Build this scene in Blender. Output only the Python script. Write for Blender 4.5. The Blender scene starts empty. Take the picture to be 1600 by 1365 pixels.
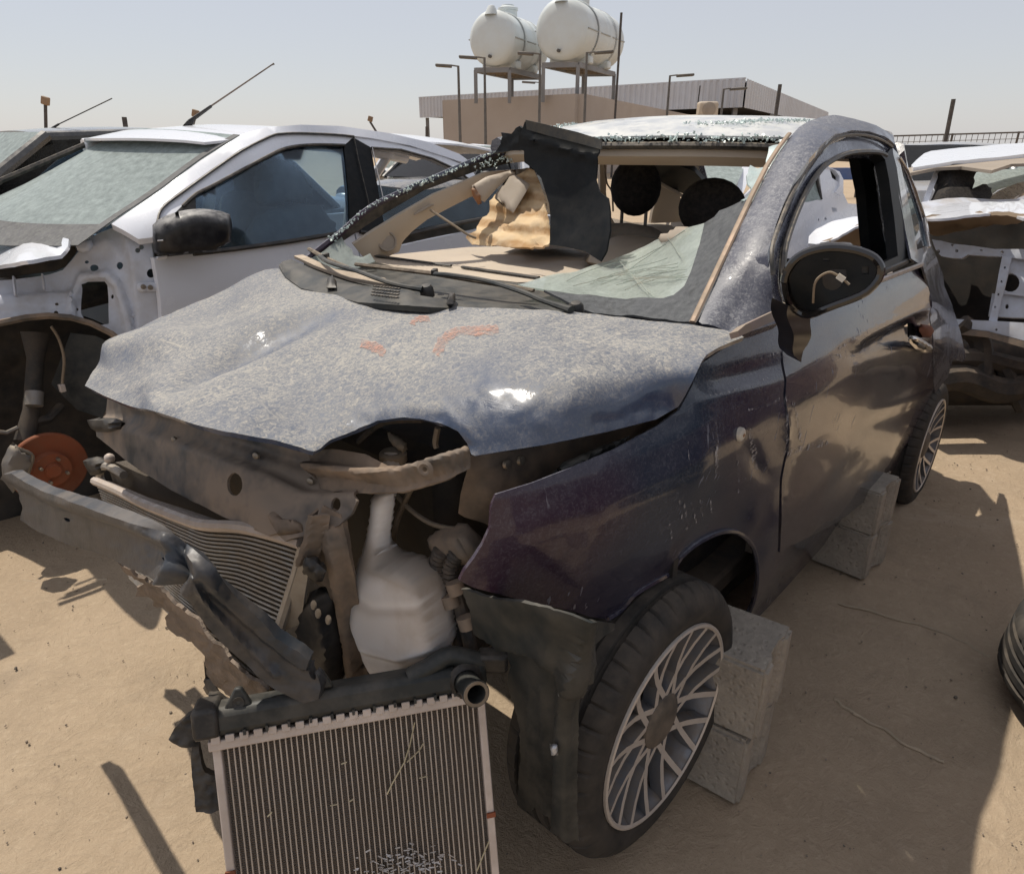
import bpy, bmesh, math, random
import numpy as np
from mathutils import Vector, Matrix
from mathutils.geometry import delaunay_2d_cdt
R = math.radians
random.seed(7); np.random.seed(7)
scene = bpy.context.scene
col = scene.collection

# ------------------------------------------------------------------ camera
FPX, CAMH, HZ, CX, CY = 1100.0, 1.45, 222.0, 800.0, 682.5     # focal length in px of a 1600 px wide frame, eye height
PITCH = math.atan((CY - HZ) / FPX)
cd = bpy.data.cameras.new('camera'); cam = bpy.data.objects.new('camera', cd); col.objects.link(cam)
cam.location = (0, 0, CAMH); cam.rotation_euler = (math.pi / 2 - PITCH, 0, 0)
cd.sensor_fit = 'HORIZONTAL'; cd.sensor_width = 36; cd.lens = 36 * FPX / 1600
cd.clip_start = 0.02; cd.clip_end = 6000
scene.camera = cam
# ------------------------------------------------------------------ light
SUN = Vector((-0.33, 0.36, 1.0)).normalized()            # towards the sun
SUN_EL = math.asin(SUN.z); SUN_AZ = math.atan2(SUN.x, SUN.y)
w = bpy.data.worlds.new('World'); scene.world = w; w.use_nodes = True
nt = w.node_tree; nt.nodes.clear()
out = nt.nodes.new('ShaderNodeOutputWorld'); bg = nt.nodes.new('ShaderNodeBackground')
sky = nt.nodes.new('ShaderNodeTexSky'); sky.sky_type = 'NISHITA'; sky.sun_disc = False
sky.sun_elevation = SUN_EL; sky.sun_rotation = SUN_AZ
sky.air_density = 1.0; sky.dust_density = 0.6; sky.ozone_density = 1.0; sky.altitude = 0
veil = nt.nodes.new('ShaderNodeMix'); veil.data_type = 'RGBA'; veil.inputs[0].default_value = 0.70        # pale desert dust in the air
veil.inputs[7].default_value = (6.35, 6.25, 6.55, 1)
nt.links.new(sky.outputs[0], veil.inputs[6]); nt.links.new(veil.outputs[2], bg.inputs[0])
bg.inputs[1].default_value = 0.105
nt.links.new(bg.outputs[0], out.inputs[0])
sl = bpy.data.lights.new('sun', 'SUN'); sun = bpy.data.objects.new('sun', sl); col.objects.link(sun)
sl.energy = 4.3; sl.angle = R(0.6); sl.color = (1.0, 0.93, 0.82)
sun.rotation_euler = (-SUN).to_track_quat('-Z', 'Y').to_euler(); sun.location = (-2, 8, 14)
vs = scene.view_settings; vs.view_transform = 'Standard'; vs.look = 'None'; vs.gamma = 1; vs.exposure = 0.0
vs.use_curve_mapping = False
cy = scene.cycles; cy.max_bounces = 6; cy.diffuse_bounces = 3; cy.glossy_bounces = 3; cy.transmission_bounces = 4; cy.transparent_max_bounces = 12; cy.caustics_reflective = False; cy.caustics_refractive = False; cy.sample_clamp_indirect = 6; cy.use_adaptive_sampling = True; cy.adaptive_threshold = 0.02

# ------------------------------------------------------------------ helpers: pixels to points
_c, _s = math.cos(PITCH), math.sin(PITCH)
CAM = np.array([0, 0, CAMH])
def ray(px, py):
    r, u = (px - CX) / FPX, (CY - py) / FPX
    return np.array([r, _c + u * _s, -_s + u * _c])
def gnd(px, py, z=0.0):
    d = ray(px, py); t = (z - CAMH) / d[2]; return CAM + t * d
def atdepth(px, py, depth): return CAM + ray(px, py) * depth
def aty(px, py, Y):                       # world point on the vertical plane y = Y
    d = ray(px, py); return CAM + d * (Y / d[1])
class Frame:
    """local axes of a thing: x forward, y to its left, z up"""
    def __init__(s, o, az):               # az: world angle (degrees) of the forward direction
        a = R(az); s.az = a
        s.f = np.array([math.cos(a), math.sin(a), 0.]); s.l = np.array([-s.f[1], s.f[0], 0.])
        s.o = np.array([o[0], o[1], 0.])
        s.M = np.array([s.f, s.l, [0, 0, 1.]])
        s.cam = s.M @ (CAM - s.o)
    def d(s, px, py): return s.M @ ray(px, py)
    def on(s, px, py, ax, v):
        d = s.d(px, py); i = 'xyz'.index(ax); t = (v - s.cam[i]) / d[i]; return s.cam + t * d, t
    def p(s, px, py, ax, v): return s.on(px, py, ax, v)[0]
    def t_of(s, c):
        if c[2] == 'd': return c[3]
        return s.on(c[0], c[1], c[2], c[3])[1]
WORLD = Frame((0, 0), 0); WORLD.M = np.eye(3); WORLD.cam = CAM.copy(); WORLD.f = np.array([1., 0, 0]); WORLD.l = np.array([0, 1., 0])
class TPS:
    """thin-plate surface through control points: inverse depth over the image, exact for planes"""
    def __init__(s, fr, ctrl, k=1e-4):
        s.fr = fr; s.P = np.array([(c[0] / 500., c[1] / 500.) for c in ctrl]); wv = np.array([1 / fr.t_of(c) for c in ctrl])
        n = len(ctrl)
        if n == 3:
            A = np.c_[np.ones(3), s.P]; s.w = None; s.a = np.linalg.solve(A, wv); return
        K = s.U(np.linalg.norm(s.P[:, None] - s.P[None], axis=2)) + k * np.eye(n)
        Q = np.c_[np.ones(n), s.P]
        A = np.zeros((n + 3, n + 3)); A[:n, :n] = K; A[:n, n:] = Q; A[n:, :n] = Q.T
        sol = np.linalg.solve(A, np.r_[wv, 0, 0, 0]); s.w = sol[:n]; s.a = sol[n:]
    @staticmethod
    def U(r): return np.where(r > 1e-9, r * r * np.log(np.maximum(r, 1e-9)), 0.)
    def __call__(s, px, py):
        q = np.array([px / 500., py / 500.]); v = s.a[0] + s.a[1:] @ q
        if s.w is not None: v += s.w @ s.U(np.linalg.norm(s.P - q, axis=1))
        return s.fr.cam + s.fr.d(px, py) / max(v, 1e-3)
_pc = {}
def inpoly(x, y, poly):
    k = id(poly)
    if k not in _pc or _pc[k][0] is not poly:
        A = np.array([(p[0], p[1]) for p in poly], float); B = np.roll(A, 1, axis=0); _pc[k] = (poly, A[:, 0], A[:, 1], (B[:, 0] - A[:, 0]) / np.where(abs(B[:, 1] - A[:, 1]) < 1e-12, 1e-12, B[:, 1] - A[:, 1]), B[:, 1])
    _, ax, ay, sl, by = _pc[k]
    return bool(np.count_nonzero(((ay > y) != (by > y)) & (x < sl * (y - ay) + ax)) & 1)
def resample(poly, res, closed=True):
    o = []; n = len(poly)
    for i in range(n if closed else n - 1):
        a = np.array(poly[i][:2], float); b = np.array(poly[(i + 1) % n][:2], float)
        k = max(1, int(round(np.linalg.norm(b - a) / res)))
        for j in range(k): o.append(a + (b - a) * j / k)
    if not closed: o.append(np.array(poly[-1][:2], float))
    return o
def smooth_poly(pts, n=4, closed=False):
    """Catmull-Rom through points of any dimension"""
    P = [np.array(p, float) for p in pts]; o = []; m = len(P)
    for i in range(m if closed else m - 1):
        if closed: a, b, c, d = P[i - 1], P[i], P[(i + 1) % m], P[(i + 2) % m]
        else: a, b, c, d = P[max(i - 1, 0)], P[i], P[i + 1], P[min(i + 2, m - 1)]
        for j in range(n):
            t = j / n
            o.append(.5 * ((2 * b) + (-a + c) * t + (2 * a - 5 * b + 4 * c - d) * t * t + (-a + 3 * b - 3 * c + d) * t ** 3))
    if not closed: o.append(P[-1])
    return o
def fbm(x, y, z=0., seed=0):
    from mathutils import noise
    return noise.fractal(Vector((x + seed * 17.3, y - seed * 9.1, z + seed * 3.7)), 1.0, 2.0, 4)

# ------------------------------------------------------------------ helpers: meshes
def link(name, me, mat, parent=None):
    o = bpy.data.objects.new(name, me); col.objects.link(o)
    if mat is not None and not me.materials: me.materials.append(mat)
    if parent is not None: o.parent = parent
    return o
def empty(name, loc=(0, 0, 0), rz=0.0, parent=None):
    o = bpy.data.objects.new(name, None); col.objects.link(o); o.location = loc; o.rotation_euler = (0, 0, rz)
    o.empty_display_size = 0.1
    if parent is not None: o.parent = parent
    return o
def tag(o, label, cat, group=None):
    o['label'] = label; o['category'] = cat
    if group: o['group'] = group
    return o
def thing(name, label, cat, fr=None, loc=(0, 0, 0), rz=0.0, group=None):
    o = empty(name, tuple(fr.o) if fr is not None and fr is not WORLD else loc, fr.az if fr is not None and fr is not WORLD else rz)
    return tag(o, label, cat, group)
def mesh(name, V, Fc, mat, parent=None, smooth=True, solid=0.0, bevel=0.0, offset=-1.0, sharp=40):
    if solid and offset <= 0:
        # give the sheet its thickness: back face and rim keep their own vertices so that the edge stays crisp
        V = np.array([tuple(v) for v in V], float); N = np.zeros_like(V); nv = len(V); eu = {}
        for f in Fc:
            k = np.cross(V[f[1]] - V[f[0]], V[f[2]] - V[f[0]]) if len(f) == 3 else np.cross(V[f[2]] - V[f[0]], V[f[3]] - V[f[1]])
            for i in f: N[i] += k
            for i in range(len(f)):
                a, b = f[i], f[(i + 1) % len(f)]
                if (b, a) in eu: del eu[(b, a)]
                else: eu[(a, b)] = 1
        N /= np.maximum(np.linalg.norm(N, axis=1), 1e-12)[:, None]
        if solid > .0095:            # thick parts: even the direction out so that the back edge does not ruffle
            E2 = np.array([(f[i], f[(i + 1) % len(f)]) for f in Fc for i in range(len(f))]); E2 = np.vstack([E2, E2[:, ::-1]])
            for _ in range(25):
                N = N + np.stack([np.bincount(E2[:, 0], weights=N[E2[:, 1], j], minlength=nv) for j in range(3)], 1); N /= np.maximum(np.linalg.norm(N, axis=1), 1e-12)[:, None]
        Fr = V + N * (solid / 2 if offset == 0 else 0.); Bk = Fr - N * solid
        rim = sorted({i for e in eu for i in e}); ri = {q: j for j, q in enumerate(rim)}; nr = len(rim)
        V = np.vstack([Fr, Bk, Fr[rim], Bk[rim]])
        Fc = [tuple(f) for f in Fc] + [tuple(nv + i for i in reversed(f)) for f in Fc] + [(2 * nv + ri[b], 2 * nv + ri[a], 2 * nv + nr + ri[a], 2 * nv + nr + ri[b]) for a, b in eu]
        solid = 0
    me = bpy.data.meshes.new(name); me.from_pydata([tuple(v) for v in V], [], [tuple(f) for f in Fc]); me.update()
    if smooth:
        me.shade_smooth()
        if sharp: me.set_sharp_from_angle(angle=R(sharp))
    o = link(name, me, mat, parent)
    if solid:
        m = o.modifiers.new('solid', 'SOLIDIFY'); m.thickness = solid; m.offset = offset; m.use_even_offset = False
    if bevel:
        m = o.modifiers.new('bevel', 'BEVEL'); m.width = bevel; m.segments = 2; m.limit_method = 'ANGLE'; m.angle_limit = R(35)
        m.harden_normals = False
    return o
class MB:
    """collects primitive shapes into ONE part"""
    def __init__(s): s.v = []; s.f = []
    def add(s, V, Fc):
        b = len(s.v); s.v += [tuple(v) for v in V]; s.f += [tuple(i + b for i in f) for f in Fc]; return s
    def box(s, c, d, M=None):
        x, y, z = d[0] / 2, d[1] / 2, d[2] / 2
        V = [Vector((a * x, b * y, e * z)) for a in (-1, 1) for b in (-1, 1) for e in (-1, 1)]
        if M is not None: V = [M @ v for v in V]
        V = [v + Vector(c) for v in V]
        return s.add(V, [(0, 1, 3, 2), (4, 6, 7, 5), (0, 4, 5, 1), (2, 3, 7, 6), (0, 2, 6, 4), (1, 5, 7, 3)])
    def bar(s, a, b, w, h=None, up=(0, 0, 1)):
        a, b = Vector(a), Vector(b); h = h or w; d = (b - a); L = d.length; d.normalize()
        u = Vector(up); sd = d.cross(u)
        if sd.length < 1e-4: sd = d.cross(Vector((1, 0, 0)))
        sd.normalize(); u = sd.cross(d)
        M = Matrix((d, sd, u)).transposed()
        return s.box((a + b) / 2, (L, w, h), M)
    def tube(s, pts, r, n=8, cap=True, flat=None):
        P = [Vector(p) for p in pts]; m = len(P); rs = r if isinstance(r, (list, tuple)) else [r] * m
        V = []; Fc = []; ref = None
        for i in range(m):
            t = (P[min(i + 1, m - 1)] - P[max(i - 1, 0)]).normalized()
            if ref is None:
                ref = t.cross(Vector((0, 0, 1)))
                if ref.length < 1e-3: ref = t.cross(Vector((1, 0, 0)))
            ref = (ref - t * ref.dot(t)).normalized(); b = t.cross(ref)
            for k in range(n):
                a = 2 * math.pi * k / n
                V.append(P[i] + (ref * math.cos(a) + b * math.sin(a) * (flat or 1)) * rs[i])
        for i in range(m - 1):
            for k in range(n): Fc.append((i * n + k, i * n + (k + 1) % n, (i + 1) * n + (k + 1) % n, (i + 1) * n + k))
        if cap: Fc.append(tuple(reversed(range(n)))); Fc.append(tuple((m - 1) * n + k for k in range(n)))
        return s.add(V, Fc)
    def lathe(s, prof, c=(0, 0, 0), axis=(0, 1, 0), n=32, closed=False):
        """prof: (radius, along axis)"""
        ax = Vector(axis).normalized(); u = ax.cross(Vector((0, 0, 1)))
        if u.length < 1e-3: u = Vector((1, 0, 0))
        u.normalize(); v = ax.cross(u); V = []; Fc = []; m = len(prof)
        for (r, h) in prof:
            for k in range(n):
                a = 2 * math.pi * k / n; V.append(Vector(c) + ax * h + (u * math.cos(a) + v * math.sin(a)) * r)
        for i in range(m if closed else m - 1):
            j = (i + 1) % m
            for k in range(n): Fc.append((i * n + k, i * n + (k + 1) % n, j * n + (k + 1) % n, j * n + k))
        return s.add(V, Fc)
    def prism(s, poly, to3, h):
        """poly 2-D outline, to3(x, y, t) -> point with t in (0, 1)"""
        n = len(poly); V = [to3(p[0], p[1], 0) for p in poly] + [to3(p[0], p[1], h) for p in poly]
        Fc = [tuple(reversed(range(n))), tuple(range(n, 2 * n))] + [(i, (i + 1) % n, n + (i + 1) % n, n + i) for i in range(n)]
        return s.add(V, Fc)
    def ellipsoid(s, c, r, n=16, m=10, M=None, p=1.0):
        V = []; Fc = []
        for i in range(m + 1):
            th = math.pi * i / m
            for k in range(n):
                a = 2 * math.pi * k / n
                q = [math.sin(th) * math.cos(a), math.sin(th) * math.sin(a), math.cos(th)]
                if p != 1.0: q = [math.copysign(abs(e) ** p, e) for e in q]
                v = Vector((q[0] * r[0], q[1] * r[1], q[2] * r[2]))
                if M is not None: v = M @ v
                V.append(v + Vector(c))
        for i in range(m):
            for k in range(n): Fc.append((i * n + k, (i + 1) * n + k, (i + 1) * n + (k + 1) % n, i * n + (k + 1) % n))
        return s.add(V, Fc)
    def build(s, name, mat, parent=None, smooth=True, bevel=0.0, solid=0.0, sharp=40, flip=True):
        bm = bmesh.new(); vs = [bm.verts.new(v) for v in s.v]
        for f in s.f:
            try: bm.faces.new([vs[i] for i in f])
            except ValueError: pass
        bmesh.ops.remove_doubles(bm, verts=bm.verts, dist=1e-6)
        bmesh.ops.recalc_face_normals(bm, faces=bm.faces)
        me = bpy.data.meshes.new(name); bm.to_mesh(me); bm.free()
        if smooth: me.shade_smooth(); me.set_sharp_from_angle(angle=R(sharp))
        o = link(name, me, mat, parent)
        if solid: m = o.modifiers.new('solid', 'SOLIDIFY'); m.thickness = solid
        if bevel:
            m = o.modifiers.new('bevel', 'BEVEL'); m.width = bevel; m.segments = 2; m.limit_method = 'ANGLE'; m.angle_limit = R(35)
        return o
def panel(name, outline, surf, mat, parent, thick=0.004, res=12, relief=None, holes=(), smooth=True, jit=0.25, rough_edge=0.0, wear=None, sharp=50):
    """a sheet with the given outline laid on a curved surface in the thing's own space"""
    B = resample(outline, res)
    if rough_edge:
        B = [b + np.random.uniform(-rough_edge, rough_edge, 2) for b in B]
    Hs = [resample(h, res) for h in holes]
    pts = [Vector(b) for b in B]; edges = [(i, (i + 1) % len(B)) for i in range(len(B))]
    for h in Hs:
        o = len(pts); pts += [Vector(b) for b in h]; edges += [(o + i, o + (i + 1) % len(h)) for i in range(len(h))]
    bd = np.array([(p.x, p.y) for p in pts])
    x0, y0 = bd.min(0); x1, y1 = bd.max(0); row = 0; y = y0 + res * .5
    while y < y1:
        x = x0 + res * (.5 if row % 2 else .0)
        while x < x1:
            q = (x + random.uniform(-jit, jit) * res, y + random.uniform(-jit, jit) * res)
            if inpoly(q[0], q[1], B) and not any(inpoly(q[0], q[1], h) for h in Hs):
                if np.min(np.hypot(bd[:, 0] - q[0], bd[:, 1] - q[1])) > res * .55: pts.append(Vector(q))
            x += res
        y += res * .866; row += 1
    v, e, f, _, _, _ = delaunay_2d_cdt(pts, edges, [], 0, 1e-6)
    tri = []
    for t in f:
        cx = sum(v[i].x for i in t) / len(t); cy = sum(v[i].y for i in t) / len(t)
        if inpoly(cx, cy, B) and not any(inpoly(cx, cy, h) for h in Hs): tri.append(tuple(reversed(t)))
    V = np.array([surf(q.x, q.y) for q in v])
    # outward = towards the side the photograph was taken from
    n = np.zeros_like(V)
    tt = np.array(tri); kk = np.cross(V[tt[:, 1]] - V[tt[:, 0]], V[tt[:, 2]] - V[tt[:, 0]])
    for j in range(3): np.add.at(n, tt[:, j], kk)
    cl = surf.fr.cam if hasattr(surf, 'fr') else CAM
    if np.sum(n * (cl - V)) < 0: n = -n; tri = [tuple(reversed(t)) for t in tri]
    n /= np.maximum(np.linalg.norm(n, axis=1), 1e-12)[:, None]
    wr = [wear(q.x, q.y) for q in v] if wear else None
    if relief is not None:
        V = V + n * np.array([relief(q.x, q.y) for q in v])[:, None]
    o = mesh(name, V, tri, mat, parent, smooth, solid=thick, sharp=sharp)
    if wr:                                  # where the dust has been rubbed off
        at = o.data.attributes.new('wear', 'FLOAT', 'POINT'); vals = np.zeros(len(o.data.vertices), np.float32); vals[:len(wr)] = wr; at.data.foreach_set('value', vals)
    return o
def cap_points(poly, n=3, closed=True): return [tuple(p) for p in smooth_poly(poly, n, closed)]
def gauss(px, py, cx, cy, r): return math.exp(-((px - cx) ** 2 + (py - cy) ** 2) / (r * r))
def segdist(px, py, a, b):
    ax, ay = a; bx, by = b; dx, dy = bx - ax, by - ay
    t = max(0, min(1, ((px - ax) * dx + (py - ay) * dy) / (dx * dx + dy * dy))); return math.hypot(px - ax - t * dx, py - ay - t * dy), t
def linedist(px, py, pts):
    best = 1e9; bt = 0; n = len(pts) - 1
    for i in range(n):
        d, t = segdist(px, py, pts[i], pts[i + 1])
        if d < best: best = d; bt = (i + t) / n
    return best, bt
def copy_tree(o, parent=None):
    c = o.copy(); col.objects.link(c); c.parent = parent
    for ch in [k for k in bpy.data.objects if k.parent == o and k != c]: copy_tree(ch, c)
    return c
# ------------------------------------------------------------------ materials
class NB:
    def __init__(s, name):
        s.m = bpy.data.materials.new(name); s.m.use_nodes = True; s.t = s.m.node_tree; s.t.nodes.clear()
        s.out = s.n('ShaderNodeOutputMaterial'); s.co = s.n('ShaderNodeTexCoord').outputs['Object']
    def n(s, typ, **kw):
        k = s.t.nodes.new(typ)
        for a, b in kw.items(): setattr(k, a, b)
        return k
    def l(s, a, b): s.t.links.new(a, b)
    def setin(s, sock, v):
        if hasattr(v, 'links') or isinstance(v, bpy.types.NodeSocket): s.l(v, sock)
        else:
            if isinstance(v, (tuple, list)) and len(v) == 3 and sock.type == 'RGBA': v = (*v, 1)
            sock.default_value = v
    def noise(s, scale, detail=6, rough=.6, co=None, dist=0., stretch=None, rot=(0, 0, 0)):
        k = s.n('ShaderNodeTexNoise'); k.inputs['Scale'].default_value = scale; k.inputs['Detail'].default_value = detail
        k.inputs['Roughness'].default_value = rough; k.inputs['Distortion'].default_value = dist
        c = co or s.co
        if stretch:
            mp = s.n('ShaderNodeMapping'); mp.inputs['Scale'].default_value = stretch; mp.inputs['Rotation'].default_value = rot
            s.l(c, mp.inputs['Vector']); c = mp.outputs[0]
        s.l(c, k.inputs['Vector']); return k.outputs['Fac']
    def ramp(s, fac, a, b, lo=0., hi=1.):
        k = s.n('ShaderNodeMapRange'); k.clamp = True
        s.setin(k.inputs[0], fac); k.inputs[1].default_value = a; k.inputs[2].default_value = b; k.inputs[3].default_value = lo; k.inputs[4].default_value = hi
        return k.outputs[0]
    def math(s, op, a, b=0.):
        k = s.n('ShaderNodeMath', operation=op); s.setin(k.inputs[0], a); s.setin(k.inputs[1], b); k.use_clamp = False; return k.outputs[0]
    def mix(s, f, a, b):
        k = s.n('ShaderNodeMix', data_type='RGBA'); s.setin(k.inputs[0], f); s.setin(k.inputs[6], a); s.setin(k.inputs[7], b); return k.outputs[2]
    def up(s, a=.0, b=1.):
        g = s.n('ShaderNodeNewGeometry'); x = s.n('ShaderNodeSeparateXYZ'); s.l(g.outputs['Normal'], x.inputs[0]); return s.ramp(x.outputs['Z'], a, b)
    def bump(s, h, strength=.3, dist=.01, normal=None):
        k = s.n('ShaderNodeBump'); s.setin(k.inputs['Height'], h); k.inputs['Strength'].default_value = strength; k.inputs['Distance'].default_value = dist
        if normal is not None: s.l(normal, k.inputs['Normal'])
        return k.outputs[0]
    def bsdf(s, base, rough=.5, metal=0., spec=.5, coat=0., normal=None, coat_rough=.05, **kw):
        k = s.n('ShaderNodeBsdfPrincipled'); s.setin(k.inputs['Base Color'], base); s.setin(k.inputs['Roughness'], rough); s.setin(k.inputs['Metallic'], metal)
        s.setin(k.inputs['Specular IOR Level'], spec); s.setin(k.inputs['Coat Weight'], coat); k.inputs['Coat Roughness'].default_value = coat_rough
        if normal is not None: s.l(normal, k.inputs['Normal'])
        for a, b in kw.items(): s.setin(k.inputs[a], b)
        return k
    def done(s, sh): s.l(sh.outputs[0] if not isinstance(sh, bpy.types.NodeSocket) else sh, s.out.inputs[0]); return s.m
DUST = (0.40, 0.33, 0.24); DUST2 = (0.30, 0.25, 0.19)
def simple(name, base, rough=.5, metal=0., dust=.35, scale=18., var=.25, bumps=.1, spec=.5, coat=0., dustcol=DUST2, bdist=.003, upd=.5):
    """a coloured surface with uneven tone, a film of dust that is thicker on what faces up, and fine relief"""
    b = NB(name); n1 = b.noise(scale, 4, .65); n2 = b.noise(scale * 6, 2, .6); n3 = b.noise(scale * .25, 1, .5)
    c = b.mix(b.ramp(n3, .35, .65), tuple(x * (1 - var) for x in base), tuple(min(1, x * (1 + var)) for x in base))
    f = b.math('MULTIPLY', b.ramp(n1, .38, .68), dust)
    f = b.math('ADD', f, b.math('MULTIPLY', b.math('MULTIPLY', b.up(.1, .95), upd), b.ramp(n1, .25, .6)))
    f = b.math('MINIMUM', f, .95)
    c = b.mix(f, c, dustcol)
    r = b.math('ADD', b.math('MULTIPLY', f, .4), rough); r = b.math('MINIMUM', r, .95)
    k = b.bsdf(c, r, metal, spec, coat, b.bump(b.math('ADD', n1, b.math('MULTIPLY', n2, .4)), bumps, bdist))
    return b.done(k)
M = {}
# dark blue paint: thick straw-flecked dust where it faces the sky, maroon-violet tone and scratches on the flanks
def car_paint(name, base, flank, topdust, sidedust, rough=.16, hi=(0.42, 0.40, 0.36), lo=(0.19, 0.195, 0.20), scr=.0, cr=.05, cw=1.0):
    b = NB(name)
    n1 = b.noise(4.5, 5, .65, dist=.6); n2 = b.noise(120, 4, .75, dist=1.2); n3 = b.noise(1.6, 2, .5)
    st = b.noise(60, 3, .65, stretch=(1, .10, 1), rot=(0, 0, .5), dist=.4); st2 = b.noise(70, 3, .7, stretch=(.10, 1, 1), rot=(0, 0, .25), dist=.5)
    c = b.mix(b.ramp(n3, .47, .64), base, flank)
    up = b.up(.40, .97)
    flecks = b.math('MAXIMUM', b.ramp(st2, .58, .74), b.ramp(st, .60, .76))
    film = b.math('ADD', b.ramp(n2, .30, .65, .50, .95), b.math('MULTIPLY', flecks, .24))
    film = b.math('MULTIPLY', film, b.ramp(n1, .34, .62, .62, 1.0))
    fu = b.math('MULTIPLY', b.math('MULTIPLY', up, film), topdust)
    fs = b.math('MULTIPLY', b.ramp(n2, .48, .72), sidedust)
    fs = b.math('ADD', fs, b.math('MULTIPLY', b.ramp(n1, .40, .7), sidedust * .9))
    f = b.math('MINIMUM', b.math('ADD', fu, fs), .93)
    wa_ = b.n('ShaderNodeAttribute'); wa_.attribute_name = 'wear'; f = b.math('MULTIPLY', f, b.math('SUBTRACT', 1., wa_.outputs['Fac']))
    if scr:
        sc1 = b.noise(75, 2, .6, stretch=(1, 1, .05)); sc2 = b.noise(5.5, 2, .5)
        sk = b.math('MULTIPLY', b.math('MULTIPLY', b.ramp(sc1, .66, .71), b.ramp(sc2, .54, .62)), scr)
        f = b.math('MAXIMUM', f, sk)
    c = b.mix(f, c, b.mix(b.math('MAXIMUM', b.ramp(n2, .38, .68), flecks), lo, hi))
    r = b.math('ADD', rough, b.math('MULTIPLY', f, .62))
    coat = b.math('MULTIPLY', b.math('SUBTRACT', 1., b.math('MINIMUM', b.math('MULTIPLY', f, 1.9), 1.)), cw)
    k = b.bsdf(c, r, 0.0, .5 * cw, coat, b.bump(b.math('ADD', n2, b.math('MULTIPLY', flecks, .8)), .35, .0012), coat_rough=cr)
    return b.done(k)
M['paint'] = car_paint('dark_blue_paint', (0.016, 0.026, 0.047), (0.034, 0.017, 0.031), .75, .13, scr=.8, cr=.08, cw=.45, hi=(.30, .30, .33), lo=(.15, .16, .20))  # bluish tones of the side dust paint in the sky's reflection
M['paint_door'] = car_paint('dark_blue_door_paint', (0.014, 0.022, 0.040), (0.034, 0.017, 0.029), .75, .09, scr=.8, cr=.06, cw=.66, hi=(.30, .30, .33), lo=(.15, .16, .20))  # side dust kept bluish too, standing in for reflected sky
M['paint_hood'] = car_paint('dusty_blue_paint', (0.012, 0.030, 0.075), (0.014, 0.028, 0.065), 1.12, .12, hi=(.43, .395, .335), lo=(.19, .20, .215), cr=.16, rough=.35)
M['paint_pillar'] = car_paint('dusty_pillar_paint', (0.022, 0.028, 0.055), (0.03, 0.03, 0.05), .8, .32, hi=(.30, .30, .31), lo=(.12, .125, .15))
M['white'] = simple('white_paint', (0.76, 0.78, 0.83), .25, 0, .08, 7, .02, .02, coat=.5, dustcol=(.6, .56, .5), upd=.10)
M['white_inner'] = simple('bare_white_bay', (0.58, 0.61, 0.68), .40, 0, .40, 10, .06, .10, dustcol=(.36, .32, .27), upd=.30)
M['black_paint'] = simple('black_paint', (0.012, 0.014, 0.018), .12, 0, .12, 8, .2, .05, coat=.8, dustcol=(.3, .27, .22), upd=.55)
M['silver_paint'] = simple('silver_paint', (0.42, 0.44, 0.47), .3, .4, .2, 7, .1, .05, coat=.5)
M['plastic'] = simple('black_plastic', (0.015, 0.016, 0.018), .42, 0, .12, 25, .3, .12, upd=.18, spec=.35)
M['plastic_dusty'] = simple('dusty_black_plastic', (0.018, 0.022, 0.023), .45, 0, .16, 14, .3, .2, upd=.20, spec=.35, dustcol=(.24, .21, .17))
M['plastic_panel'] = simple('matt_black_panel', (0.006, 0.008, 0.010), .5, 0, .02, 30, .2, .05, upd=.05, spec=.18)
M['mirror_black'] = simple('mirror_black', (0.010, 0.010, 0.012), .3, 0, .05, 30, .2, .03, upd=.12, spec=.35)
M['beam'] = simple('dented_painted_beam', (0.024, 0.032, 0.043), .36, .1, .45, 9, .35, .35, upd=.22, dustcol=(.16, .132, .108), bdist=.008)
M['tanmetal'] = simple('dust_caked_metal', (0.10, 0.085, 0.07), .6, .1, .95, 9, .4, .35, upd=.5, dustcol=(.29, .215, .155), bdist=.006)
M['slam'] = simple('smeared_slam_panel', (0.035, 0.045, 0.055), .45, .1, .95, 6, .4, .25, upd=.6, dustcol=(.30, .235, .18), bdist=.005)
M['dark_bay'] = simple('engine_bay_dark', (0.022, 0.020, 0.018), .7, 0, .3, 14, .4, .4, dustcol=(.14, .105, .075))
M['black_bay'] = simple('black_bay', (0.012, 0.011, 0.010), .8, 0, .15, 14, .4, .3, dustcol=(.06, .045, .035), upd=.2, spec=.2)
M['alu'] = simple('oxidised_aluminium', (0.36, 0.34, 0.31), .45, .5, .5, 30, .15, .1, dustcol=(.33, .27, .2))
M['alu_rail'] = simple('radiator_end_rail', (0.52, 0.46, 0.42), .45, .3, .35, 30, .12, .08, dustcol=(.42, .34, .27))
M['rubber'] = simple('tyre_rubber', (0.026, 0.025, 0.024), .7, 0, .35, 16, .25, .25, dustcol=(.12, .10, .08), upd=.45, spec=.3)
M['alloy_face'] = simple('machined_alloy', (0.58, 0.53, 0.48), .35, .35, .2, 20, .1, .05, dustcol=(.30, .24, .18), upd=.15)
M['alloy_dark'] = simple('grey_alloy_barrel', (0.16, 0.17, 0.19), .4, .5, .45, 20, .2, .1, dustcol=(.22, .18, .14))
M['hubcap'] = simple('dusty_centre_cap', (0.05, 0.045, 0.04), .55, 0, .8, 12, .2, .1, dustcol=(.2, .16, .12))
M['chrome'] = simple('chrome', (0.75, 0.73, 0.70), .15, 1., .25, 30, .05, .03, dustcol=(.45, .38, .3))
M['beige'] = simple('beige_interior_plastic', (0.46, 0.385, 0.30), .55, 0, .2, 15, .06, .08, dustcol=(.5, .42, .32), upd=.25)
M['beige_dark'] = simple('taupe_interior_plastic', (0.30, 0.25, 0.20), .6, 0, .2, 15, .08, .08)
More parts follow.
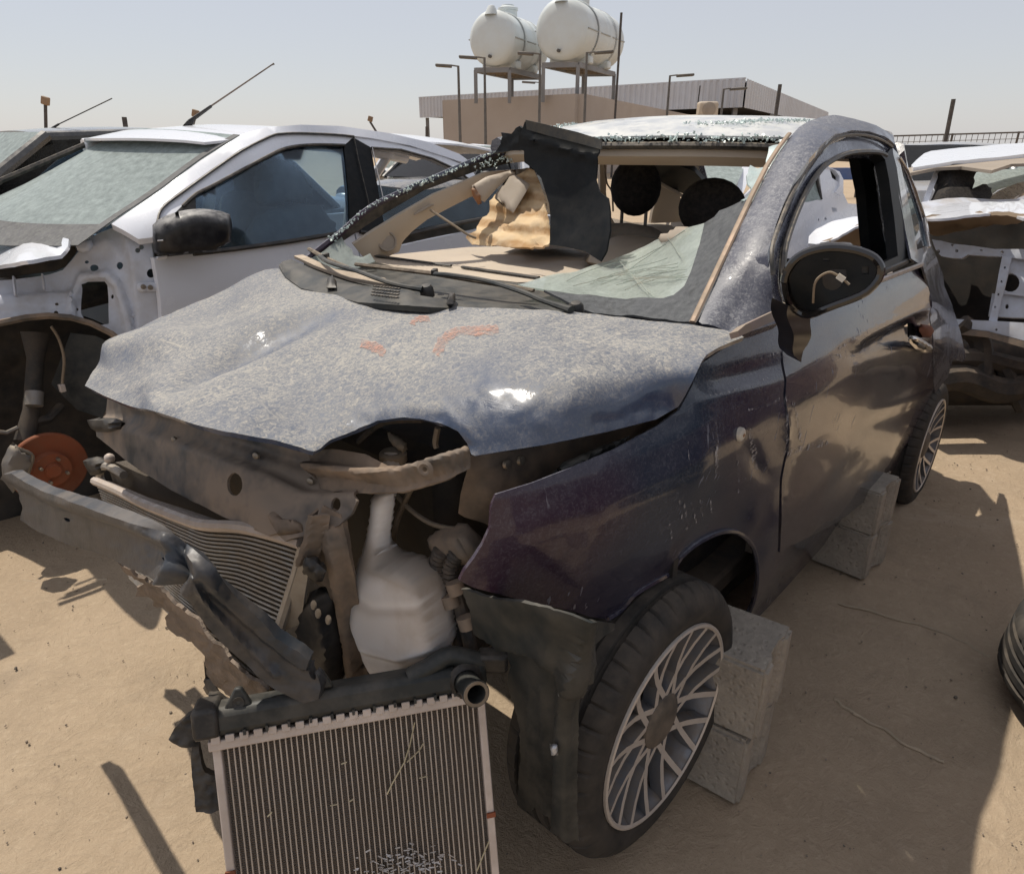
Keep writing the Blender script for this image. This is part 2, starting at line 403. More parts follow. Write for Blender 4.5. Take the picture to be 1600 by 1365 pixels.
M['seat_black'] = simple('black_seat_fabric', (0.012, 0.012, 0.014), .85, 0, .05, 60, .2, .2, upd=.12, spec=.2)
M['seat_brown'] = simple('taupe_seat_fabric', (0.20, 0.18, 0.155), .85, 0, .25, 60, .15, .3)
M['rust'] = simple('rusted_disc', (0.20, 0.055, 0.022), .7, .2, .4, 18, .35, .25, dustcol=(.24, .12, .07), upd=.1)
M['steel'] = simple('dull_steel', (0.20, 0.19, 0.18), .5, .6, .5, 20, .2, .15)
M['bolt'] = simple('zinc_bolt', (0.30, 0.26, 0.21), .4, .6, .4, 40, .1, .05)
M['bottle'] = None
b = NB('milky_washer_bottle'); n1 = b.noise(7, 5, .6); n2 = b.noise(2.5, 3, .5)
zz = b.n('ShaderNodeSeparateXYZ'); b.l(b.co, zz.inputs[0])
lay = b.math('MULTIPLY', b.up(-.15, .6), .9); lay = b.math('ADD', lay, b.ramp(n1, .52, .75, 0, .45))
c = b.mix(b.math('MINIMUM', lay, .85), (0.72, 0.72, 0.73), (0.36, 0.29, 0.22)); c = b.mix(b.ramp(n2, .50, .68, 0, .55), c, (0.46, 0.37, 0.29))
k = b.bsdf(c, .42, 0, .4, 0, b.bump(n1, .1, .004)); k.inputs['Subsurface Weight'].default_value = .35; k.inputs['Subsurface Radius'].default_value = (.04, .03, .025)
M['bottle'] = b.done(k)
M['cable'] = simple('dusty_cable', (0.20, 0.15, 0.10), .7, 0, .4, 40, .2, .1)
M['hose'] = simple('ribbed_black_hose', (0.02, 0.02, 0.02), .6, 0, .4, 30, .2, .2, dustcol=(.2, .15, .11))
M['pole'] = simple('dark_pole', (0.05, 0.045, 0.045), .6, .2, .2, 8, .2, .1)
M['lamp_grey'] = simple('lamp_grey', (0.10, 0.095, 0.09), .5, .2, .2, 8, .2, .1)
M['steel_frame'] = simple('grey_steel_frame', (0.20, 0.20, 0.205), .55, .2, .25, 4, .15, .1)
M['tank'] = simple('white_water_tank', (0.60, 0.65, 0.66), .45, 0, .25, 1.2, .05, .05, dustcol=(.5, .46, .38), upd=.15)
M['tank_band'] = simple('tank_seam', (0.40, 0.43, 0.44), .55, 0, .3, 3, .05, .05, upd=.1)
M['stucco'] = simple('tan_stucco', (0.39, 0.335, 0.29), .9, 0, .25, .9, .05, .25, dustcol=(.32, .26, .21), upd=.1)
M['cladding'] = simple('grey_corrugated_cladding', (0.50, 0.51, 0.54), .5, .1, .25, .8, .05, .05, dustcol=(.42, .38, .34), upd=.1)
M['frame_white'] = simple('white_window_frame', (.6, .58, .54), .5, 0, .2, 3, .05, .05)
M['mesh_wire'] = simple('fence_wire', (0.09, 0.075, 0.065), .6, .3, .2, 3, .1, .05)
M['blue_sign'] = simple('blue_boarding', (0.05, 0.10, 0.26), .5, 0, .2, 3, .1, .05)
b = NB('orange_marker'); n1 = b.noise(110, 3, .7, dist=.5); n2 = b.noise(18, 2, .6)
tp = b.n('ShaderNodeBsdfTransparent'); df = b.bsdf((0.52, 0.29, 0.22), .85, 0, .2); mx = b.n('ShaderNodeMixShader')
b.l(b.math('MULTIPLY', b.ramp(n1, .36, .62, .05, .72), b.ramp(n2, .32, .58, .30, 1.0)), mx.inputs[0]); b.l(tp.outputs[0], mx.inputs[1]); b.l(df.outputs[0], mx.inputs[2]); M['orange_mark'] = b.done(mx.outputs[0])
b = NB('paint_scuff'); n1 = b.noise(120, 3, .7, stretch=(1, 1, .25)); n2 = b.noise(25, 2, .6)
tp = b.n('ShaderNodeBsdfTransparent'); df = b.bsdf((0.42, 0.41, 0.42), .7, 0, .2); mx = b.n('ShaderNodeMixShader')
b.l(b.math('MULTIPLY', b.ramp(n1, .48, .62, .0, .8), b.ramp(n2, .38, .58, .2, 1.0)), mx.inputs[0]); b.l(tp.outputs[0], mx.inputs[1]); b.l(df.outputs[0], mx.inputs[2]); M['scuff'] = b.done(mx.outputs[0])
M['cloth_tan'] = None
b = NB('stained_tan_cloth'); wv = b.n('ShaderNodeTexWave', bands_direction='Z'); wv.inputs['Scale'].default_value = 7; wv.inputs['Distortion'].default_value = 2.5; wv.inputs['Detail'].default_value = 3
b.l(b.co, wv.inputs[0]); n1 = b.noise(16, 6, .65)
c = b.mix(b.ramp(wv.outputs['Fac'], .25, .8), (0.62, 0.45, 0.26), (0.40, 0.24, 0.11)); c = b.mix(b.ramp(n1, .4, .7, 0, .6), c, (0.66, 0.54, 0.38))
M['cloth_tan'] = b.done(b.bsdf(c, .85, 0, .3, 0, b.bump(n1, .5, .01)))
# radiator core: tubes are built; the fins between them are fine relief
def fins(name, c1, c2, scale, axis):
    b = NB(name); wv = b.n('ShaderNodeTexWave', bands_direction=axis); wv.inputs['Scale'].default_value = scale; wv.inputs['Distortion'].default_value = .3; b.l(b.co, wv.inputs[0])
    n1 = b.noise(14, 6, .6); c = b.mix(wv.outputs['Fac'], c1, c2); c = b.mix(b.ramp(n1, .42, .7, 0, .6), c, (0.17, 0.135, 0.10))
    return b.done(b.bsdf(c, .6, .2, .4, 0, b.bump(wv.outputs['Fac'], .8, .002)))
M['fins'] = fins('radiator_fins', (0.14, 0.118, 0.10), (0.22, 0.19, 0.165), 90, 'Z')
M['fins2'] = fins('condenser_fins', (0.07, 0.058, 0.046), (0.17, 0.14, 0.11), 130, 'Y')
# concrete block
b = NB('concrete_block'); n1 = b.noise(9, 8, .7); n2 = b.noise(60, 6, .7); v = b.n('ShaderNodeTexVoronoi'); v.inputs['Scale'].default_value = 55; b.l(b.co, v.inputs['Vector'])
c = b.mix(b.ramp(n1, .3, .7), (0.26, 0.235, 0.20), (0.42, 0.37, 0.305)); c = b.mix(b.ramp(n2, .45, .75, 0, .5), c, (0.48, 0.41, 0.33))
pits = b.ramp(v.outputs['Distance'], .0, .35); h = b.math('ADD', b.math('MULTIPLY', n2, .6), b.math('ADD', b.math('MULTIPLY', pits, .4), n1))
M['concrete'] = b.done(b.bsdf(c, .95, 0, .2, 0, b.bump(h, .8, .012)))
# ground: sandy worn concrete yard
b = NB('sandy_ground'); n1 = b.noise(.55, 8, .6); n2 = b.noise(4, 8, .65); n3 = b.noise(45, 8, .75); n4 = b.noise(14, 6, .7, dist=1.2); n5 = b.noise(160, 4, .7)
c = b.mix(b.ramp(n1, .35, .65), (0.375, 0.285, 0.195), (0.43, 0.335, 0.235)); c = b.mix(b.ramp(n2, .46, .68, 0, .75), c, (0.34, 0.262, 0.182))
c = b.mix(b.ramp(n3, .5, .72, 0, .55), c, (0.50, 0.40, 0.285)); c = b.mix(b.ramp(n4, .60, .74, 0, .5), c, (0.26, 0.20, 0.145)); n6 = b.noise(1.3, 5, .7, dist=1.5); c = b.mix(b.ramp(n6, .56, .70, 0, .40), c, (0.25, 0.20, 0.15)); c = b.mix(b.ramp(n6, .30, .42, .35, 0), c, (0.49, 0.40, 0.30)); c = b.mix(b.ramp(n5, .64, .75, 0, .6), c, (0.23, 0.18, 0.135))
h = b.math('ADD', b.math('MULTIPLY', n3, .5), b.math('ADD', n4, b.math('MULTIPLY', n5, .25)))
M['ground'] = b.done(b.bsdf(c, .95, 0, .15, 0, b.bump(h, .75, .016)))
M['sand_light'] = simple('blown_sand', (0.46, 0.37, 0.265), .95, 0, .3, 30, .1, .3, spec=.1)
M['pebble'] = simple('pebble', (0.22, 0.17, 0.125), .9, 0, .3, 40, .3, .2)
M['pebble_dark'] = simple('dark_pebble', (0.05, 0.04, 0.035), .8, 0, .3, 40, .3, .2)
# glass
def glass(name, tint, dust, dustcol, rough=.03, trans=.5, scale=14., gl=.10):
    """thin pane: see-through tint, mirror reflection and a film of dust that also glows when lit from behind"""
    b = NB(name); n1 = b.noise(scale, 7, .65); n2 = b.noise(scale * 7, 4, .65)
    t = b.n('ShaderNodeBsdfTransparent'); t.inputs[0].default_value = (*tint, 1)
    g = b.n('ShaderNodeBsdfGlossy'); g.inputs['Roughness'].default_value = rough
    fr = b.n('ShaderNodeFresnel'); fr.inputs[0].default_value = 1.5
    m1 = b.n('ShaderNodeMixShader'); b.l(fr.outputs[0], m1.inputs[0]); b.l(t.outputs[0], m1.inputs[1]); b.l(g.outputs[0], m1.inputs[2])
    d = b.n('ShaderNodeBsdfDiffuse'); tr = b.n('ShaderNodeBsdfTranslucent'); c = b.mix(b.ramp(n1, .3, .7), tuple(x * .85 for x in dustcol), dustcol)
    b.l(c, d.inputs[0]); b.l(c, tr.inputs[0])
    m2 = b.n('ShaderNodeMixShader'); m2.inputs[0].default_value = trans; b.l(d.outputs[0], m2.inputs[1]); b.l(tr.outputs[0], m2.inputs[2])
    m3 = b.n('ShaderNodeMixShader'); f = b.math('MULTIPLY', b.math('ADD', b.ramp(n1, .3, .7, .7, 1.1), b.ramp(n2, .35, .7, -.12, .12)), dust)
    b.l(f, m3.inputs[0]); b.l(m1.outputs[0], m3.inputs[1]); b.l(m2.outputs[0], m3.inputs[2])
    return b.done(m3.outputs[0])
M['glass_shard'] = glass('cracked_green_glass', (0.90, 0.97, 0.94), .46, (0.80, 0.85, 0.80), trans=.45)
M['glass_frit'] = glass('dusty_frit_glass', (0.05, 0.055, 0.06), .90, (0.15, 0.155, 0.16), trans=.05, scale=60)
M['glass_dusty'] = glass('dusty_windscreen', (0.62, 0.74, 0.69), .90, (0.53, 0.595, 0.585), trans=.40, scale=30)
M['glass_tint'] = glass('tinted_side_glass', (0.58, 0.74, 0.80), .22, (0.36, 0.44, 0.50), trans=.5)
M['glass_clear'] = glass('clear_side_glass', (0.66, 0.81, 0.93), .06, (0.30, 0.38, 0.48), trans=.5)
M['glass_dark'] = glass('dark_side_glass', (0.10, 0.13, 0.15), .12, (0.2, 0.2, 0.2), trans=.3)
M['crumb'] = simple('shattered_glass_crumbs', (0.55, 0.66, 0.64), .15, 0, .15, 60, .2, .5, upd=.15, dustcol=(.55, .52, .45), coat=.5)
M['frit_edge'] = simple('black_bonding_edge', (0.012, 0.013, 0.014), .4, 0, .2, 40, .2, .3)
# ------------------------------------------------------------------ ground
def struct(o): o['kind'] = 'structure'; return o
xs_ = np.unique(np.r_[np.linspace(-300, -12, 14), np.linspace(-12, 12, 121), np.linspace(12, 300, 14)])
ys_ = np.unique(np.r_[np.linspace(-30, -1, 10), np.linspace(-1, 14, 101), np.linspace(14, 900, 22)])
V = []
for y in ys_:
    for x in xs_:
        near = max(0, 1 - max(abs(x) / 12, abs(y - 5) / 12)); V.append((x, y, .010 * near * fbm(x * .9, y * .9, seed=31) + .004 * near * fbm(x * 4, y * 4, seed=32) - .006))
n_ = len(xs_)
g_ = mesh('ground', V, [(j * n_ + i, j * n_ + i + 1, (j + 1) * n_ + i + 1, (j + 1) * n_ + i) for j in range(len(ys_) - 1) for i in range(n_ - 1)], M['ground'], None, True, sharp=0)
struct(g_)
# worn joints and a hairline crack in the slab under the sand
for P in ([(1305, 1092), (1330, 1108), (1380, 1138), (1430, 1168), (1475, 1188)], [(1310, 940), (1400, 965), (1480, 990), (1545, 1025)], [(20, 900), (90, 912), (170, 905)]):
    Q = [gnd(x + random.uniform(-3, 3), y + random.uniform(-2, 2)) for x, y in smooth_poly(P, 5)]
    MB().tube([(q[0], q[1], -.0035) for q in Q], [.003 + .0025 * random.random() for _ in Q], 5).build('slab_crack', M['sand_light'], g_)
# ================================================================== the wrecked dark blue hatchback
FI = Frame((-0.268, 1.617), -130.7)
car = thing('wrecked_hatchback', 'crushed dark blue hatchback with dusty bonnet and missing nose, propped on concrete blocks', 'car', FI)
WX = np.array([-3.05, -2.95, -2.8, -2.6, -2.35, -2.0, -1.6, -.4, 0., .25, .4, .5, .6, .75])
WY = np.array([.62, .70, .76, .79, .80, .805, .805, .805, .80, .765, .715, .67, .60, .42])
BZ = np.array([.1, .25, .4, .6, .8, .92, 1.0, 1.06, 1.12, 1.3, 1.45, 1.52, 1.6])
BY = np.array([-.12, -.06, -.030, -.006, 0, -.005, -.022, -.048, -.080, -.145, -.225, -.30, -.6])
WXl, WYl, BZl, BYl = [list(map(float, q)) for q in (WX, WY, BZ, BY)]
from bisect import bisect_right
def _ip(x, X, Y):
    if x <= X[0]: return Y[0]
    if x >= X[-1]: return Y[-1]
    i = bisect_right(X, x) - 1; return Y[i] + (Y[i + 1] - Y[i]) * (x - X[i]) / (X[i + 1] - X[i])
def ys(x, z): return _ip(x, WXl, WYl) + _ip(z, BZl, BYl) - .20 * min(1., max(0., (x + .50) / .40)) * max(0., min(.45, .95 - z)) - .09 * min(1., max(0., (x + 1.6) / .6)) * max(0., min(.40, .94 - z))
class Side:
    fr = FI
    def __init__(s, off=0.): s.off = off
    def __call__(s, px, py):
        d = FI.d(px, py); ox, oy, oz = map(float, FI.cam); dx, dy, dz = map(float, d); best = (-9., 2.); t = .35
        def g(t): return ys(ox + t * dx, oz + t * dz) + s.off - oy - t * dy
        while t < 4.6:
            v = g(t)
            if v > best[0]: best = (v, t)
            if v >= 0:
                lo, hi = t - .05, t
                for _ in range(16):
                    m = (lo + hi) / 2
                    if g(m) >= 0: hi = m
                    else: lo = m
                return FI.cam + hi * d
            t += .05
        return FI.cam + best[1] * d
side = Side()
def T(*c): return TPS(FI, c)

# ---- bonnet, folded along a diagonal, with the headlamp cut-out
hood_px = [(435, 419), (460, 444), (511, 459), (558, 471), (640, 476), (715, 478), (800, 482), (905, 488), (1000, 497), (1095, 509), (1150, 518), (1162, 527), (1125, 543), (1103, 556), (1096, 566),
    (1080, 600), (1060, 636), (1025, 655), (950, 674), (850, 695), (780, 706), (742, 712), (736, 709), (729, 692), (715, 673), (700, 664), (681, 656), (655, 650), (630, 647), (587, 652), (545, 669), (515, 684), (490, 705), (481, 704),
    (417, 686), (375, 679), (311, 665), (269, 654), (205, 635), (162, 618), (133, 603), (145, 580), (171, 550), (205, 524), (247, 497), (311, 461), (375, 435), (413, 421)]
hood_s = T((435, 419, 'y', -.60), (247, 497, 'y', -.62), (133, 605, 'x', .535), (311, 665, 'x', .605), (481, 704, 'x', .515), (742, 712, 'y', .605), (850, 695, 'y', .685), (950, 674, 'y', .73), (1060, 640, 'y', .765), (1096, 566, 'y', .775),
    (1162, 527, 'y', .755), (1095, 510, 'y', .68), (905, 488, 'z', 1.132), (715, 478, 'z', 1.127), (558, 471, 'z', 1.112), (765, 605, 'z', 1.108), (630, 647, 'z', 1.062), (520, 560, 'z', 1.078), (900, 585, 'z', 1.128), (1010, 560, 'z', 1.125), (350, 560, 'z', 1.065), (700, 540, 'z', 1.115))
fold = [(176, 548), (320, 520), (440, 502), (560, 478)]; valley = [(262, 622), (300, 585), (380, 545), (470, 512), (545, 488)]; fold2 = [(300, 462), (400, 500), (500, 500)]
def hood_rel(px, py):
    d, t = linedist(px, py, fold); r = .026 * math.exp(-(d / 20) ** 2) * (1 - .7 * t)
    d2, t2 = linedist(px, py, valley); r -= .028 * math.exp(-(d2 / 14) ** 2) * (.25 + math.sin(math.pi * min(1, t2 * 1.05)) * .9)
    r += .009 * math.exp(-(max(0, d2 - 20) / 22) ** 2) * (1 - t2)
    r -= .022 * gauss(px, py, 340, 492, 60) - .004 * gauss(px, py, 600, 560, 90)
    d3, t3 = linedist(px, py, [(500, 700), (560, 660), (630, 645), (690, 655), (735, 700)]); r -= .006 * math.exp(-(d3 / 7) ** 2)
    r += .0035 * fbm(px / 90, py / 60, seed=2) + .0012 * fbm(px / 30, py / 24, seed=3)
    return r
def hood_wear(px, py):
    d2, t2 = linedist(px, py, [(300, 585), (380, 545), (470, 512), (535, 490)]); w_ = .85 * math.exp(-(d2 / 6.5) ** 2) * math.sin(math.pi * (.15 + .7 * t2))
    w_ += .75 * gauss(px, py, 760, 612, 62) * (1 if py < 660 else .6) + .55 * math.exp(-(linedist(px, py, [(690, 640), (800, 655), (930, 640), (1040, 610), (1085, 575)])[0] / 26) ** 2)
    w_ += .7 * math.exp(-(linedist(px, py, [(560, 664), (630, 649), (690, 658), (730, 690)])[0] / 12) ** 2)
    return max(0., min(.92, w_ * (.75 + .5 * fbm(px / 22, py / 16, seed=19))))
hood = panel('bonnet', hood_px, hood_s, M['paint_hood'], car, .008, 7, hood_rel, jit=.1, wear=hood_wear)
hood['label'] = 'dusty folded bonnet with headlamp cut-out'
# orange marker strokes on the bonnet
def stroke(pts, wpx, up=.0025):
    L = []; Rr = []
    P = smooth_poly(pts, 6)
    for i in range(len(P)):
        t = P[min(i + 1, len(P) - 1)] - P[max(i - 1, 0)]; t /= np.linalg.norm(t) + 1e-9; nn = np.array([-t[1], t[0]])
        k = wpx * (1 + .35 * fbm(i * .7, wpx, seed=5)); L.append(P[i] + nn * k); Rr.append(P[i] - nn * k)
    return [tuple(p) for p in L] + [tuple(p) for p in reversed(Rr)]
def hr(px, py): return hood_rel(px, py) + .0016
for pts, wd in (([(566, 541), (584, 546), (603, 557)], 7), ([(681, 555), (692, 535), (706, 522), (724, 517), (780, 516)], 7), ([(645, 512), (650, 503), (672, 500)], 4)):
    panel('marker_stroke', stroke(pts, wd), hood_s, M['orange_mark'], hood, 0, 5, hr, rough_edge=1.6)

# ---- flank: fender, door, quarter, sill
gap = [(1219.5, 504), (1219.5, 551), (1224, 593), (1223, 616), (1225, 660), (1225, 707), (1218, 746), (1214, 799), (1210, 858)]
arch = [(948, 966), (969, 953), (990, 928), (1023, 908), (1048, 893), (1064, 868), (1093, 845), (1126, 831), (1151, 831), (1170, 845), (1180, 866), (1183, 903), (1176, 941), (1159, 978)]
dents = [((1339, 536), (1457, 475), .014, 9), ((1345, 550), (1455, 494), -.024, 18), ((1362, 646), (1454, 610), .010, 10), ((1360, 668), (1450, 632), -.010, 18), ((1230, 852), (1388, 742), .030, 50), ((1226, 640), (1228, 705), .006, 6),
    ((1168, 690), (1190, 740), -.010, 10), ((1160, 840), (1185, 790), .006, 10), ((1270, 640), (1330, 560), .008, 45), ((1480, 470), (1500, 560), -.006, 14), ((1462, 520), (1485, 590), .006, 10), ((1100, 600), (1215, 570), -.006, 14), ((1100, 625), (1215, 596), .005, 12)]
def side_rel(px, py):
    r = 0.
    for a, b_, h, wd in dents:
        d, t = segdist(px, py, a, b_)
        if d < wd * 3: r += h * math.exp(-(d / wd) ** 2) * math.sin(math.pi * (.12 + .76 * t))
    r += .0020 * fbm(px / 120, py / 120, seed=4)
    return r
fender_px = [(1096, 568), (1130, 545), (1162, 528)] + gap + [(1203, 900), (1163, 978)] + list(reversed(arch)) + [(923, 963), (895, 954), (853, 945), (796, 933), (740, 918), (718, 907), (726, 891), (742, 870), (754, 852), (766, 824), (768, 792), (775, 772), (832, 754), (900, 727), (960, 702), (1030, 664), (1062, 640), (1080, 606)]
fender = panel('front_fender', fender_px, side, M['paint'], car, .006, 8, side_rel, jit=.1)
fender['label'] = 'scraped maroon-tinged front fender'
# rolled lip of the front arch
sl_ = Side(-.012)
MB().tube([side(*q) + np.array([0, .001, 0]) for q in smooth_poly(arch, 3)], .006, 6).build('arch_lip', M['paint'], fender)
mk = Side(.004); c0 = mk(1159, 679) + np.array([0, side_rel(1159, 679), 0])
b_ = MB(); b_.lathe([(0, .004), (.007, .004), (.011, .003), (.0135, .000), (.014, -.012)], c0, (0, 1, 0), 20)
rep = b_.build('side_repeater', simple('cloudy_lens', (.55, .52, .45), .25, 0, .3, 30, .1, .05), fender)
MB().lathe([(0, .0055), (.003, .0055), (.004, .003)], c0, (0, 1, 0), 12).build('bulb', simple('bulb_amber', (.25, .12, .05), .4), rep)

door_px = [(g[0] + 3.5, g[1]) for g in gap] + [(1213, 860), (1300, 805), (1391, 739), (1402, 722), (1431, 680), (1454, 620), (1458, 605), (1457, 560), (1457, 500), (1453, 456), (1441, 416), (1405, 430), (1368, 444), (1300, 470), (1250, 490)]
hand = [(1424, 510), (1430, 504), (1437, 507), (1440, 520), (1436, 533), (1428, 535), (1423, 524)]
door = panel('door', door_px, side, M['paint_door'], car, .008, 7, side_rel, holes=[hand], jit=.1)
door['label'] = 'buckled driver door with torn-out handle'
panel('handle_recess', [(1420, 502), (1444, 502), (1446, 538), (1420, 540)], Side(-.03), M['plastic'], door, .004, 10)
pillow_jobs = []
def edge_dist(poly):
    A = np.array([p[:2] for p in poly], float); Bq = np.roll(A, -1, axis=0); D = Bq - A; L = (D ** 2).sum(1)
    def f(x, y):
        q = np.array([x, y]); t = np.clip(((q - A) * D).sum(1) / L, 0, 1); return np.min(np.linalg.norm(q - A - t[:, None] * D, axis=1))
    return f
def pillow(name, outline, surf, depth, mat, parent, res=8, rpx=20, fr=FI, back=1.0, power=.5, relief=None, front=1.0):
    """a closed, rounded solid with the given outline; depth is its half thickness"""
    ed = edge_dist(outline); B = resample(outline, res); pts = [Vector(p) for p in B]; edges = [(i, (i + 1) % len(B)) for i in range(len(B))]
    bd = np.array(B); x0, y0 = bd.min(0); x1, y1 = bd.max(0); y = y0; row = 0
    while y < y1:
        x = x0 + (res * .5 if row % 2 else 0)
        while x < x1:
            if inpoly(x, y, B) and np.min(np.hypot(bd[:, 0] - x, bd[:, 1] - y)) > res * .55: pts.append(Vector((x, y)))
            x += res
        y += res * .866; row += 1
    v, e, f, _, _, _ = delaunay_2d_cdt(pts, edges, [], 0, 1e-6)
    tri = [t for t in f if inpoly(sum(v[i].x for i in t) / 3, sum(v[i].y for i in t) / 3, B)]
    V = np.array([surf(q.x, q.y) for q in v]); c = surf.fr.cam
    tr = [tuple(t) for t in tri]; a = V[tr[0][0]]; n = np.zeros(3)
    for t in tr: n += np.cross(V[t[1]] - V[t[0]], V[t[2]] - V[t[0]])
    if n @ (c - V.mean(0)) < 0: n = -n; tr = [tuple(reversed(t)) for t in tr]
    n /= np.linalg.norm(n)
    ds = np.array([ed(q.x, q.y) for q in v]); bnd = ds < 1e-3; E_ = np.array([(t[i], t[(i + 1) % 3]) for t in tr for i in range(3)]); E_ = np.vstack([E_, E_[:, ::-1]])
    deg = np.maximum(np.bincount(E_[:, 0], minlength=len(V)), 1); uu = ds * rpx
    for _ in range(160):
        uu = np.bincount(E_[:, 0], weights=uu[E_[:, 1]], minlength=len(V)) / deg + 1.; uu[bnd] = 0
    uc = uu.max() * min(1., (rpx / max(ds.max(), 1e-6))) ** 1.5 + 1e-9; h = depth * np.sqrt(1 - np.exp(-2.2 * uu / uc))
    rl = np.array([relief(q.x, q.y) if relief else 0. for q in v])
    Fv = V + n * (h * front + rl * np.minimum(1, 2 * h / depth))[:, None]; Bk = V - n * (h * back)[:, None]
    m = len(V); on_b = bnd
    idx = [i if on_b[i] else m + i for i in range(m)]
    return mesh(name, np.vstack([Fv, Bk]), tr + [tuple(idx[i] for i in reversed(t)) for t in tr], mat, parent, True, sharp=60)
pillow('lock_mechanism', [(1438, 506), (1452, 508), (1458, 518), (1454, 528), (1442, 527), (1436, 517)], Side(.002), .012, M['rust'], door, 4, 6)
hd = pillow('door_handle', [(1421, 524), (1432, 525), (1446, 533), (1457, 543), (1455, 551), (1444, 552), (1430, 545), (1421, 535)], Side(.02), .012, M['chrome'], door, 4, 5)
pillow('handle_grip', [(1430, 533), (1440, 537), (1448, 544), (1444, 547), (1434, 543)], Side(.034), .004, M['plastic'], hd, 3, 4)
class Off0:
    def __init__(s, sf, dv): s.sf = sf; s.fr = sf.fr; s.dv = np.array(dv)
    def __call__(s, px, py): return s.sf(px, py) + s.dv
quarter_px = [(1395, 231), (1402, 238), (1417, 260), (1434, 300), (1449, 347), (1455, 383), (1464, 403), (1474, 430), (1476, 447), (1489, 476), (1502, 517), (1510, 556), (1507, 566), (1490, 560), (1484, 572), (1480, 590), (1461, 614), (1459, 605), (1458, 560), (1458, 500), (1454, 456), (1442, 416), (1436, 412), (1424, 404), (1414, 360), (1402, 290)]
qg = [(1406, 250), (1417, 272), (1428, 304), (1441, 345), (1449, 384), (1433, 390), (1425, 345), (1414, 290)]
qs = T((1395, 231, 'y', .60), (1417, 260, 'y', .60), (1449, 347, 'x', -2.12), (1476, 447, 'x', -2.38), (1502, 517, 'x', -2.52), (1510, 556, 'x', -2.56), (1490, 560, 'y', .80), (1480, 590, 'y', .80), (1461, 614, 'y', .79), (1458, 550, 'y', .80), (1456, 500, 'y', .795), (1454, 456, 'y', .785), (1442, 416, 'y', .765), (1424, 404, 'y', .755), (1402, 290, 'y', .66), (1470, 480, 'y', .785))
quarter = panel('rear_quarter', quarter_px, qs, M['paint_pillar'], car, .006, 8, side_rel, holes=[qg], jit=.1)
quarter['label'] = 'crumpled rear quarter panel'
panel('quarter_window', qg, Off0(qs, (-.004, -.006, 0)), M['glass_tint'], car, .003, 10)
MB().tube([qs(*q) + np.array([.003, .003, 0]) for q in [(1405, 246), (1417, 266), (1430, 300), (1443, 340), (1451, 386)]], .004, 6).build('window_trim', M['chrome'], quarter)
# pale scuffs left by the impact
for P, wd in (([(1226, 616), (1227, 640), (1226, 672), (1227, 706)], 2.2), ([(1228, 708), (1250, 700), (1275, 694), (1292, 688)], 5), ([(1236, 622), (1244, 650), (1250, 690)], 2.5), ([(1170, 670), (1180, 700), (1186, 735)], 3), ([(1118, 660), (1120, 700), (1119, 745)], 2.5), ([(1058, 768), (1063, 790), (1066, 815)], 1.3), ([(1066, 775), (1072, 806), (1074, 832)], 1.5), ([(1080, 785), (1088, 818)], 1.3), ([(1093, 780), (1099, 812)], 1.2), ([(1042, 800), (1050, 842)], 1.4), ([(1108, 770), (1112, 800)], 1.1), ([(1150, 700), (1154, 740), (1153, 770)], 1.2), ([(1075, 690), (1078, 720)], 1.1), ([(1100, 620), (1150, 608), (1200, 590)], 1.6), ([(1170, 640), (1200, 632), (1218, 622)], 1.8), ([(1296, 560), (1312, 556)], 4), ([(1310, 545), (1345, 520)], 2), ([(1190, 560), (1222, 548)], 2)):
    panel('scuff', stroke(P, wd), Side(.0015), M['scuff'], door if P[0][0] > 1223 else fender, 0, 5, side_rel)
# tail: hidden rear end of the shell, bumper and hatch
def grid(name, P, mat, parent, thick=.004, sub=False, **kw):
    n = len(P); m = len(P[0]); V = [p for r in P for p in r]
    o = mesh(name, V, [(i * m + j, i * m + j + 1, (i + 1) * m + j + 1, (i + 1) * m + j) for i in range(n - 1) for j in range(m - 1)], mat, parent, True, solid=thick, offset=0, **kw)
    return o
tail = []
for z in (.30, .45, .6, .7, .80):
    r_ = []
    for yy in np.linspace(-.40, .40, 13): r_.append((-2.72 + .20 * (abs(yy) / .4) ** 3 + (.04 if z > .7 else 0), yy, z))
    tail.append(r_)
grid('rear_bumper', tail, M['paint'], car)
hatch = []
for k, z in enumerate((.80, .86, .92)): hatch.append([(-2.72 + .10 * k + .14 * (abs(yy) / .5) ** 3, yy, z) for yy in np.linspace(-.45, .45, 11)])
grid('tailgate', hatch, M['paint'], car)
# sill
sill_px = [(1208, 862), (1300, 806), (1391, 740), (1397, 748), (1309, 827), (1227, 919), (1166, 985), (1159, 980), (1203, 901)]
panel('sill', sill_px, Side(-.003), M['paint'], car, .012, 12)
grid('door_card', [[(x, .66 - .005 * k, .40 + .345 * k) for x in np.linspace(-.65, -1.55, 6)] for k in range(3)], M['beige_dark'], car, .02)
grid('left_sun_blocker', [[(x, .53, z) for x in np.linspace(.02, -.85, 4)] for z in (.36, .7, 1.10)], M['dark_bay'], car, .02)  # added inner wall, stops sun leaking through the cabin onto the ground
pl = [Side(.012)(1391, 737), Side(.012)(1362, 757)]
MB().bar(pl[0], pl[1], .006, .006).build('sill_glint', M['chrome'], car)  # bright bar stands in for a pale reflection along the sill edge
# underside and hidden right flank so that the car casts its shadow
MB().box((-1.25, 0, .36), (2.1, 1.30, .06)).build('floor_pan', M['dark_bay'], car, bevel=.01)
rf = []
for z in np.linspace(.32, .93, 7):
    rf.append([(x, -ys(x, z) if True else 0, z) for x in np.linspace(-.34, -2.6, 16)])
for r_ in rf:
    pass
grid('right_flank', rf, M['paint'], car)

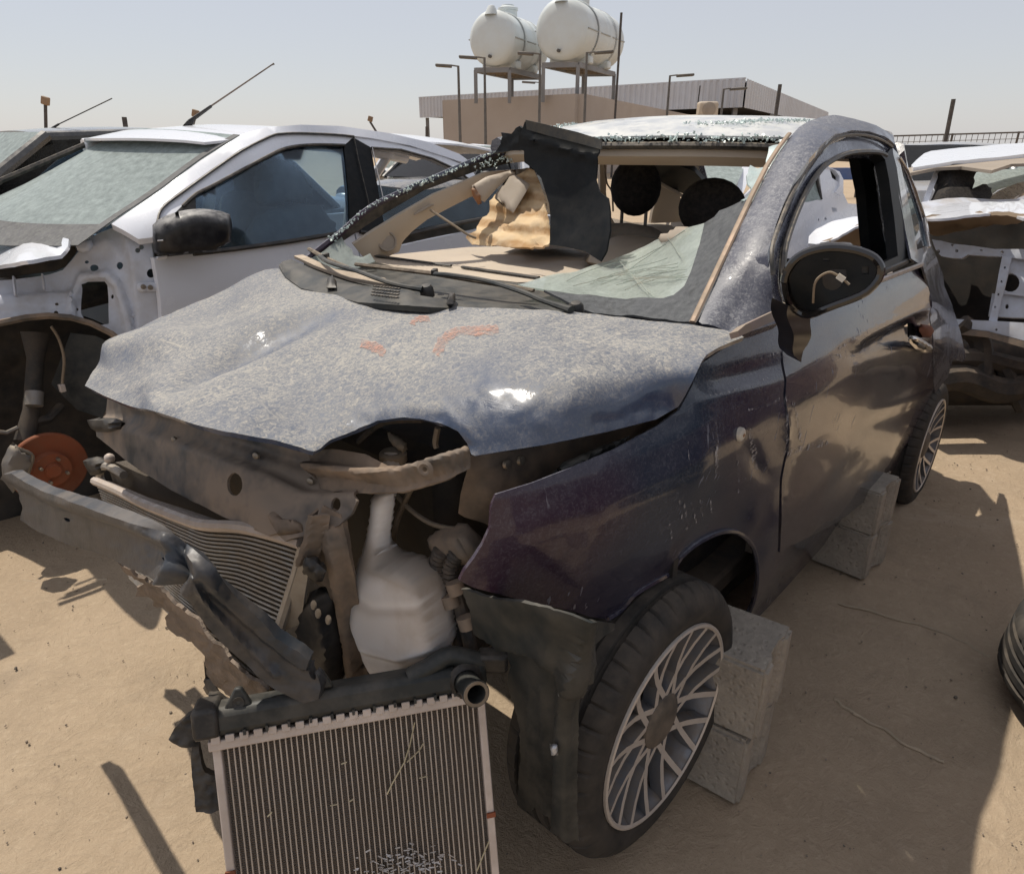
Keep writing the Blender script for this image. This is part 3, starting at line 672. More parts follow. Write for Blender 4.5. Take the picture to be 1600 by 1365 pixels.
# ---- windscreen pillar and roof rail
pil_px = [(1091, 507), (1127, 426), (1153, 370), (1179.5, 313), (1203, 265.5), (1220, 238), (1235, 217), (1248, 202), (1264, 191.6), (1282, 186), (1300, 184), (1332, 190), (1364, 200), (1390, 216), (1396, 230), (1375, 218), (1352, 211), (1326, 210), (1300, 216.5), (1282, 231), (1264, 252), (1240, 289), (1224, 323.5), (1211, 358), (1201, 390), (1204, 430), (1210, 488), (1219, 503), (1160, 522), (1096, 511)]
pil_s = T((1091, 507, 'y', .665), (1160, 522, 'y', .74), (1219, 503, 'y', .775), (1204, 430, 'y', .74), (1127, 426, 'y', .635), (1179, 313, 'y', .585), (1211, 358, 'y', .70), (1203, 265, 'y', .56), (1240, 289, 'y', .655), (1235, 217, 'y', .535), (1264, 252, 'y', .64), (1282, 231, 'y', .63), (1264, 191.6, 'y', .52), (1300, 184, 'y', .515), (1300, 216.5, 'y', .61), (1352, 211, 'y', .59), (1364, 200, 'y', .545), (1390, 216, 'y', .55), (1396, 230, 'y', .60))
pillar = panel('windscreen_pillar', pil_px, pil_s, M['paint_pillar'], car, .03, 9, lambda x, y: .012 * (1 - min(1, linedist(x, y, [(1110, 500), (1160, 400), (1215, 290), (1260, 220), (1310, 200), (1380, 218)])[0] / 30) ** 2) + .002 * fbm(x / 40, y / 40, seed=8), jit=.1)
trimp = [pil_s(*q) + np.array([.012, -.004, .006]) for q in [(1089, 507), (1127, 425), (1153, 369), (1179, 312), (1203, 264), (1222, 234), (1238, 213)]]
MB().tube(trimp, .0065, 6, flat=.6).build('trim_strip', simple('faded_trim', (.34, .24, .17), .5, .3, .3, 30, .2, .05), pillar)
# door frame and its seal
seam = [(1219, 500), (1212, 470), (1206, 430), (1204, 392), (1214, 358), (1227, 323.5), (1243, 289), (1267, 252), (1285, 232), (1302, 218), (1327, 212), (1352, 213), (1375, 220), (1392, 231)]
inner = [(1229, 470), (1222, 440), (1224, 395), (1234, 358), (1250, 318), (1268, 284), (1288, 259), (1308, 246), (1328, 239), (1350, 237), (1372, 238), (1384, 243)]
fr_s = T((1219, 500, 'y', .765), (1204, 392, 'y', .725), (1243, 289, 'y', .65), (1302, 218, 'y', .605), (1392, 231, 'y', .60), (1229, 470, 'y', .755), (1234, 358, 'y', .70), (1288, 259, 'y', .64), (1350, 237, 'y', .625), (1384, 243, 'y', .625), (1418, 403, 'y', .735), (1395, 320, 'y', .68), (1373, 424, 'y', .755), (1412, 340, 'y', .69))
dfr = panel('door_frame', seam + list(reversed(inner)), fr_s, M['paint_pillar'], door, .025, 7, lambda x, y: -.006)
MB().tube([fr_s(*q) + np.array([.004, .004, .002]) for q in smooth_poly(seam[2:], 3)], .0045, 6).build('door_seal', M['frit_edge'], dfr)
MB().tube([fr_s(*q) + np.array([.002, .002, 0]) for q in smooth_poly(inner, 3)], .007, 6).build('window_seal', M['frit_edge'], dfr)
# rear edge of the door frame (black) and belt seal
rfp = [(1372, 238), (1384, 242), (1392, 231), (1400, 262), (1410, 330), (1421, 404), (1373, 426), (1376, 412), (1402, 400), (1396, 340), (1388, 280), (1382, 250)]
panel('rear_frame', rfp, fr_s, M['plastic_panel'], door, .03, 8, lambda x, y: .002)
MB().bar(fr_s(1424, 405), fr_s(1372, 428), .014, .016).build('belt_seal', M['plastic'], door, bevel=.003)
MB().bar(FI.p(1441, 413, 'y', .765), FI.p(1330, 455, 'y', .775), .010, .014).build('belt_trim', simple('dull_trim_metal', (.34, .31, .30), .35, .5, .3, 30, .1, .05), door, bevel=.003)
# black inner B-post seen through the window
panel('inner_post', [(1341, 240), (1366, 238), (1385, 245), (1392, 300), (1402, 398), (1376, 412), (1362, 408), (1358, 370), (1352, 300), (1346, 270)], T((1341, 240, 'y', .56), (1385, 245, 'y', .58), (1402, 398, 'y', .66), (1362, 408, 'y', .63), (1352, 300, 'y', .58)), M['plastic_panel'], car, .03, 8)
panel('inner_glass', [(1363, 250), (1372, 252), (1384, 300), (1392, 370), (1384, 378), (1376, 340), (1370, 290)], T((1363, 250, 'y', .585), (1384, 300, 'y', .605), (1392, 370, 'y', .665), (1370, 290, 'y', .60)), M['glass_dark'], car, .003, 10)
# corner strip at the mirror
panel('corner_trim', [(1153, 517), (1165, 507), (1215, 483), (1231, 487), (1220, 497), (1163, 522), (1156, 526)], T((1153, 517, 'y', .775), (1231, 487, 'y', .795), (1163, 522, 'y', .78), (1215, 483, 'y', .785)), simple('scuffed_trim', (.30, .22, .19), .5, .2, .5, 30, .2, .1), car, .018, 8)

# ---- door mirror, glass gone, hanging open
mo = [(1223, 438), (1226, 425), (1233, 412), (1244, 401), (1259, 393), (1278, 388), (1297, 386), (1316, 387), (1334, 390), (1350, 395), (1363, 402), (1371, 412), (1373, 420), (1369, 435), (1352, 454), (1330, 465), (1305, 474), (1282, 483), (1262, 491), (1247, 487), (1234, 476), (1226, 460)]
ms = T((1223, 438, 'y', .84), (1373, 420, 'y', .97), (1297, 386, 'y', .90), (1282, 483, 'y', .90), (1247, 487, 'y', .86))
mir = empty('door_mirror', (0, 0, 0), 0, car)
inn = [(800 + 0 * 0 + 0, 0)]
cen = np.array([1297., 436.])
inn = [tuple(cen + (np.array(p) - cen) * .90 + np.array([0, -1])) for p in mo]
shell = pillow('mirror_shell', mo, ms, .085, M['mirror_black'], mir, 7, 40, front=0.0)
shell.parent = car; bpy.data.objects.remove(mir); shell.name = 'door_mirror'
rim = [ms(*p) + np.array([.004, .004, 0]) for p in cap_points(mo, 2)]
MB().tube(rim + [rim[0]], .0065, 8, cap=False).build('mirror_rim', simple('gloss_black', (.008, .008, .009), .12, 0, .03, 30, .1, .02, upd=.05, coat=.6), shell)
class Off:
    def __init__(s, sf, dv): s.sf = sf; s.fr = sf.fr; s.dv = np.array(dv)
    def __call__(s, px, py): return s.sf(px, py) + s.dv
insurf = Off(ms, (.006, .006, 0))
panel('mirror_carrier', inn, insurf, M['plastic_panel'], shell, .004, 8, lambda x, y: -.01 * gauss(x, y, 1297, 436, 30), holes=[[(1342, 415), (1353, 415), (1353, 427), (1342, 427)], [(1300, 420), (1318, 420), (1320, 438), (1300, 440)], [(1282, 402), (1292, 402), (1292, 407), (1282, 407)]])
wire = [insurf(*q) + np.array([.012, .012, 0]) for q in [(1259, 468), (1261, 440), (1270, 427), (1284, 421), (1296, 426), (1306, 433), (1314, 440)]]
MB().tube(smooth_poly(wire, 4), .0019, 6).build('mirror_wire', M['cable'], shell)
MB().bar(wire[4], wire[5], .009, .008).build('wire_plug', simple('white_plug', (.6, .58, .52), .5), shell)
panel('mirror_foot', [(1230, 476), (1258, 490), (1272, 488), (1266, 510), (1262, 540), (1252, 566), (1243, 556), (1238, 530), (1234, 500)], T((1228, 470, 'y', .86), (1272, 510, 'y', .86), (1252, 570, 'y', .845)), M['mirror_black'], shell, .03, 6, lambda x, y: .004 * math.sin(y / 9))

# ---- roof
def zroof(x, y):
    zc = np.interp(x, [-2.5, -2.3, -2.0, -1.6, -1.2, -.95, -.8], [1.42, 1.475, 1.515, 1.535, 1.527, 1.495, 1.462])
    return zc - .045 * (abs(y) / .53) ** 2.4
def xhead(y): return -.80 - .18 * (abs(y) / .53) ** 2
rp = []
for u in np.linspace(0, 1, 22):
    r_ = []
    for yy in np.linspace(-.53, .53, 23):
        x = xhead(yy) + (-2.30 - xhead(yy)) * u; yt = yy * (1 - .22 * u ** 3); r_.append((x, yt, zroof(x, yt) + .0015 * fbm(x * 5, yy * 5, seed=9)))
    rp.append(r_)
M['roof'] = simple('dusty_sky_pale_roof', (0.40, 0.42, 0.44), .28, 0, .6, 12, .1, .06, coat=.35, dustcol=(.60, .60, .57), upd=.5)  # pale grey paints the sky's reflection into the dusty glass
roof = grid('roof', rp, M['roof'], car, .006)
MB().tube([(x, -.53 + .10 * ((-x - .95) / 1.35) ** 3, zroof(x, -.53) - .02) for x in np.linspace(-.95, -2.3, 12)], .035, 8).build('right_roof_rail', M['paint_pillar'], car)
# crumbled glass along the broken header and on the roof
def crumbs(name, pts, r, n, parent, mat=None, flat=.5):
    mb = MB()
    for _ in range(n):
        k = random.random() * (len(pts) - 1); i = int(k); a, b2 = np.array(pts[i]), np.array(pts[i + 1]); q = a + (b2 - a) * (k - i)
        q = q + np.random.normal(0, 1, 3) * np.array(r)
        s = random.uniform(.002, .0062); e = Matrix.Rotation(random.uniform(0, 6), 3, Vector((random.random(), random.random(), random.random() + .1)).normalized())
        mb.box(q, (s * random.uniform(.8, 2), s, s * flat), e)
    return mb.build(name, mat or M['crumb'], parent, smooth=False)
header = [(xhead(y) - .0, y, zroof(xhead(y), y)) for y in np.linspace(-.53, .53, 13)]
for nm, pp, rr, nn in (('broken_glass_edge', [(p[0] + .012, p[1], p[2] - .004) for p in header], (.010, .01, .006), 520), ('roof_glass_crumbs', [(-1.0, .24, zroof(-1.0, .24) + .003), (-1.15, .34, zroof(-1.15, .34) + .003), (-1.3, .40, zroof(-1.3, .40) + .003)], (.05, .03, .002), 420), ('roof_glass_crumbs', [(-1.05, -.42, zroof(-1.05, -.42) + .003), (-1.15, -.3, zroof(-1.15, -.3) + .003)], (.03, .03, .002), 120)):
    o = crumbs(nm, pp, rr, nn, car); o['kind'] = 'stuff'
MB().tube([(p[0] + .014, p[1], p[2] - .022) for p in header], .014, 8, flat=.7).build('header_bond', M['frit_edge'], car)
hb = [[(p[0] + dx, p[1] * .97, p[2] + dz) for p in header] for dx, dz in ((.004, -.026), (.010, -.048), (-.02, -.070), (-.10, -.066))]
grid('headliner_edge', hb, M['beige'], car, .008)
grid('headliner', [[(x, yy, zroof(x, yy) - .055) for yy in np.linspace(-.42, .42, 9)] for x in np.linspace(-.92, -2.2, 9)], M['beige_dark'], car, .01)

# ---- windscreen remains
sh_px = [(809, 443), (850, 432), (900, 424), (960, 400), (1000, 384), (1032, 371), (1069, 357), (1090, 350), (1116, 339), (1124, 329), (1146, 322), (1164, 313), (1175, 316), (1153, 366), (1127, 424), (1090, 503), (1000, 494), (930, 488), (905, 478), (850, 458)]
ws = T((1090, 504, 'y', .655), (1127, 425, 'y', .625), (1175, 316, 'y', .58), (905, 480, 'z', 1.115), (809, 443, 'z', 1.135), (1032, 371, 'y', .33), (960, 400, 'y', .22))
frit_in = [(809, 443), (850, 432), (900, 424), (960, 400), (1032, 371), (1069, 357), (1100, 348), (1092, 380), (1079, 424), (1069, 446), (1052, 460), (1037, 466), (979, 466), (900, 458), (850, 452)]
panel('windscreen_piece', frit_in, ws, M['glass_shard'], car, .0045, 10, lambda x, y: .004 * fbm(x / 40, y / 40, seed=11) - .01 * gauss(x, y, 990, 420, 60))
panel('windscreen_frit', [(850, 453), (900, 458.5), (979, 466.5), (1037, 466.5), (1052, 460.5), (1069, 446.5), (1079.5, 424), (1092.5, 380), (1100, 348), (1116, 339), (1124, 329), (1164, 313), (1175, 316), (1153, 366), (1127, 424), (1089, 504), (1000, 495), (930, 489), (905, 480)], ws, M['glass_frit'], car, .005, 10, lambda x, y: .004 * fbm(x / 40, y / 40, seed=11))
wsu = Off(ws, (.004, .004, .003))
cr = []
for _ in range(16):
    a = (random.uniform(880, 1000), random.uniform(420, 455)); ang = random.uniform(-.55, -.1); L = random.uniform(60, 150)
    P = []; x, y = a
    while inpoly(x, y, frit_in) and len(P) < 14: P.append(wsu(x, y)); x += L / 12 * math.cos(ang); y += L / 12 * math.sin(ang); ang += random.uniform(-.12, .12)
    if len(P) > 3: cr.append(P)
for a, b2 in (((962, 402), (1012, 462)), ((1042, 372), (1062, 402)), ((985, 428), (1022, 465))):
    cr.append([wsu(a[0] + (b2[0] - a[0]) * k / 8, a[1] + (b2[1] - a[1]) * k / 8 + random.uniform(-1, 1)) for k in range(9)])
mb = MB()
for P in cr: mb.tube(P, .0009, 4, cap=False)
o = mb.build('glass_cracks', simple('crack_edge', (.30, .36, .31), .4), car); o['kind'] = 'stuff'
panel('windscreen_piece', [(1183, 317), (1197, 306), (1190, 296), (1193, 276), (1197, 250), (1201, 230), (1232, 218), (1226, 232), (1206, 268), (1190, 300)], T((1183, 317, 'y', .578), (1232, 218, 'y', .53), (1206, 268, 'y', .555), (1201, 230, 'y', .50), (1190, 296, 'y', .55)), M['crumb'], car, .004, 7, lambda x, y: .003 * fbm(x / 9, y / 9, seed=12), rough_edge=1.5)
panel('windscreen_piece', [(1158, 313), (1174, 300), (1166, 275), (1172, 258), (1184, 262), (1196, 262), (1192, 290), (1180, 314)], T((1158, 313, 'y', .55), (1172, 258, 'y', .52), (1196, 262, 'y', .55), (1180, 314, 'y', .575)), M['crumb'], car, .004, 7, lambda x, y: .003 * fbm(x / 9, y / 9, seed=13), rough_edge=1.5)
# far (right) pillar: glass rim, black bond, beige trim
rp_s = T((475, 409, 'y', -.66), (531, 366, 'y', -.62), (637, 297, 'y', -.575), (740, 258, 'y', -.54), (808, 236, 'y', -.51), (609, 386, 'y', -.63), (681, 323, 'y', -.57), (737, 301, 'y', -.55), (820, 260, 'y', -.50))
rb = smooth_poly([(474, 410), (505, 385), (531, 365), (578, 325), (637, 296), (681, 277), (731, 255), (772, 240), (808, 233)], 4)
for off, rad, nm, mt in ((0, .010, 'right_pillar_bond', M['paint']),):
    MB().tube([rp_s(*q) for q in rb], rad, 6).build(nm, mt, car)
panel('right_pillar_frit', [tuple(p) for p in rb] + [(815, 250), (741, 268), (662, 297), (600, 333), (535, 376), (520, 392), (500, 400)], rp_s, M['frit_edge'], car, .006, 10, lambda x, y: .004)
o = crumbs('broken_glass_edge', [rp_s(q[0], q[1] + 2) + np.array([.01, .01, .006]) for q in rb[6:]], (.004, .004, .004), 260, car); o['kind'] = 'stuff'
o = crumbs('broken_glass_edge', [rp_s(740, 262) + np.array([.01, .02, .0]), rp_s(812, 240) + np.array([.01, .05, .0]), rp_s(845, 238) + np.array([.0, .08, .0])], (.01, .014, .006), 200, car); o['kind'] = 'stuff'
trim_px = [(553, 398), (537, 378), (600, 336), (662, 300), (741, 266), (790, 262), (760, 290), (737, 301), (719, 304), (681, 323), (650, 339), (628, 357), (614, 375), (609, 390), (590, 398)]
rt_s = Off(rp_s, (-.015, .03, -.006))
rtrim = panel('right_pillar_trim', trim_px, rt_s, M['beige'], car, .012, 8, lambda x, y: .01 * (1 - min(1, linedist(x, y, [(570, 390), (600, 355), (680, 310), (745, 280)])[0] / 22) ** 2))
sp = rt_s(587, 375) + np.array([.004, .012, .004])
MB().lathe([(.0, .004), (.012, .006), (.024, .004), (.027, .009), (.031, .009), (.033, .0)], sp, (.45, .85, .2), 20).build('speaker_grille', M['beige_dark'], rtrim)
gh = [rt_s(*q) + np.array([.012, .02, .004]) for q in [(630, 333), (640, 327), (655, 319), (660, 318)]]
MB().tube(gh, [.003, .006, .006, .003], 6).build('grab_handle_mount', M['beige_dark'], rtrim)
panel('windscreen_piece', [(478, 408), (500, 396), (520, 381), (534, 370), (541, 383), (550, 390), (553, 399), (566, 402), (578, 396), (586, 408), (560, 418), (520, 420), (500, 416)], T((478, 408, 'y', -.645), (534, 370, 'y', -.615), (586, 408, 'y', -.50), (540, 420, 'y', -.53)), M['glass_shard'], car, .004, 7, lambda x, y: .002 * fbm(x / 12, y / 12, seed=14))

# ---- cowl, wipers
cw_s = T((437, 415, 'y', -.60), (497, 450, 'z', 1.115), (559, 470, 'z', 1.122), (675, 477, 'z', 1.135), (456, 404, 'y', -.59), (544, 440, 'z', 1.118), (700, 470, 'z', 1.125), (900, 486, 'z', 1.125))
cowl = panel('cowl_trim', [(436, 416), (442, 408), (456, 405), (490, 421), (544, 441), (620, 456), (700, 468), (900, 484), (905, 490), (800, 484), (675, 480), (559, 472), (511, 460), (470, 450), (445, 432)], cw_s, M['plastic_dusty'], car, .012, 8, lambda x, y: .010 * (1 - min(1, linedist(x, y, [(445, 420), (500, 440), (560, 457), (640, 466)])[0] / 12) ** 2))
panel('cowl_inner', [(456, 404), (470, 402), (520, 425), (600, 440), (612, 452), (545, 440), (490, 420)], Off(cw_s, (-.02, -.02, .004)), simple('faded_seal', (.45, .36, .27), .7, 0, .3, 30, .1, .1), car, .008, 8)
for i in range(9):
    for j in range(4):
        x = 587 + i * 4.6 - j * 1.2; y = 456 + j * 4.6 + i * .55
        q = Off(cw_s, (.003, .003, .014))(x, y)
        if i == 0 and j == 0: gm = MB()
        gm.box(q, (.0062, .0062, .003))
gm.build('cowl_grille', M['frit_edge'], cowl, smooth=False)
for q, s in (((520, 448), 8), ((705, 474), 7)):
    c_ = cw_s(*q); pillow('cowl_clip', [(q[0] - s, q[1] + 7), (q[0] - s + 2, q[1] - 6), (q[0] + 2, q[1] - 10), (q[0] + s, q[1] - 4), (q[0] + s, q[1] + 7)], Off(cw_s, (.012, .012, .012)), .012, M['plastic'], cowl, 4, 5)
# scuttle below the glass
panel('scuttle', [(475, 410), (553, 400), (640, 424), (809, 442), (905, 479), (1000, 494), (905, 489), (800, 483), (715, 478), (612, 455), (545, 438), (490, 418)], T((475, 410, 'y', -.63), (640, 424, 'z', 1.085), (809, 442, 'z', 1.09), (905, 485, 'z', 1.105), (715, 478, 'z', 1.09), (545, 438, 'z', 1.085), (1000, 494, 'z', 1.10)), M['plastic_dusty'], car, .02, 12)
def wp(px, py, z): return FI.p(px, py, 'z', z)
def wiper(arm, blade, piv, z0):
    w_ = MB().tube(smooth_poly([wp(x, y, z) for x, y, z in arm], 4), [.011] + [.010] * 2 + [.008] * (4 * (len(arm) - 1) - 2), 8, flat=.7).build('wiper_arm', M['plastic_dusty'], car)
    MB().lathe([(0, .016), (.010, .015), (.016, .008), (.017, -.012)], wp(*piv), (.25, .1, 1), 16).build('pivot_cap', M['plastic'], w_)
    MB().tube([wp(*p) for p in blade], [.007, .008, .008, .006], 6, flat=.8).build('wiper_blade', simple('worn_wiper_rubber', (.09, .065, .045), .7, 0, .4, 40, .3, .2), w_)
    m = blade[1]; MB().box(wp(m[0] + 4, m[1] - 2, m[2] + .006), (.03, .014, .016), Matrix.Rotation(.6, 3, 'Z')).build('blade_clip', M['plastic'], w_, bevel=.003)
wiper([(893, 484, 1.14), (850, 470, 1.145), (819, 457, 1.15), (762, 439, 1.152), (706, 430, 1.148), (680, 428, 1.144)], [(556, 413, 1.128), (675, 427, 1.135), (760, 441, 1.132), (834, 454, 1.128)], (900, 483, 1.132), 0)
wiper([(660, 452, 1.135), (630, 447, 1.14), (600, 439, 1.145), (560, 424, 1.148), (515, 410, 1.148), (500, 400, 1.148)], [(483, 389, 1.145), (505, 402, 1.14), (525, 411, 1.135), (544, 418, 1.13)], (667, 455, 1.128), 0)

# ---- cabin
dash = T((553, 402, 'y', -.60), (731, 386, 'z', 1.075), (840, 437, 'z', 1.085), (640, 424, 'z', 1.085), (950, 400, 'z', 1.085), (1060, 420, 'z', 1.06), (1040, 362, 'z', 1.09), (870, 382, 'z', 1.075))
dsh = panel('dashboard', [(560, 402), (584, 401), (660, 393), (731, 386), (794, 385), (860, 380), (931, 398), (960, 385), (1000, 366), (1060, 352), (1110, 345), (1110, 420), (1060, 470), (905, 474), (840, 440), (809, 441), (640, 423)], dash, M['beige'], car, .03, 10, lambda x, y: .0)
hump = pillow('instrument_hood', [(905, 416), (930, 400), (965, 382), (1000, 371), (1035, 367), (1060, 372), (1075, 390), (1070, 420), (1010, 425), (940, 424)], Off(dash, (0, 0, .02)), .05, M['beige'], car, 8, 40)
for a, b2 in (((583, 402), (705, 418)), ((722, 420), (842, 437))):
    P = [dash(a[0] + (b2[0] - a[0]) * k / 6, a[1] + (b2[1] - a[1]) * k / 6) + np.array([0, 0, .006]) for k in range(7)]
    MB().tube(P, .007, 6, flat=.6).build('demister_vent', M['plastic'], dsh)
o = pillow('torn_dash_flap', [(782, 394), (800, 388), (822, 378), (870, 383), (905, 395), (932, 404), (880, 402), (820, 405), (818, 398)], Off(dash, (0, 0, .03)), .008, M['beige_dark'], car, 7, 8)
pillow('steering_wheel', [(1028, 372), (1060, 357), (1082, 356), (1092, 365), (1086, 378), (1060, 388), (1036, 388)], T((1028, 372, 'x', -.62), (1082, 356, 'x', -.62), (1060, 388, 'x', -.58)), .02, M['beige_dark'], car, 6, 12)
def hrest(px, py, x, rx, rz, mat, nm='headrest'):
    c_ = FI.p(px, py, 'x', x)
    h_ = MB().ellipsoid(c_, (.06, rx, rz), 20, 12).build(nm, mat, car)
    [MB().tube([c_ + np.array([0, k, -rz * .8]), c_ + np.array([0, k, -rz - .1])], .007, 6).build('headrest_post', M['steel'], h_) for k in (-.05, .05)]
    return c_
c1 = hrest(993, 292, -1.25, .098, .100, M['seat_black']); c2 = hrest(1112, 326, -1.12, .112, .092, M['seat_black'])
for c_, mt in ((c1, M['seat_brown']), (c2, M['seat_black'])):
    mb = MB()
    for k, (dz, wd, dx) in enumerate(((-.16, .16, 0), (-.19, .22, .0), (-.35, .25, .04), (-.6, .26, .09), (-.75, .24, .12))):
        pass
    sb = MB().ellipsoid((c_[0] + .04, c_[1], c_[2] - .46), (.09, .25, .34), 18, 12, p=.7).build('seat_back', mt, car)
    MB().ellipsoid((c_[0] + .32, c_[1], c_[2] - .78), (.28, .25, .10), 18, 10, p=.7).build('seat_cushion', mt, car)
MB().box((-2.05, 0, .66), (.20, 1.1, .46), Matrix.Rotation(-.25, 3, 'Y')).build('rear_seat_back', M['seat_brown'], car, bevel=.05)
# right-hand B-post, belt bar and side trim in beige
xs = lambda q, v: FI.p(q[0], q[1], 'y', v)
panel('right_inner_post', [(1022, 282), (1060, 300), (1070, 330), (1075, 356), (1015, 358), (1020, 330), (1029, 300)], T((1022, 282, 'y', -.52), (1070, 330, 'y', -.45), (1015, 358, 'y', -.58)), M['beige'], car, .03, 8)
panel('right_inner_bar', [(990, 250), (1010, 246), (1052, 256), (1085, 268), (1102, 286), (1070, 304), (1030, 286), (1010, 270)], T((990, 250, 'y', -.5), (1102, 286, 'x', -2.2), (1030, 286, 'y', -.5)), M['plastic_panel'], car, .03, 8)
MB().tube([xs((990, 252), -.49), xs((1012, 271), -.49), FI.p(1032, 287, 'y', -.48), FI.p(1066, 306, 'y', -.40)], .008, 6).build('belt_guide', M['beige'], car)
panel('right_side_trim', [(937, 256), (948, 258), (947, 300), (950, 330), (960, 348), (990, 356), (1020, 357), (1080, 352), (1060, 366), (1000, 370), (960, 365), (945, 350), (938, 300)], T((937, 256, 'y', -.5), (945, 350, 'y', -.60), (1080, 352, 'x', -1.9), (1000, 362, 'y', -.62)), M['beige'], car, .03, 7)
MB().tube(smooth_poly([xs((945, 236), -.42), xs((944, 250), -.46), xs((948, 285), -.5), xs((956, 300), -.52), xs((958, 330), -.55)], 4), .004, 6).build('seat_belt', M['cable'], car)
rear_arc = [(-2.24, y, 1.42 - .02 * (y / .5) ** 2) for y in np.linspace(-.40, .40, 9)]
MB().tube(rear_arc, .04, 8).build('rear_header', M['beige_dark'], car)
for s in (-1, 1): MB().tube([(-2.22, s * .44, 1.42), (-2.40, s * .46, 1.25), (-2.60, s * .47, 1.0)], .04, 8).build('rear_pillar', M['paint_pillar'], car)
# crumpled cloth and visors behind the passenger glass
panel('airbag_cloth', [(772, 304), (790, 285), (822, 267), (837, 270), (850, 310), (856, 345), (858, 384), (794, 388), (740, 384), (732, 374), (750, 364), (750, 345), (762, 329)], T((772, 304, 'x', -.95), (837, 270, 'x', -.98), (858, 384, 'x', -.70), (740, 384, 'x', -.80), (800, 340, 'x', -.80)), M['cloth_tan'], car, .006, 6, lambda x, y: .030 * fbm(x / 38, y / 34, seed=15) + .006 * fbm(x / 10, y / 9, seed=16))
pillow('sun_visor', [(793, 277), (805, 273), (828, 288), (822, 300), (802, 333), (786, 322), (773, 310), (775, 302)], T((793, 277, 'x', -.90), (828, 288, 'x', -.88), (802, 333, 'x', -.80)), .009, M['beige_dark'], car, 6, 6)
pillow('sun_visor', [(737, 290), (760, 276), (800, 266), (828, 262), (812, 272), (795, 278), (775, 296), (757, 316), (745, 310)], T((737, 290, 'y', -.50), (828, 262, 'y', -.40), (757, 316, 'y', -.46)), .010, M['beige'], car, 6, 8)
pillow('visor_clip', [(736, 296), (741, 290), (750, 305), (753, 318), (747, 320), (739, 308)], T((736, 296, 'y', -.48), (753, 318, 'y', -.45), (747, 305, 'y', -.46)), .012, simple('rusty_clip', (.28, .12, .05), .7, 0, .3, 30, .2, .1), car, 4, 5)
MB().tube(smooth_poly([FI.p(672, 328, 'y', -.52), FI.p(700, 346, 'y', -.45), FI.p(730, 366, 'y', -.38), FI.p(744, 372, 'y', -.36)], 4), .004, 6).build('loose_cable', M['cable'], car)
# ================================================================== the opened-up nose
bay = MB().box((.08, -0.04, .66), (.34, .9, .5)).build('engine_block', M['dark_bay'], car, bevel=.04)
grid('firewall', [[(-.08, y, z) for y in np.linspace(-.72, .72, 7)] for z in (.35, .6, .85, 1.06)], M['dark_bay'], car, .02)
for s in (-1,): MB().box((.18, s * .55, .78), (.5, .04, .30)).build('inner_wing', M['tanmetal'] if s > 0 else M['dark_bay'], car, bevel=.01)
# upper slam panel, bent, with holes
def ell(cx, cy, a, b_, n=14, rot=0.): return [(cx + a * math.cos(t) * math.cos(rot) - b_ * math.sin(t) * math.sin(rot), cy + a * math.cos(t) * math.sin(rot) + b_ * math.sin(t) * math.cos(rot)) for t in [2 * math.pi * k / n for k in range(n)]]
sp_s = T((162, 622, 'x', .45), (158, 682, 'x', .455), (311, 672, 'x', .50), (481, 712, 'x', .445), (375, 757, 'x', .515), (271, 761, 'x', .52), (452, 838, 'x', .53), (558, 775, 'x', .46), (540, 815, 'x', .48))
slam = panel('slam_panel', [(161, 622), (205, 638), (269, 656), (311, 667), (375, 682), (417, 690), (481, 708), (520, 730), (555, 765), (566, 783), (556, 803), (536, 822), (517, 830), (492, 836), (462, 842), (452, 846), (440, 834), (428, 837), (395, 824), (356, 806), (313, 784), (271, 761), (236, 740), (202, 717), (178, 697), (158, 681), (156, 660)], sp_s, M['slam'], car, .005, 6,
    lambda x, y: .010 * math.tanh((y - np.interp(x, [170, 300, 420, 480], [655, 694, 738, 768])) / 4.) - .008 * math.exp(-(linedist(x, y, [(200, 645), (320, 678), (470, 722)])[0] / 8) ** 2) + .006 * math.exp(-(abs(x - 302 - (y - 700) * .1) / 3.) ** 2) + .0035 * fbm(x / 60, y / 50, seed=21), holes=[ell(375, 757, 12, 18, rot=-.1), ell(531, 789, 8, 11, rot=.3), ell(528, 768, 6, 2.5)])
for q in ((437, 800), (478, 817), (272, 687), (485, 752), (400, 712)):
    MB().lathe([(0, .004), (.004, .004), (.0065, .002), (.007, -.002)], sp_s(*q), (.9, .3, .1), 12).build('bolt', M['bolt'], slam)
pillow('bonnet_bracket', [(428, 797), (440, 794), (452, 806), (470, 808), (482, 814), (484, 826), (466, 830), (446, 832), (432, 812)], Off(sp_s, (.012, .0, 0)), .01, M['tanmetal'], slam, 6, 6)
pillow('plug_connector', [(145, 655), (156, 652), (180, 653), (190, 659), (188, 670), (168, 675), (152, 675)], T((145, 655, 'x', .47), (190, 659, 'x', .475), (168, 675, 'x', .48)), .02, M['plastic'], car, 5, 7)
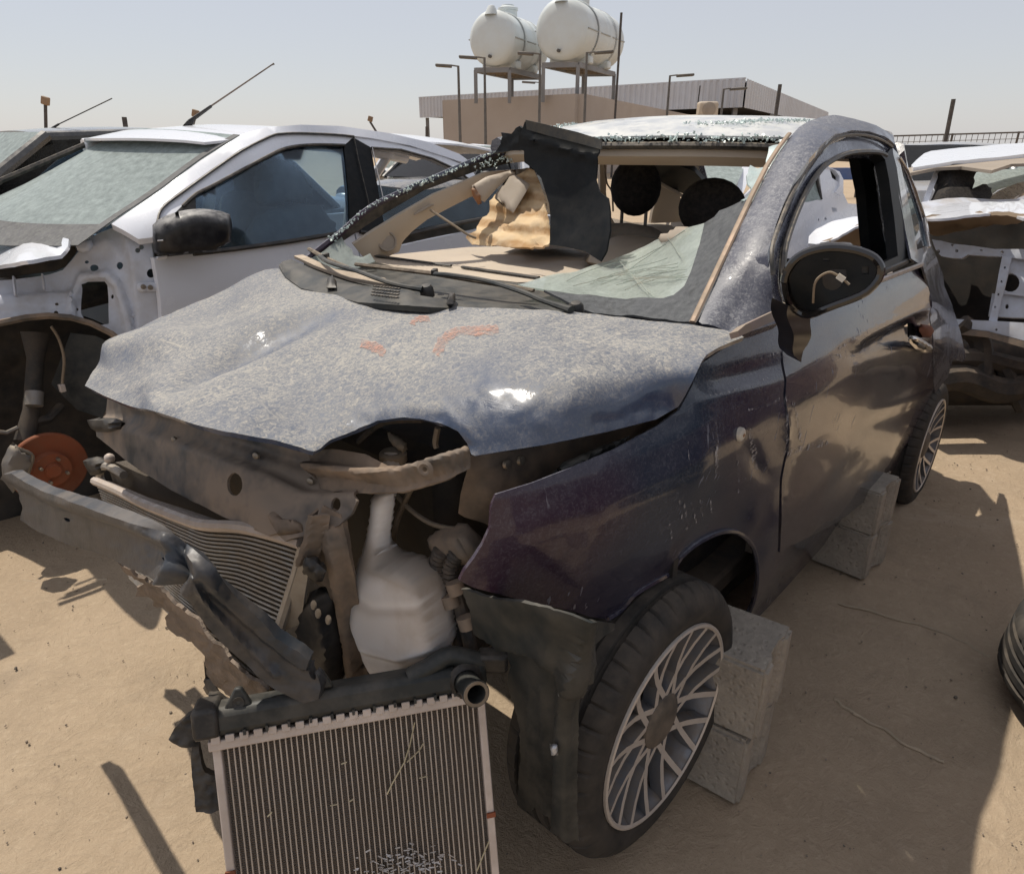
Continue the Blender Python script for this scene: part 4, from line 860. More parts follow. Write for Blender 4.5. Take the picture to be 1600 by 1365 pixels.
# cross tube towards the left lamp
ct_s = T((480, 720, 'x', .46), (560, 735, 'x', .45), (635, 740, 'x', .43), (691, 720, 'x', .40), (736, 704, 'x', .36), (620, 760, 'x', .45), (525, 767, 'x', .47))
panel('lamp_crossbar', [(470, 702), (508, 697), (559, 703), (596, 720), (635, 720), (691, 697), (722, 689), (737, 702), (734, 722), (691, 743), (655, 752), (620, 761), (564, 768), (525, 768), (490, 760)], ct_s, M['tanmetal'], car, .004, 5, lambda x, y: .016 * math.tanh((8 - linedist(x, y, [(470, 728), (560, 738), (620, 742), (690, 722), (735, 706)])[0]) / 2.5) + .003 * fbm(x / 30, y / 20, seed=22), jit=.1)
MB().lathe([(.004, .004), (.009, .006), (.014, .003)], ct_s(674, 722) + np.array([.02, .01, 0]), (.9, .3, .1), 14).build('washer', M['tanmetal'], car)
# radiator support upright on the left
up_s = T((500, 800, 'x', .50), (540, 850, 'x', .50), (560, 960, 'x', .47), (545, 1075, 'x', .46), (575, 1070, 'x', .45), (520, 930, 'x', .50), (485, 870, 'x', .52))
upright = panel('support_upright', [(497, 792), (525, 805), (533, 842), (548, 900), (560, 963), (566, 1010), (571, 1082), (540, 1088), (534, 1010), (520, 960), (505, 925), (482, 905), (478, 890), (484, 850)], up_s, M['tanmetal'], car, .012, 5, lambda x, y: .010 * math.tanh((9 - linedist(x, y, [(510, 830), (530, 930), (552, 1060)])[0]) / 2.) + .002 * fbm(x / 25, y / 25, seed=23), holes=[ell(559, 1008, 3, 4), ell(563, 1046, 3, 4)])
panel('support_channel', [(502, 790), (522, 800), (516, 840), (504, 868), (490, 873), (481, 864), (489, 830)], Off(up_s, (.02, .0, 0)), M['tanmetal'], upright, .004, 4, lambda x, y: .014 * math.tanh((7 - linedist(x, y, [(511, 796), (503, 835), (490, 868)])[0]) / 2.), jit=.1)
pillow('dark_duct', [(484, 925), (505, 915), (520, 940), (528, 980), (534, 1040), (530, 1082), (500, 1085), (490, 1040), (470, 1005), (474, 960)], T((484, 925, 'x', .50), (520, 940, 'x', .49), (530, 1082, 'x', .47), (470, 1005, 'x', .50)), .03, M['plastic'], car, 8, 14)
for q in ((490, 945), (497, 958), (513, 968)): pillow('torn_tab', ell(q[0], q[1], 5, 8, 10), T((q[0] - 5, q[1], 'x', .535), (q[0] + 5, q[1], 'x', .535), (q[0], q[1] + 9, 'x', .53)), .003, M['alu'], car, 3, 4)
panel('grey_bracket', [(470, 870), (484, 880), (476, 930), (470, 975), (442, 985), (436, 978), (452, 930)], T((470, 870, 'x', .54), (476, 930, 'x', .53), (436, 978, 'x', .54), (470, 975, 'x', .52)), M['alu'], car, .01, 8)
pillow('small_clip', [(474, 868), (492, 876), (510, 892), (504, 908), (488, 902), (476, 884)], T((474, 868, 'x', .55), (510, 892, 'x', .535), (488, 902, 'x', .54)), .012, M['plastic'], car, 5, 6)
# condenser (bent) with real tubes, and the core behind it
cn_s = T((150, 750, 'x', .49), (227, 785, 'x', .545), (323, 820, 'x', .56), (400, 826, 'x', .535), (476, 848, 'x', .515), (434, 980, 'x', .545), (162, 793, 'x', .52), (300, 900, 'x', .585), (360, 960, 'x', .57), (392, 1098, 'x', .575), (206, 922, 'x', .60))
cond = panel('condenser_core', [(152, 752), (190, 768), (227, 786), (262, 800), (291, 811), (323, 821), (380, 824), (430, 835), (476, 848), (474, 862), (456, 920), (436, 980), (425, 1030), (405, 1102), (385, 1095), (350, 1050), (300, 1000), (262, 955), (225, 925), (206, 905), (190, 870), (166, 796)], cn_s, M['fins2'], car, .014, 10, lambda x, y: -.006 + .004 * fbm(x / 40, y / 30, seed=24))
topl = [(152, 752), (190, 768), (227, 786), (262, 800), (291, 811), (323, 821), (380, 824), (430, 835), (476, 849)]
botl = [(206, 905), (235, 932), (262, 956), (290, 985), (315, 1010), (335, 1035), (355, 1055), (375, 1080), (400, 1100)]
topq = smooth_poly(topl, 3); botq = smooth_poly(botl, 3)
NT = 36
for k in range(1, NT):
    u = k / NT; P = [cn_s(*(topq[i] * (1 - u) + botq[i] * u)) + np.array([.003, .002, .0]) for i in range(len(topq))]
    MB().tube(P, .0026, 5).build('tube', M['alu'] if k > 1 else M['alu'], cond)
MB().tube([cn_s(*q) + np.array([.006, 0, .004]) for q in topq], .011, 8).build('top_rail', M['alu_rail'], cond)
MB().tube([cn_s(*q) + np.array([.004, .003, 0]) for q in [(476, 849), (466, 890), (450, 940), (434, 990)]], .010, 8).build('manifold', M['alu'], cond)
ic_s = T((165, 730, 'x', .43), (270, 765, 'x', .46), (400, 825, 'x', .47), (180, 760, 'x', .44), (340, 815, 'x', .47))
icore = panel('intercooler', [(168, 728), (180, 722), (215, 738), (271, 762), (330, 792), (400, 826), (330, 818), (270, 800), (215, 776), (178, 756)], ic_s, M['fins2'], car, .03, 8)
MB().tube(smooth_poly([ic_s(*q) + np.array([.02, 0, 0]) for q in [(206, 738), (180, 724), (168, 732), (170, 748), (180, 758), (225, 780)]], 4), .011, 8).build('cooler_pipe', M['alu'], icore)
MB().tube([ic_s(*q) + np.array([.016, 0, .0]) for q in [(178, 752), (240, 778), (310, 800), (380, 824)]], .008, 6).build('cooler_rail', M['alu_rail'], icore)
pillow('pipe_connector', [(137, 716), (152, 713), (165, 722), (163, 738), (150, 743), (140, 732)], T((137, 716, 'x', .46), (165, 722, 'x', .45), (150, 743, 'x', .46)), .02, M['plastic'], car, 5, 7)
MB().ellipsoid(FI.p(171, 716, 'x', .45), (.014, .014, .014), 10, 8).build('filler_cap', M['alu_rail'], car)
# bumper beam, torn from its mount, kinked in the middle
bm_s = T((20, 740, 'y', -.62), (24, 813, 'y', -.60), (141, 789, 'x', .735), (153, 868, 'x', .75), (290, 850, 'x', .705), (300, 905, 'x', .73), (352, 918, 'x', .685), (330, 975, 'x', .71), (432, 991, 'x', .635), (412, 1070, 'x', .665), (485, 1030, 'x', .61), (490, 1090, 'x', .62))
beam_px = [(8, 748), (14, 740), (26, 739), (80, 768), (141, 789), (201, 812), (262, 833), (280, 840), (291, 849), (307, 868), (330, 895), (352, 918), (385, 946), (412, 967), (432, 990), (452, 1004), (472, 1014), (486, 1028), (480, 1046), (492, 1062), (497, 1080), (493, 1098), (470, 1104), (452, 1097), (412, 1076), (372, 1036), (340, 1005), (318, 982), (296, 955), (276, 935), (251, 918), (215, 900), (193, 890), (153, 871), (93, 850), (48, 830), (22, 813), (27, 795), (20, 770)]
ridge = [(15, 752), (80, 785), (141, 806), (220, 835), (285, 868), (330, 925), (400, 990), (470, 1045)]
def beam_rel(x, y):
    # a pressed channel: flat upper web, a hard fold along its middle, a lower flange set back, a buckle at the kink
    i = 0; ry = np.interp(x, [p[0] for p in ridge], [p[1] for p in ridge]); s = (y - ry) / 6.
    r = .011 * math.tanh(-s) + .004 * math.exp(-s * s)
    r -= .020 * math.exp(-(linedist(x, y, [(287, 846), (276, 890), (258, 922)])[0] / 7) ** 2) - .014 * math.exp(-(linedist(x, y, [(270, 846), (258, 885), (240, 915)])[0] / 8) ** 2)
    r += .007 * math.exp(-(linedist(x, y, [(310, 930), (370, 1000), (430, 1060)])[0] / 6) ** 2)
    return r + .0035 * fbm(x / 34, y / 30, seed=25) + .0012 * fbm(x / 9, y / 9, seed=26)
beam = panel('bumper_beam', beam_px, bm_s, M['beam'], car, .022, 5, beam_rel, holes=[ell(484, 1058, 4, 10, rot=-.4), ell(94, 813, 6, 2.5, rot=.4), ell(248, 872, 5, 2.5, rot=.6)], jit=.15)
# shredded lower grille plastic hanging under the beam
shred = T((190, 890, 'x', .69), (251, 920, 'x', .66), (206, 940, 'x', .66), (320, 1030, 'x', .62), (392, 1104, 'x', .60), (330, 1090, 'x', .58))
panel('torn_skin', [(186, 878), (215, 898), (255, 922), (300, 962), (345, 1012), (392, 1060), (415, 1080), (405, 1112), (380, 1108), (352, 1085), (322, 1050), (318, 1020), (300, 1003), (268, 985), (258, 970), (262, 958), (240, 945), (236, 932), (214, 930), (212, 918), (222, 914), (204, 902), (190, 892)], shred, simple('shredded_brown_plastic', (.12, .095, .075), .75, 0, .8, 18, .4, .6, dustcol=(.25, .195, .15), bdist=.01), car, .006, 6, lambda x, y: .003 * math.sin((x * .7 - y) / 2.6) + .004 * fbm(x / 22, y / 22, seed=27), rough_edge=1.)
for pp in ([(318, 1030), (330, 1062), (345, 1085), (372, 1100), (366, 1112), (338, 1100), (322, 1075)], [(352, 1100), (392, 1086), (400, 1104), (378, 1118)]):
    pillow('torn_strip', pp, T((pp[0][0], pp[0][1], 'x', .56), (pp[2][0], pp[2][1], 'x', .57), (pp[3][0], pp[3][1], 'x', .575), (pp[-1][0], pp[-1][1], 'x', .565)), .01, M['plastic'], car, 6, 6)
panel('lower_rail_end', [(396, 1082), (414, 1072), (424, 1095), (440, 1104), (430, 1112), (398, 1112)], T((396, 1082, 'x', .55), (424, 1095, 'x', .54), (398, 1112, 'x', .55)), M['tanmetal'], car, .03, 6)
# washer bottle
wb = [(588, 764), (616, 764), (613, 800), (608, 838), (608, 852), (613, 863), (621, 869), (645, 872), (662, 882), (677, 895), (691, 926), (699, 957), (702, 1007), (698, 1020), (684, 1026), (660, 1032), (634, 1050), (622, 1062), (610, 1066), (596, 1058), (582, 1047), (575, 1017), (567, 972), (566, 922), (575, 866), (582, 813)]
wb_s = T((588, 764, 'x', .40), (616, 764, 'x', .395), (566, 922, 'x', .42), (700, 960, 'x', .38), (610, 1066, 'x', .43), (690, 1020, 'x', .40))
bottle = pillow('washer_bottle', wb, wb_s, .05, M['bottle'], car, 5, 30, relief=lambda x, y: .010 * math.tanh((linedist(x, y, [(560, 925), (592, 1000), (650, 1014), (705, 1000)])[0] * (1 if y < np.interp(x, [560, 592, 650, 705], [925, 1000, 1014, 1000]) else -1)) / 5.) - .004 * math.exp(-(linedist(x, y, [(570, 905), (615, 930), (690, 930)])[0] / 7) ** 2))
MB().tube([FI.p(602, 770, 'x', .385), FI.p(611, 735, 'x', .36), FI.p(614, 712, 'x', .345)], [.019, .018, .019], 12).build('filler_neck', M['bottle'], bottle)
MB().lathe([(.022, -.016), (.024, -.014), (.024, .0), (.020, .004), (0, .004)], FI.p(614, 708, 'x', .345), (0, 0, 1), 18).build('filler_collar', M['cable'], bottle)
pillow('filler_flap', [(604, 672), (610, 678), (622, 682), (632, 690), (637, 702), (630, 706), (618, 698), (608, 688)], T((604, 672, 'x', .33), (637, 702, 'x', .33), (618, 698, 'x', .345)), .008, M['cable'], bottle, 4, 6)
# cables, hoses, bracketry
for P, r_, mt in (([(612, 765), (640, 795), (668, 815), (695, 824), (712, 826)], .0045, 'cable'), ([(645, 758), (632, 785), (620, 815), (614, 850)], .005, 'cable'), ([(684, 668), (680, 690), (682, 700)], .005, 'cable'), ([(560, 690), (600, 660), (660, 655)], .006, 'hose')):
    MB().tube(smooth_poly([FI.p(x, y, 'x', .33) for x, y in P], 5), r_, 6).build('cable', M[mt], car)
def ribbed(P, x, r_):
    Q = smooth_poly([FI.p(a, c_, 'x', x) for a, c_ in P], 8); return MB().tube(Q, [r_ * (1.12 if i % 2 else .92) for i in range(len(Q))], 10).build('ribbed_hose', M['hose'], car)
ribbed([(690, 860), (682, 885), (690, 915), (700, 935)], .36, .014); ribbed([(715, 862), (704, 885), (706, 915), (712, 925)], .35, .014)
pillow('hose_junction', [(668, 852), (690, 840), (715, 832), (740, 828), (752, 838), (744, 858), (724, 872), (700, 872), (680, 872)], T((668, 852, 'x', .34), (752, 838, 'x', .31), (700, 872, 'x', .36)), .03, M['tanmetal'], car, 7, 14)
for P in ([(700, 935), (706, 955), (716, 1000), (728, 1040)], [(712, 925), (722, 960), (735, 1010), (738, 1040)]):
    MB().tube(smooth_poly([FI.p(a, c_, 'x', .355) for a, c_ in P], 4), .012, 8).build('hose', M['hose'], car)
for q in ((704, 938), (712, 918), (729, 972)): MB().tube([FI.p(q[0] - 3, q[1] - 9, 'x', .37), FI.p(q[0] + 3, q[1] + 9, 'x', .37)], .015, 10).build('hose_clamp', M['tanmetal'], car)
# inner wing plate behind the fender edge
iw_s = T((735, 715, 'y', .56), (850, 690, 'y', .60), (960, 676, 'y', .64), (717, 800, 'y', .52), (775, 815, 'y', .56), (766, 770, 'y', .58))
wing = panel('wing_plate', [(736, 712), (800, 704), (870, 692), (960, 674), (1040, 650), (1030, 668), (960, 706), (832, 758), (776, 776), (768, 796), (766, 822), (716, 802), (720, 770)], iw_s, M['tanmetal'], car, .008, 10, lambda x, y: .004 * fbm(x / 25, y / 25, seed=28))
for q in ((791, 725), (813, 719)): MB().lathe([(0, .006), (.007, .005), (.009, 0)], iw_s(*q), (0, 1, .2), 10).build('bolt', M['bolt'], wing)
pillow('rubber_wedge', [(860, 742), (880, 722), (930, 700), (985, 680), (975, 694), (930, 716), (885, 742)], T((860, 742, 'y', .69), (930, 700, 'y', .70), (985, 680, 'y', .72), (885, 742, 'y', .70)), .01, M['plastic_dusty'], car, 7, 8)
# wheel-arch liner facing forward
ln_s = T((728, 925, 'x', .40), (893, 957, 'x', .40), (945, 972, 'y', .74), (783, 1057, 'x', .37), (803, 1272, 'x', .34), (893, 1050, 'x', .385), (899, 1313, 'x', .36), (860, 1180, 'x', .375), (740, 985, 'x', .37))
liner_px = [(722, 918), (760, 930), (800, 937), (853, 949), (895, 958), (925, 968), (948, 972), (944, 984), (930, 992), (916, 1004), (914, 1030), (906, 1120), (902, 1200), (900, 1270), (904, 1316), (892, 1308), (884, 1296), (850, 1285), (826, 1270), (810, 1275), (798, 1266), (802, 1200), (800, 1150), (790, 1110), (780, 1075), (784, 1050), (772, 1010), (742, 990), (736, 950)]
def liner_rel(x, y):
    r = .016 * math.tanh((x - np.interp(y, [965, 1040, 1130, 1290], [884, 872, 866, 864])) / 3.) - .010 * math.tanh((x - np.interp(y, [965, 1040, 1130, 1290], [903, 897, 894, 893])) / 3.)
    r -= .010 * math.tanh((y - np.interp(x, [780, 830, 880], [1022, 1036, 1066])) / 3.); r -= .02 * gauss(x, y, 820, 990, 40)
    for k in (815, 838): r += .005 * math.exp(-((x - k - (y - 1150) * .04) / 3.) ** 2) * (y > 1080)
    return r + .003 * fbm(x / 40, y / 60, seed=29)
liner = panel('arch_liner', liner_px, ln_s, M['plastic_dusty'], car, .005, 6, liner_rel, jit=.1, rough_edge=1.)
for q in ((894, 1063), (882, 1155)): pillow('liner_clip', [(q[0] - 7, q[1] - 9), (q[0] + 5, q[1] - 7), (q[0] + 6, q[1] + 8), (q[0] - 5, q[1] + 9)], Off(ln_s, (.026, .0, 0)), .005, M['silver_paint'], liner, 4, 4)
panel('arch_depth', [(1045, 905), (1064, 868), (1093, 846), (1126, 832), (1151, 832), (1170, 846), (1180, 866), (1183, 903), (1176, 941), (1155, 990), (1130, 990), (1090, 930)], Side(-.16), M['plastic'], car, .01, 12)

# ---- wheels
def tyre(R_, w_, n=360, name='tyre', parent=None, rim=.215, groove=.010):
    """profile across the tread with four grooves and notched shoulders; axis along local y, outer face at y = 0"""
    pr = [(rim - .004, -w_ + .02), (rim + .012, -w_ + .004), (rim + (R_ - rim) * .5, -w_ - .004), (R_ - .016, -w_ + .006), (R_ - .004, -w_ + .022)]
    for a in (.24, .41, .58, .76):
        c_ = -w_ + w_ * a; pr += [(R_ - .001, c_ - .0075), (R_ - groove, c_ - .005), (R_ - groove, c_ + .005), (R_ - .001, c_ + .0075)]
    k_sh = len(pr); pr += [(R_ - .004, -.024), (R_ - .016, -.008), (R_ - .030, -.001), (rim + (R_ - rim) * .45, .005), (rim + .014, .000), (rim + .006, -.004), (rim - .004, -.012)]
    V = []; Fc = []; m = len(pr)
    for k in range(n):
        a = 2 * math.pi * k / n
        for i, (r_, y) in enumerate(pr):
            rr = r_
            if i in (k_sh, k_sh + 1) and k % 8 == 0: rr -= .006
            if i in (k_sh - 1, 4, 5) and k % 8 == 0: rr -= .004
            V.append((rr * math.cos(a), y, rr * math.sin(a)))
    for k in range(n):
        for i in range(m - 1): Fc.append((k * m + i, ((k + 1) % n) * m + i, ((k + 1) % n) * m + i + 1, k * m + i + 1))
    return mesh(name, V, [tuple(reversed(f)) for f in Fc], M['rubber'], parent, True, sharp=35)
def wheel(loc, rz, rx, roll, label):
    e_ = empty('wheel', loc, 0, car); e_.rotation_euler = (rx, 0, rz); e_['label'] = label
    t_ = tyre(.300, .195, parent=e_)
    b_ = MB(); b_.lathe([(.213, -.014), (.221, -.004), (.222, .000), (.217, .002), (.213, -.004), (.206, -.016), (.200, -.05), (.19, -.10), (.196, -.17)], n=72); rim_ = b_.build('rim', M['alloy_dark'], e_)
    MB().lathe([(.2225, -.002), (.2215, .003), (.2165, .0045), (.212, .001)], n=72).build('rim_lip', M['alloy_face'], e_)
    NS = 10
    for k in range(NS):
        a0 = 2 * math.pi * k / NS + roll
        for sgn in (-1, 1):
            A = (a0 - sgn * .27); Bn = a0 + sgn * .165
            p0, p1 = np.array([.060 * math.cos(A), .060 * math.sin(A)]), np.array([.2145 * math.cos(Bn), .2145 * math.sin(Bn)])
            P = []
            for u in np.linspace(0, 1, 5):
                q = p0 + (p1 - p0) * u; P.append((q[0], -.018 + .020 * u - .008 * math.sin(math.pi * u), q[1]))
            dq = (p1 - p0) / np.linalg.norm(p1 - p0)
            # blade-like spoke: narrow machined face with a grey flank behind
            w0 = .0066
            V = []; Fc = []
            for u, (x, y, z) in zip(np.linspace(0, 1, 5), P):
                tx, tz = -dq[1], dq[0]
                for s_, yo in ((-1, 0), (1, 0)): V.append((x + tx * w0 * s_, y, z + tz * w0 * s_))
                for s_ in (1, -1): V.append((x + tx * w0 * 1.3 * s_, y - .028, z + tz * w0 * 1.3 * s_))
            for i in range(4):
                for j in range(4): Fc.append((i * 4 + j, (i + 1) * 4 + j, (i + 1) * 4 + (j + 1) % 4, i * 4 + (j + 1) % 4))
            sp_ = mesh('spoke', V, Fc, M['alloy_dark'], e_, True, sharp=30)
            sp_.data.materials.append(M['alloy_face'])
            for p_ in sp_.data.polygons:
                if p_.index % 4 == 0: p_.material_index = 1
    MB().lathe([(0, -.008), (.030, -.007), (.050, -.010), (.060, -.016), (.064, -.03), (.066, -.06)], n=40).build('centre_cap', M['hubcap'], e_)
    MB().lathe([(.0, -.10), (.125, -.10), (.125, -.115), (0.06, -.115), (0.06, -.13), (0, -.13)], n=40).build('brake_disc', M['rust'], e_)
    MB().box((.10, -.10, .04), (.07, .06, .12)).build('brake_caliper', M['steel'], e_, bevel=.01)
    return e_
wheel((.005, .782, .348), R(-2.4), 0, .1, 'dusty front wheel with crossed alloy spokes')
wheel((-2.28, .80, .225), R(0), 0, .3, 'rear wheel half hidden by the sill').scale = (.95, 1, .95)
for q in ((.0, -.60, .348), (-2.28, -.60, .262)):
    e_ = empty('wheel', q, 0, car); tyre(.30, .195, 60, parent=e_); MB().lathe([(.0, -.05), (.215, -.03), (.215, -.17)], n=30).build('rim', M['alloy_dark'], e_)
# ================================================================== loose things round the wreck
# black inner panel stuck upright through the windscreen opening
lp = thing('loose_trim_panel', 'large black plastic panel standing upright through the broken windscreen', 'car panel', FI)
lp_s = T((786, 206, 'x', -.62), (820, 190, 'x', -.60), (937, 221, 'x', -.60), (935, 300, 'x', -.56), (950, 357, 'x', -.52), (937, 403, 'x', -.50), (856, 379, 'x', -.53), (856, 320, 'x', -.56), (819, 254, 'x', -.60))
panel('main_sheet', [(819, 236), (812, 232), (812, 216), (820, 190), (860, 201), (900, 210), (937, 221), (936, 237), (931, 262), (928, 280), (933, 298), (947, 308), (950, 330), (951, 358), (946, 392), (937, 408), (912, 392), (880, 385), (857, 382), (857, 350), (855, 318), (844, 278), (830, 262), (819, 254)], lp_s, M['plastic_panel'], lp, .006, 9, lambda x, y: .010 * math.exp(-(linedist(x, y, [(815, 212), (935, 248)])[0] / 5) ** 2) - .015 * gauss(x, y, 900, 330, 60) + .002 * fbm(x / 30, y / 30, seed=41), holes=[ell(838, 220, 2.2, 2.2, 8)])
panel('top_flap', [(784, 207), (800, 209), (806, 200), (814, 197), (822, 203), (822, 232), (812, 235), (796, 236), (774, 240), (782, 226), (786, 214)], Off(lp_s, (-.01, -.012, 0)), M['plastic_panel'], lp, .006, 6, lambda x, y: .006 * fbm(x / 12, y / 12, seed=42))
panel('folded_edge', [(820, 190), (838, 194), (900, 209), (938, 221), (937, 236), (900, 226), (860, 216), (822, 205)], Off(lp_s, (.012, .012, .004)), simple('rubbed_black_edge', (.03, .03, .028), .5, 0, .5, 30, .3, .1, dustcol=(.13, .11, .08)), lp, .004, 8)

# radiator leaning against the nose
TL, TR_ = atdepth(332, 1162, 1.07), atdepth(756, 1084, 1.17)
U_ = TR_ - TL; Wd = np.linalg.norm(U_); U_ /= Wd; Hz = np.cross(U_, [0, 0, 1.]); Hz /= np.linalg.norm(Hz)
if Hz @ (CAM - TL) < 0: Hz = -Hz
Dn = np.array([0, 0, -1.]) + Hz * .34; Dn -= U_ * (Dn @ U_); Dn /= np.linalg.norm(Dn); Nn = np.cross(U_, Dn)
if Nn @ (CAM - TL) < 0: Nn = -Nn
Hh = (TL[2] - .02) / -Dn[2]
rad = thing('radiator', 'aluminium radiator with black top tank leaning on the nose of the wreck', 'radiator', loc=tuple(TL))
def rq(u, v, n=0.): return U_ * u + Dn * v + Nn * n
mb = MB(); mb.bar(rq(Wd / 2, .010, -.018), rq(Wd / 2, Hh - .03, -.018), Wd - .024, .016, up=Nn)
o = mb.build('fin_core', M['fins'], rad)
NTB = 46
for k in range(NTB):
    u = .020 + (Wd - .040) * k / (NTB - 1); w_ = random.uniform(-.0006, .0006)
    if k == 0:
        t0 = MB().bar(rq(0, .010, -.006), rq(0, Hh - .03, -.006), .0019, .010, up=Nn).build('tube', simple('radiator_tube', (.47, .41, .35), .5, .2, .25, 30, .1, .05, dustcol=(.36, .30, .24)), rad)
        t0.location = tuple(U_ * u)
    else:
        t1 = t0.copy(); col.objects.link(t1); t1.parent = rad; t1.location = tuple(U_ * (u + w_))
for u, nm in ((.006, 'side_rail'), (Wd - .006, 'side_rail')):
    mb = MB()
    ks = [(0, Hh * .33), (Hh * .335, Hh * .66), (Hh * .665, Hh - .02)]
    V_ = []
    mb.bar(rq(u, .004, -.006), rq(u, Hh - .02, -.006), .013, .024, up=Nn)
    mb.build('side_rail', M['alu_rail'], rad, bevel=.002)
    for v in (Hh * .33, Hh * .64): MB().bar(rq(u, v - .004, .0075), rq(u, v + .004, .0075), .015, .004, up=Nn).build('rail_joint', M['rust'] if v < .25 else M['alu'], rad)
MB().bar(rq(-.004, -.002, -.006), rq(Wd + .004, -.002, -.006), .016, .040, up=Nn).build('header_plate', M['alu_rail'], rad, bevel=.002)
for k in range(21):
    u = .008 + (Wd - .016) * k / 20
    MB().bar(rq(u - .0065, -.012, .0155), rq(u + .0065, -.012, .0155), .012, .004, up=Nn).build('crimp_tab', M['alu_rail'], rad, bevel=.001)
tank = MB().bar(rq(-.012, -.036, -.008), rq(Wd + .006, -.036, -.008), .044, .052, up=Nn).build('top_tank', M['plastic_dusty'], rad, bevel=.012)
for u in np.linspace(.05, Wd - .05, 11): MB().bar(rq(u, -.014, .0175), rq(u, -.022, .0175), .004, .006, up=Nn).build('tank_rib', M['plastic_dusty'], tank)
MB().bar(rq(-.022, -.040, -.006), rq(.016, -.040, -.006), .046, .060, up=Nn).build('tank_end', M['plastic'], tank, bevel=.006)
# outlet, brackets and clips
pc = rq(Wd - .030, -.034, .02); b_ = MB(); b_.lathe([(.0195, -.03), (.0195, .040), (.0215, .044), (.0215, .050), (.0150, .050), (.0145, -.03)], pc, tuple(Nn * .93 + np.array([0, 0, .0]) + U_ * .12), 24, closed=True)
ot = b_.build('outlet_pipe', M['plastic_dusty'], rad); b_ = MB(); b_.lathe([(.0150, .0508), (.0200, .0512), (.0212, .0490)], pc, tuple(Nn * .93 + U_ * .12), 24); b_.build('pipe_ring', M['cable'], ot)
MB().lathe([(0, -.028), (.028, -.026), (.030, -.005), (.022, .004)], pc, tuple(Nn), 20).build('outlet_base', M['plastic'], rad)
MB().tube(smooth_poly([rq(Wd - .12, -.05, -.0), rq(Wd - .085, -.062, .0), rq(Wd - .05, -.075, .0), rq(Wd - .01, -.06, 0), rq(Wd + .02, -.045, -.01)], 4), .016, 10).build('tank_hose', M['plastic_dusty'], rad)
mb = MB(); mb.box(rq(Wd + .02, -.055, 0), (.05, .03, .035)); mb.build('end_bracket', M['plastic'], rad, bevel=.006)
for (u, v) in ((.045, -.066), (.165, -.072)):
    pts = [(u - .022, v + .012), (u - .004, v - .018), (u + .006, v - .018), (u + .020, v + .012)]
    MB().prism(pts, lambda a, c_, t: rq(a, c_, t), .012).build('mount_lug', M['plastic_dusty'], rad, bevel=.003)
    MB().lathe([(.004, .013), (.009, .014), (.010, .0)], rq(u, v + .004, .0), tuple(Nn), 12).build('lug_boss', M['plastic'], rad)
def rpx(px, py, n=0.):       # point of the radiator plane seen at a pixel, relative to the root
    d = ray(px, py); t = ((TL + Nn * n - CAM) @ Nn) / (d @ Nn); return CAM + t * d - TL
class RS:
    def __init__(s, n): s.n = n; s.fr = type('f', (), {'cam': CAM - TL})()
    def __call__(s, px, py): return rpx(px, py, s.n)
for nm, pp, n0, dp in (('side_bracket', [(263, 1155), (272, 1138), (290, 1120), (306, 1112), (322, 1112), (345, 1120), (340, 1128), (318, 1126), (316, 1142), (306, 1152), (302, 1166), (288, 1168), (272, 1163)], -.03, .012), ('side_arm', [(300, 1166), (310, 1166), (314, 1190), (320, 1206), (338, 1214), (342, 1218), (346, 1264), (330, 1270), (306, 1268), (303, 1240), (300, 1210), (298, 1185)], -.02, .010), ('loose_flap', [(325, 1085), (340, 1084), (362, 1100), (382, 1112), (372, 1122), (345, 1112), (330, 1100)], -.03, .008)):
    panel(nm, pp, RS(n0), M['plastic'], rad, dp * 1.6, 4, lambda x, y: .004 * fbm(x / 12, y / 12, seed=44), jit=.1)
# straws caught in the fins and a crushed pale patch
mb = MB()
for P in ([(648, 1128), (640, 1165), (632, 1190), (612, 1225), (605, 1240)], [(636, 1190), (655, 1172), (662, 1160)], [(770, 1300), (757, 1330), (745, 1360)], [(655, 1215), (668, 1212)], [(533, 1193), (542, 1190)], [(418, 1275), (425, 1268)], [(545, 1252), (552, 1248)], [(516, 1258), (527, 1256)]):
    mb.tube([rpx(x, y, .004) for x, y in P], .0012, 5)
o = mb.build('caught_straw', simple('dry_straw', (.48, .42, .27), .8, 0, .2, 60, .2, .1), rad); o['kind'] = 'stuff'
mb = MB()
for _ in range(130):
    q = (random.gauss(635, 42), random.gauss(1352, 15)); a_ = random.uniform(-.5, .5); L_ = random.uniform(3, 10)
    if 545 < q[0] < 722: mb.tube([rpx(q[0], q[1], random.uniform(.0, .006)), rpx(q[0] + L_ * math.cos(a_), q[1] + L_ * math.sin(a_), random.uniform(.0, .007))], random.uniform(.0007, .0018), 4)
o = mb.build('crushed_fins', simple('bent_fins', (.55, .53, .52), .4, .4, .3, 60, .2, .2), rad); o['kind'] = 'stuff'

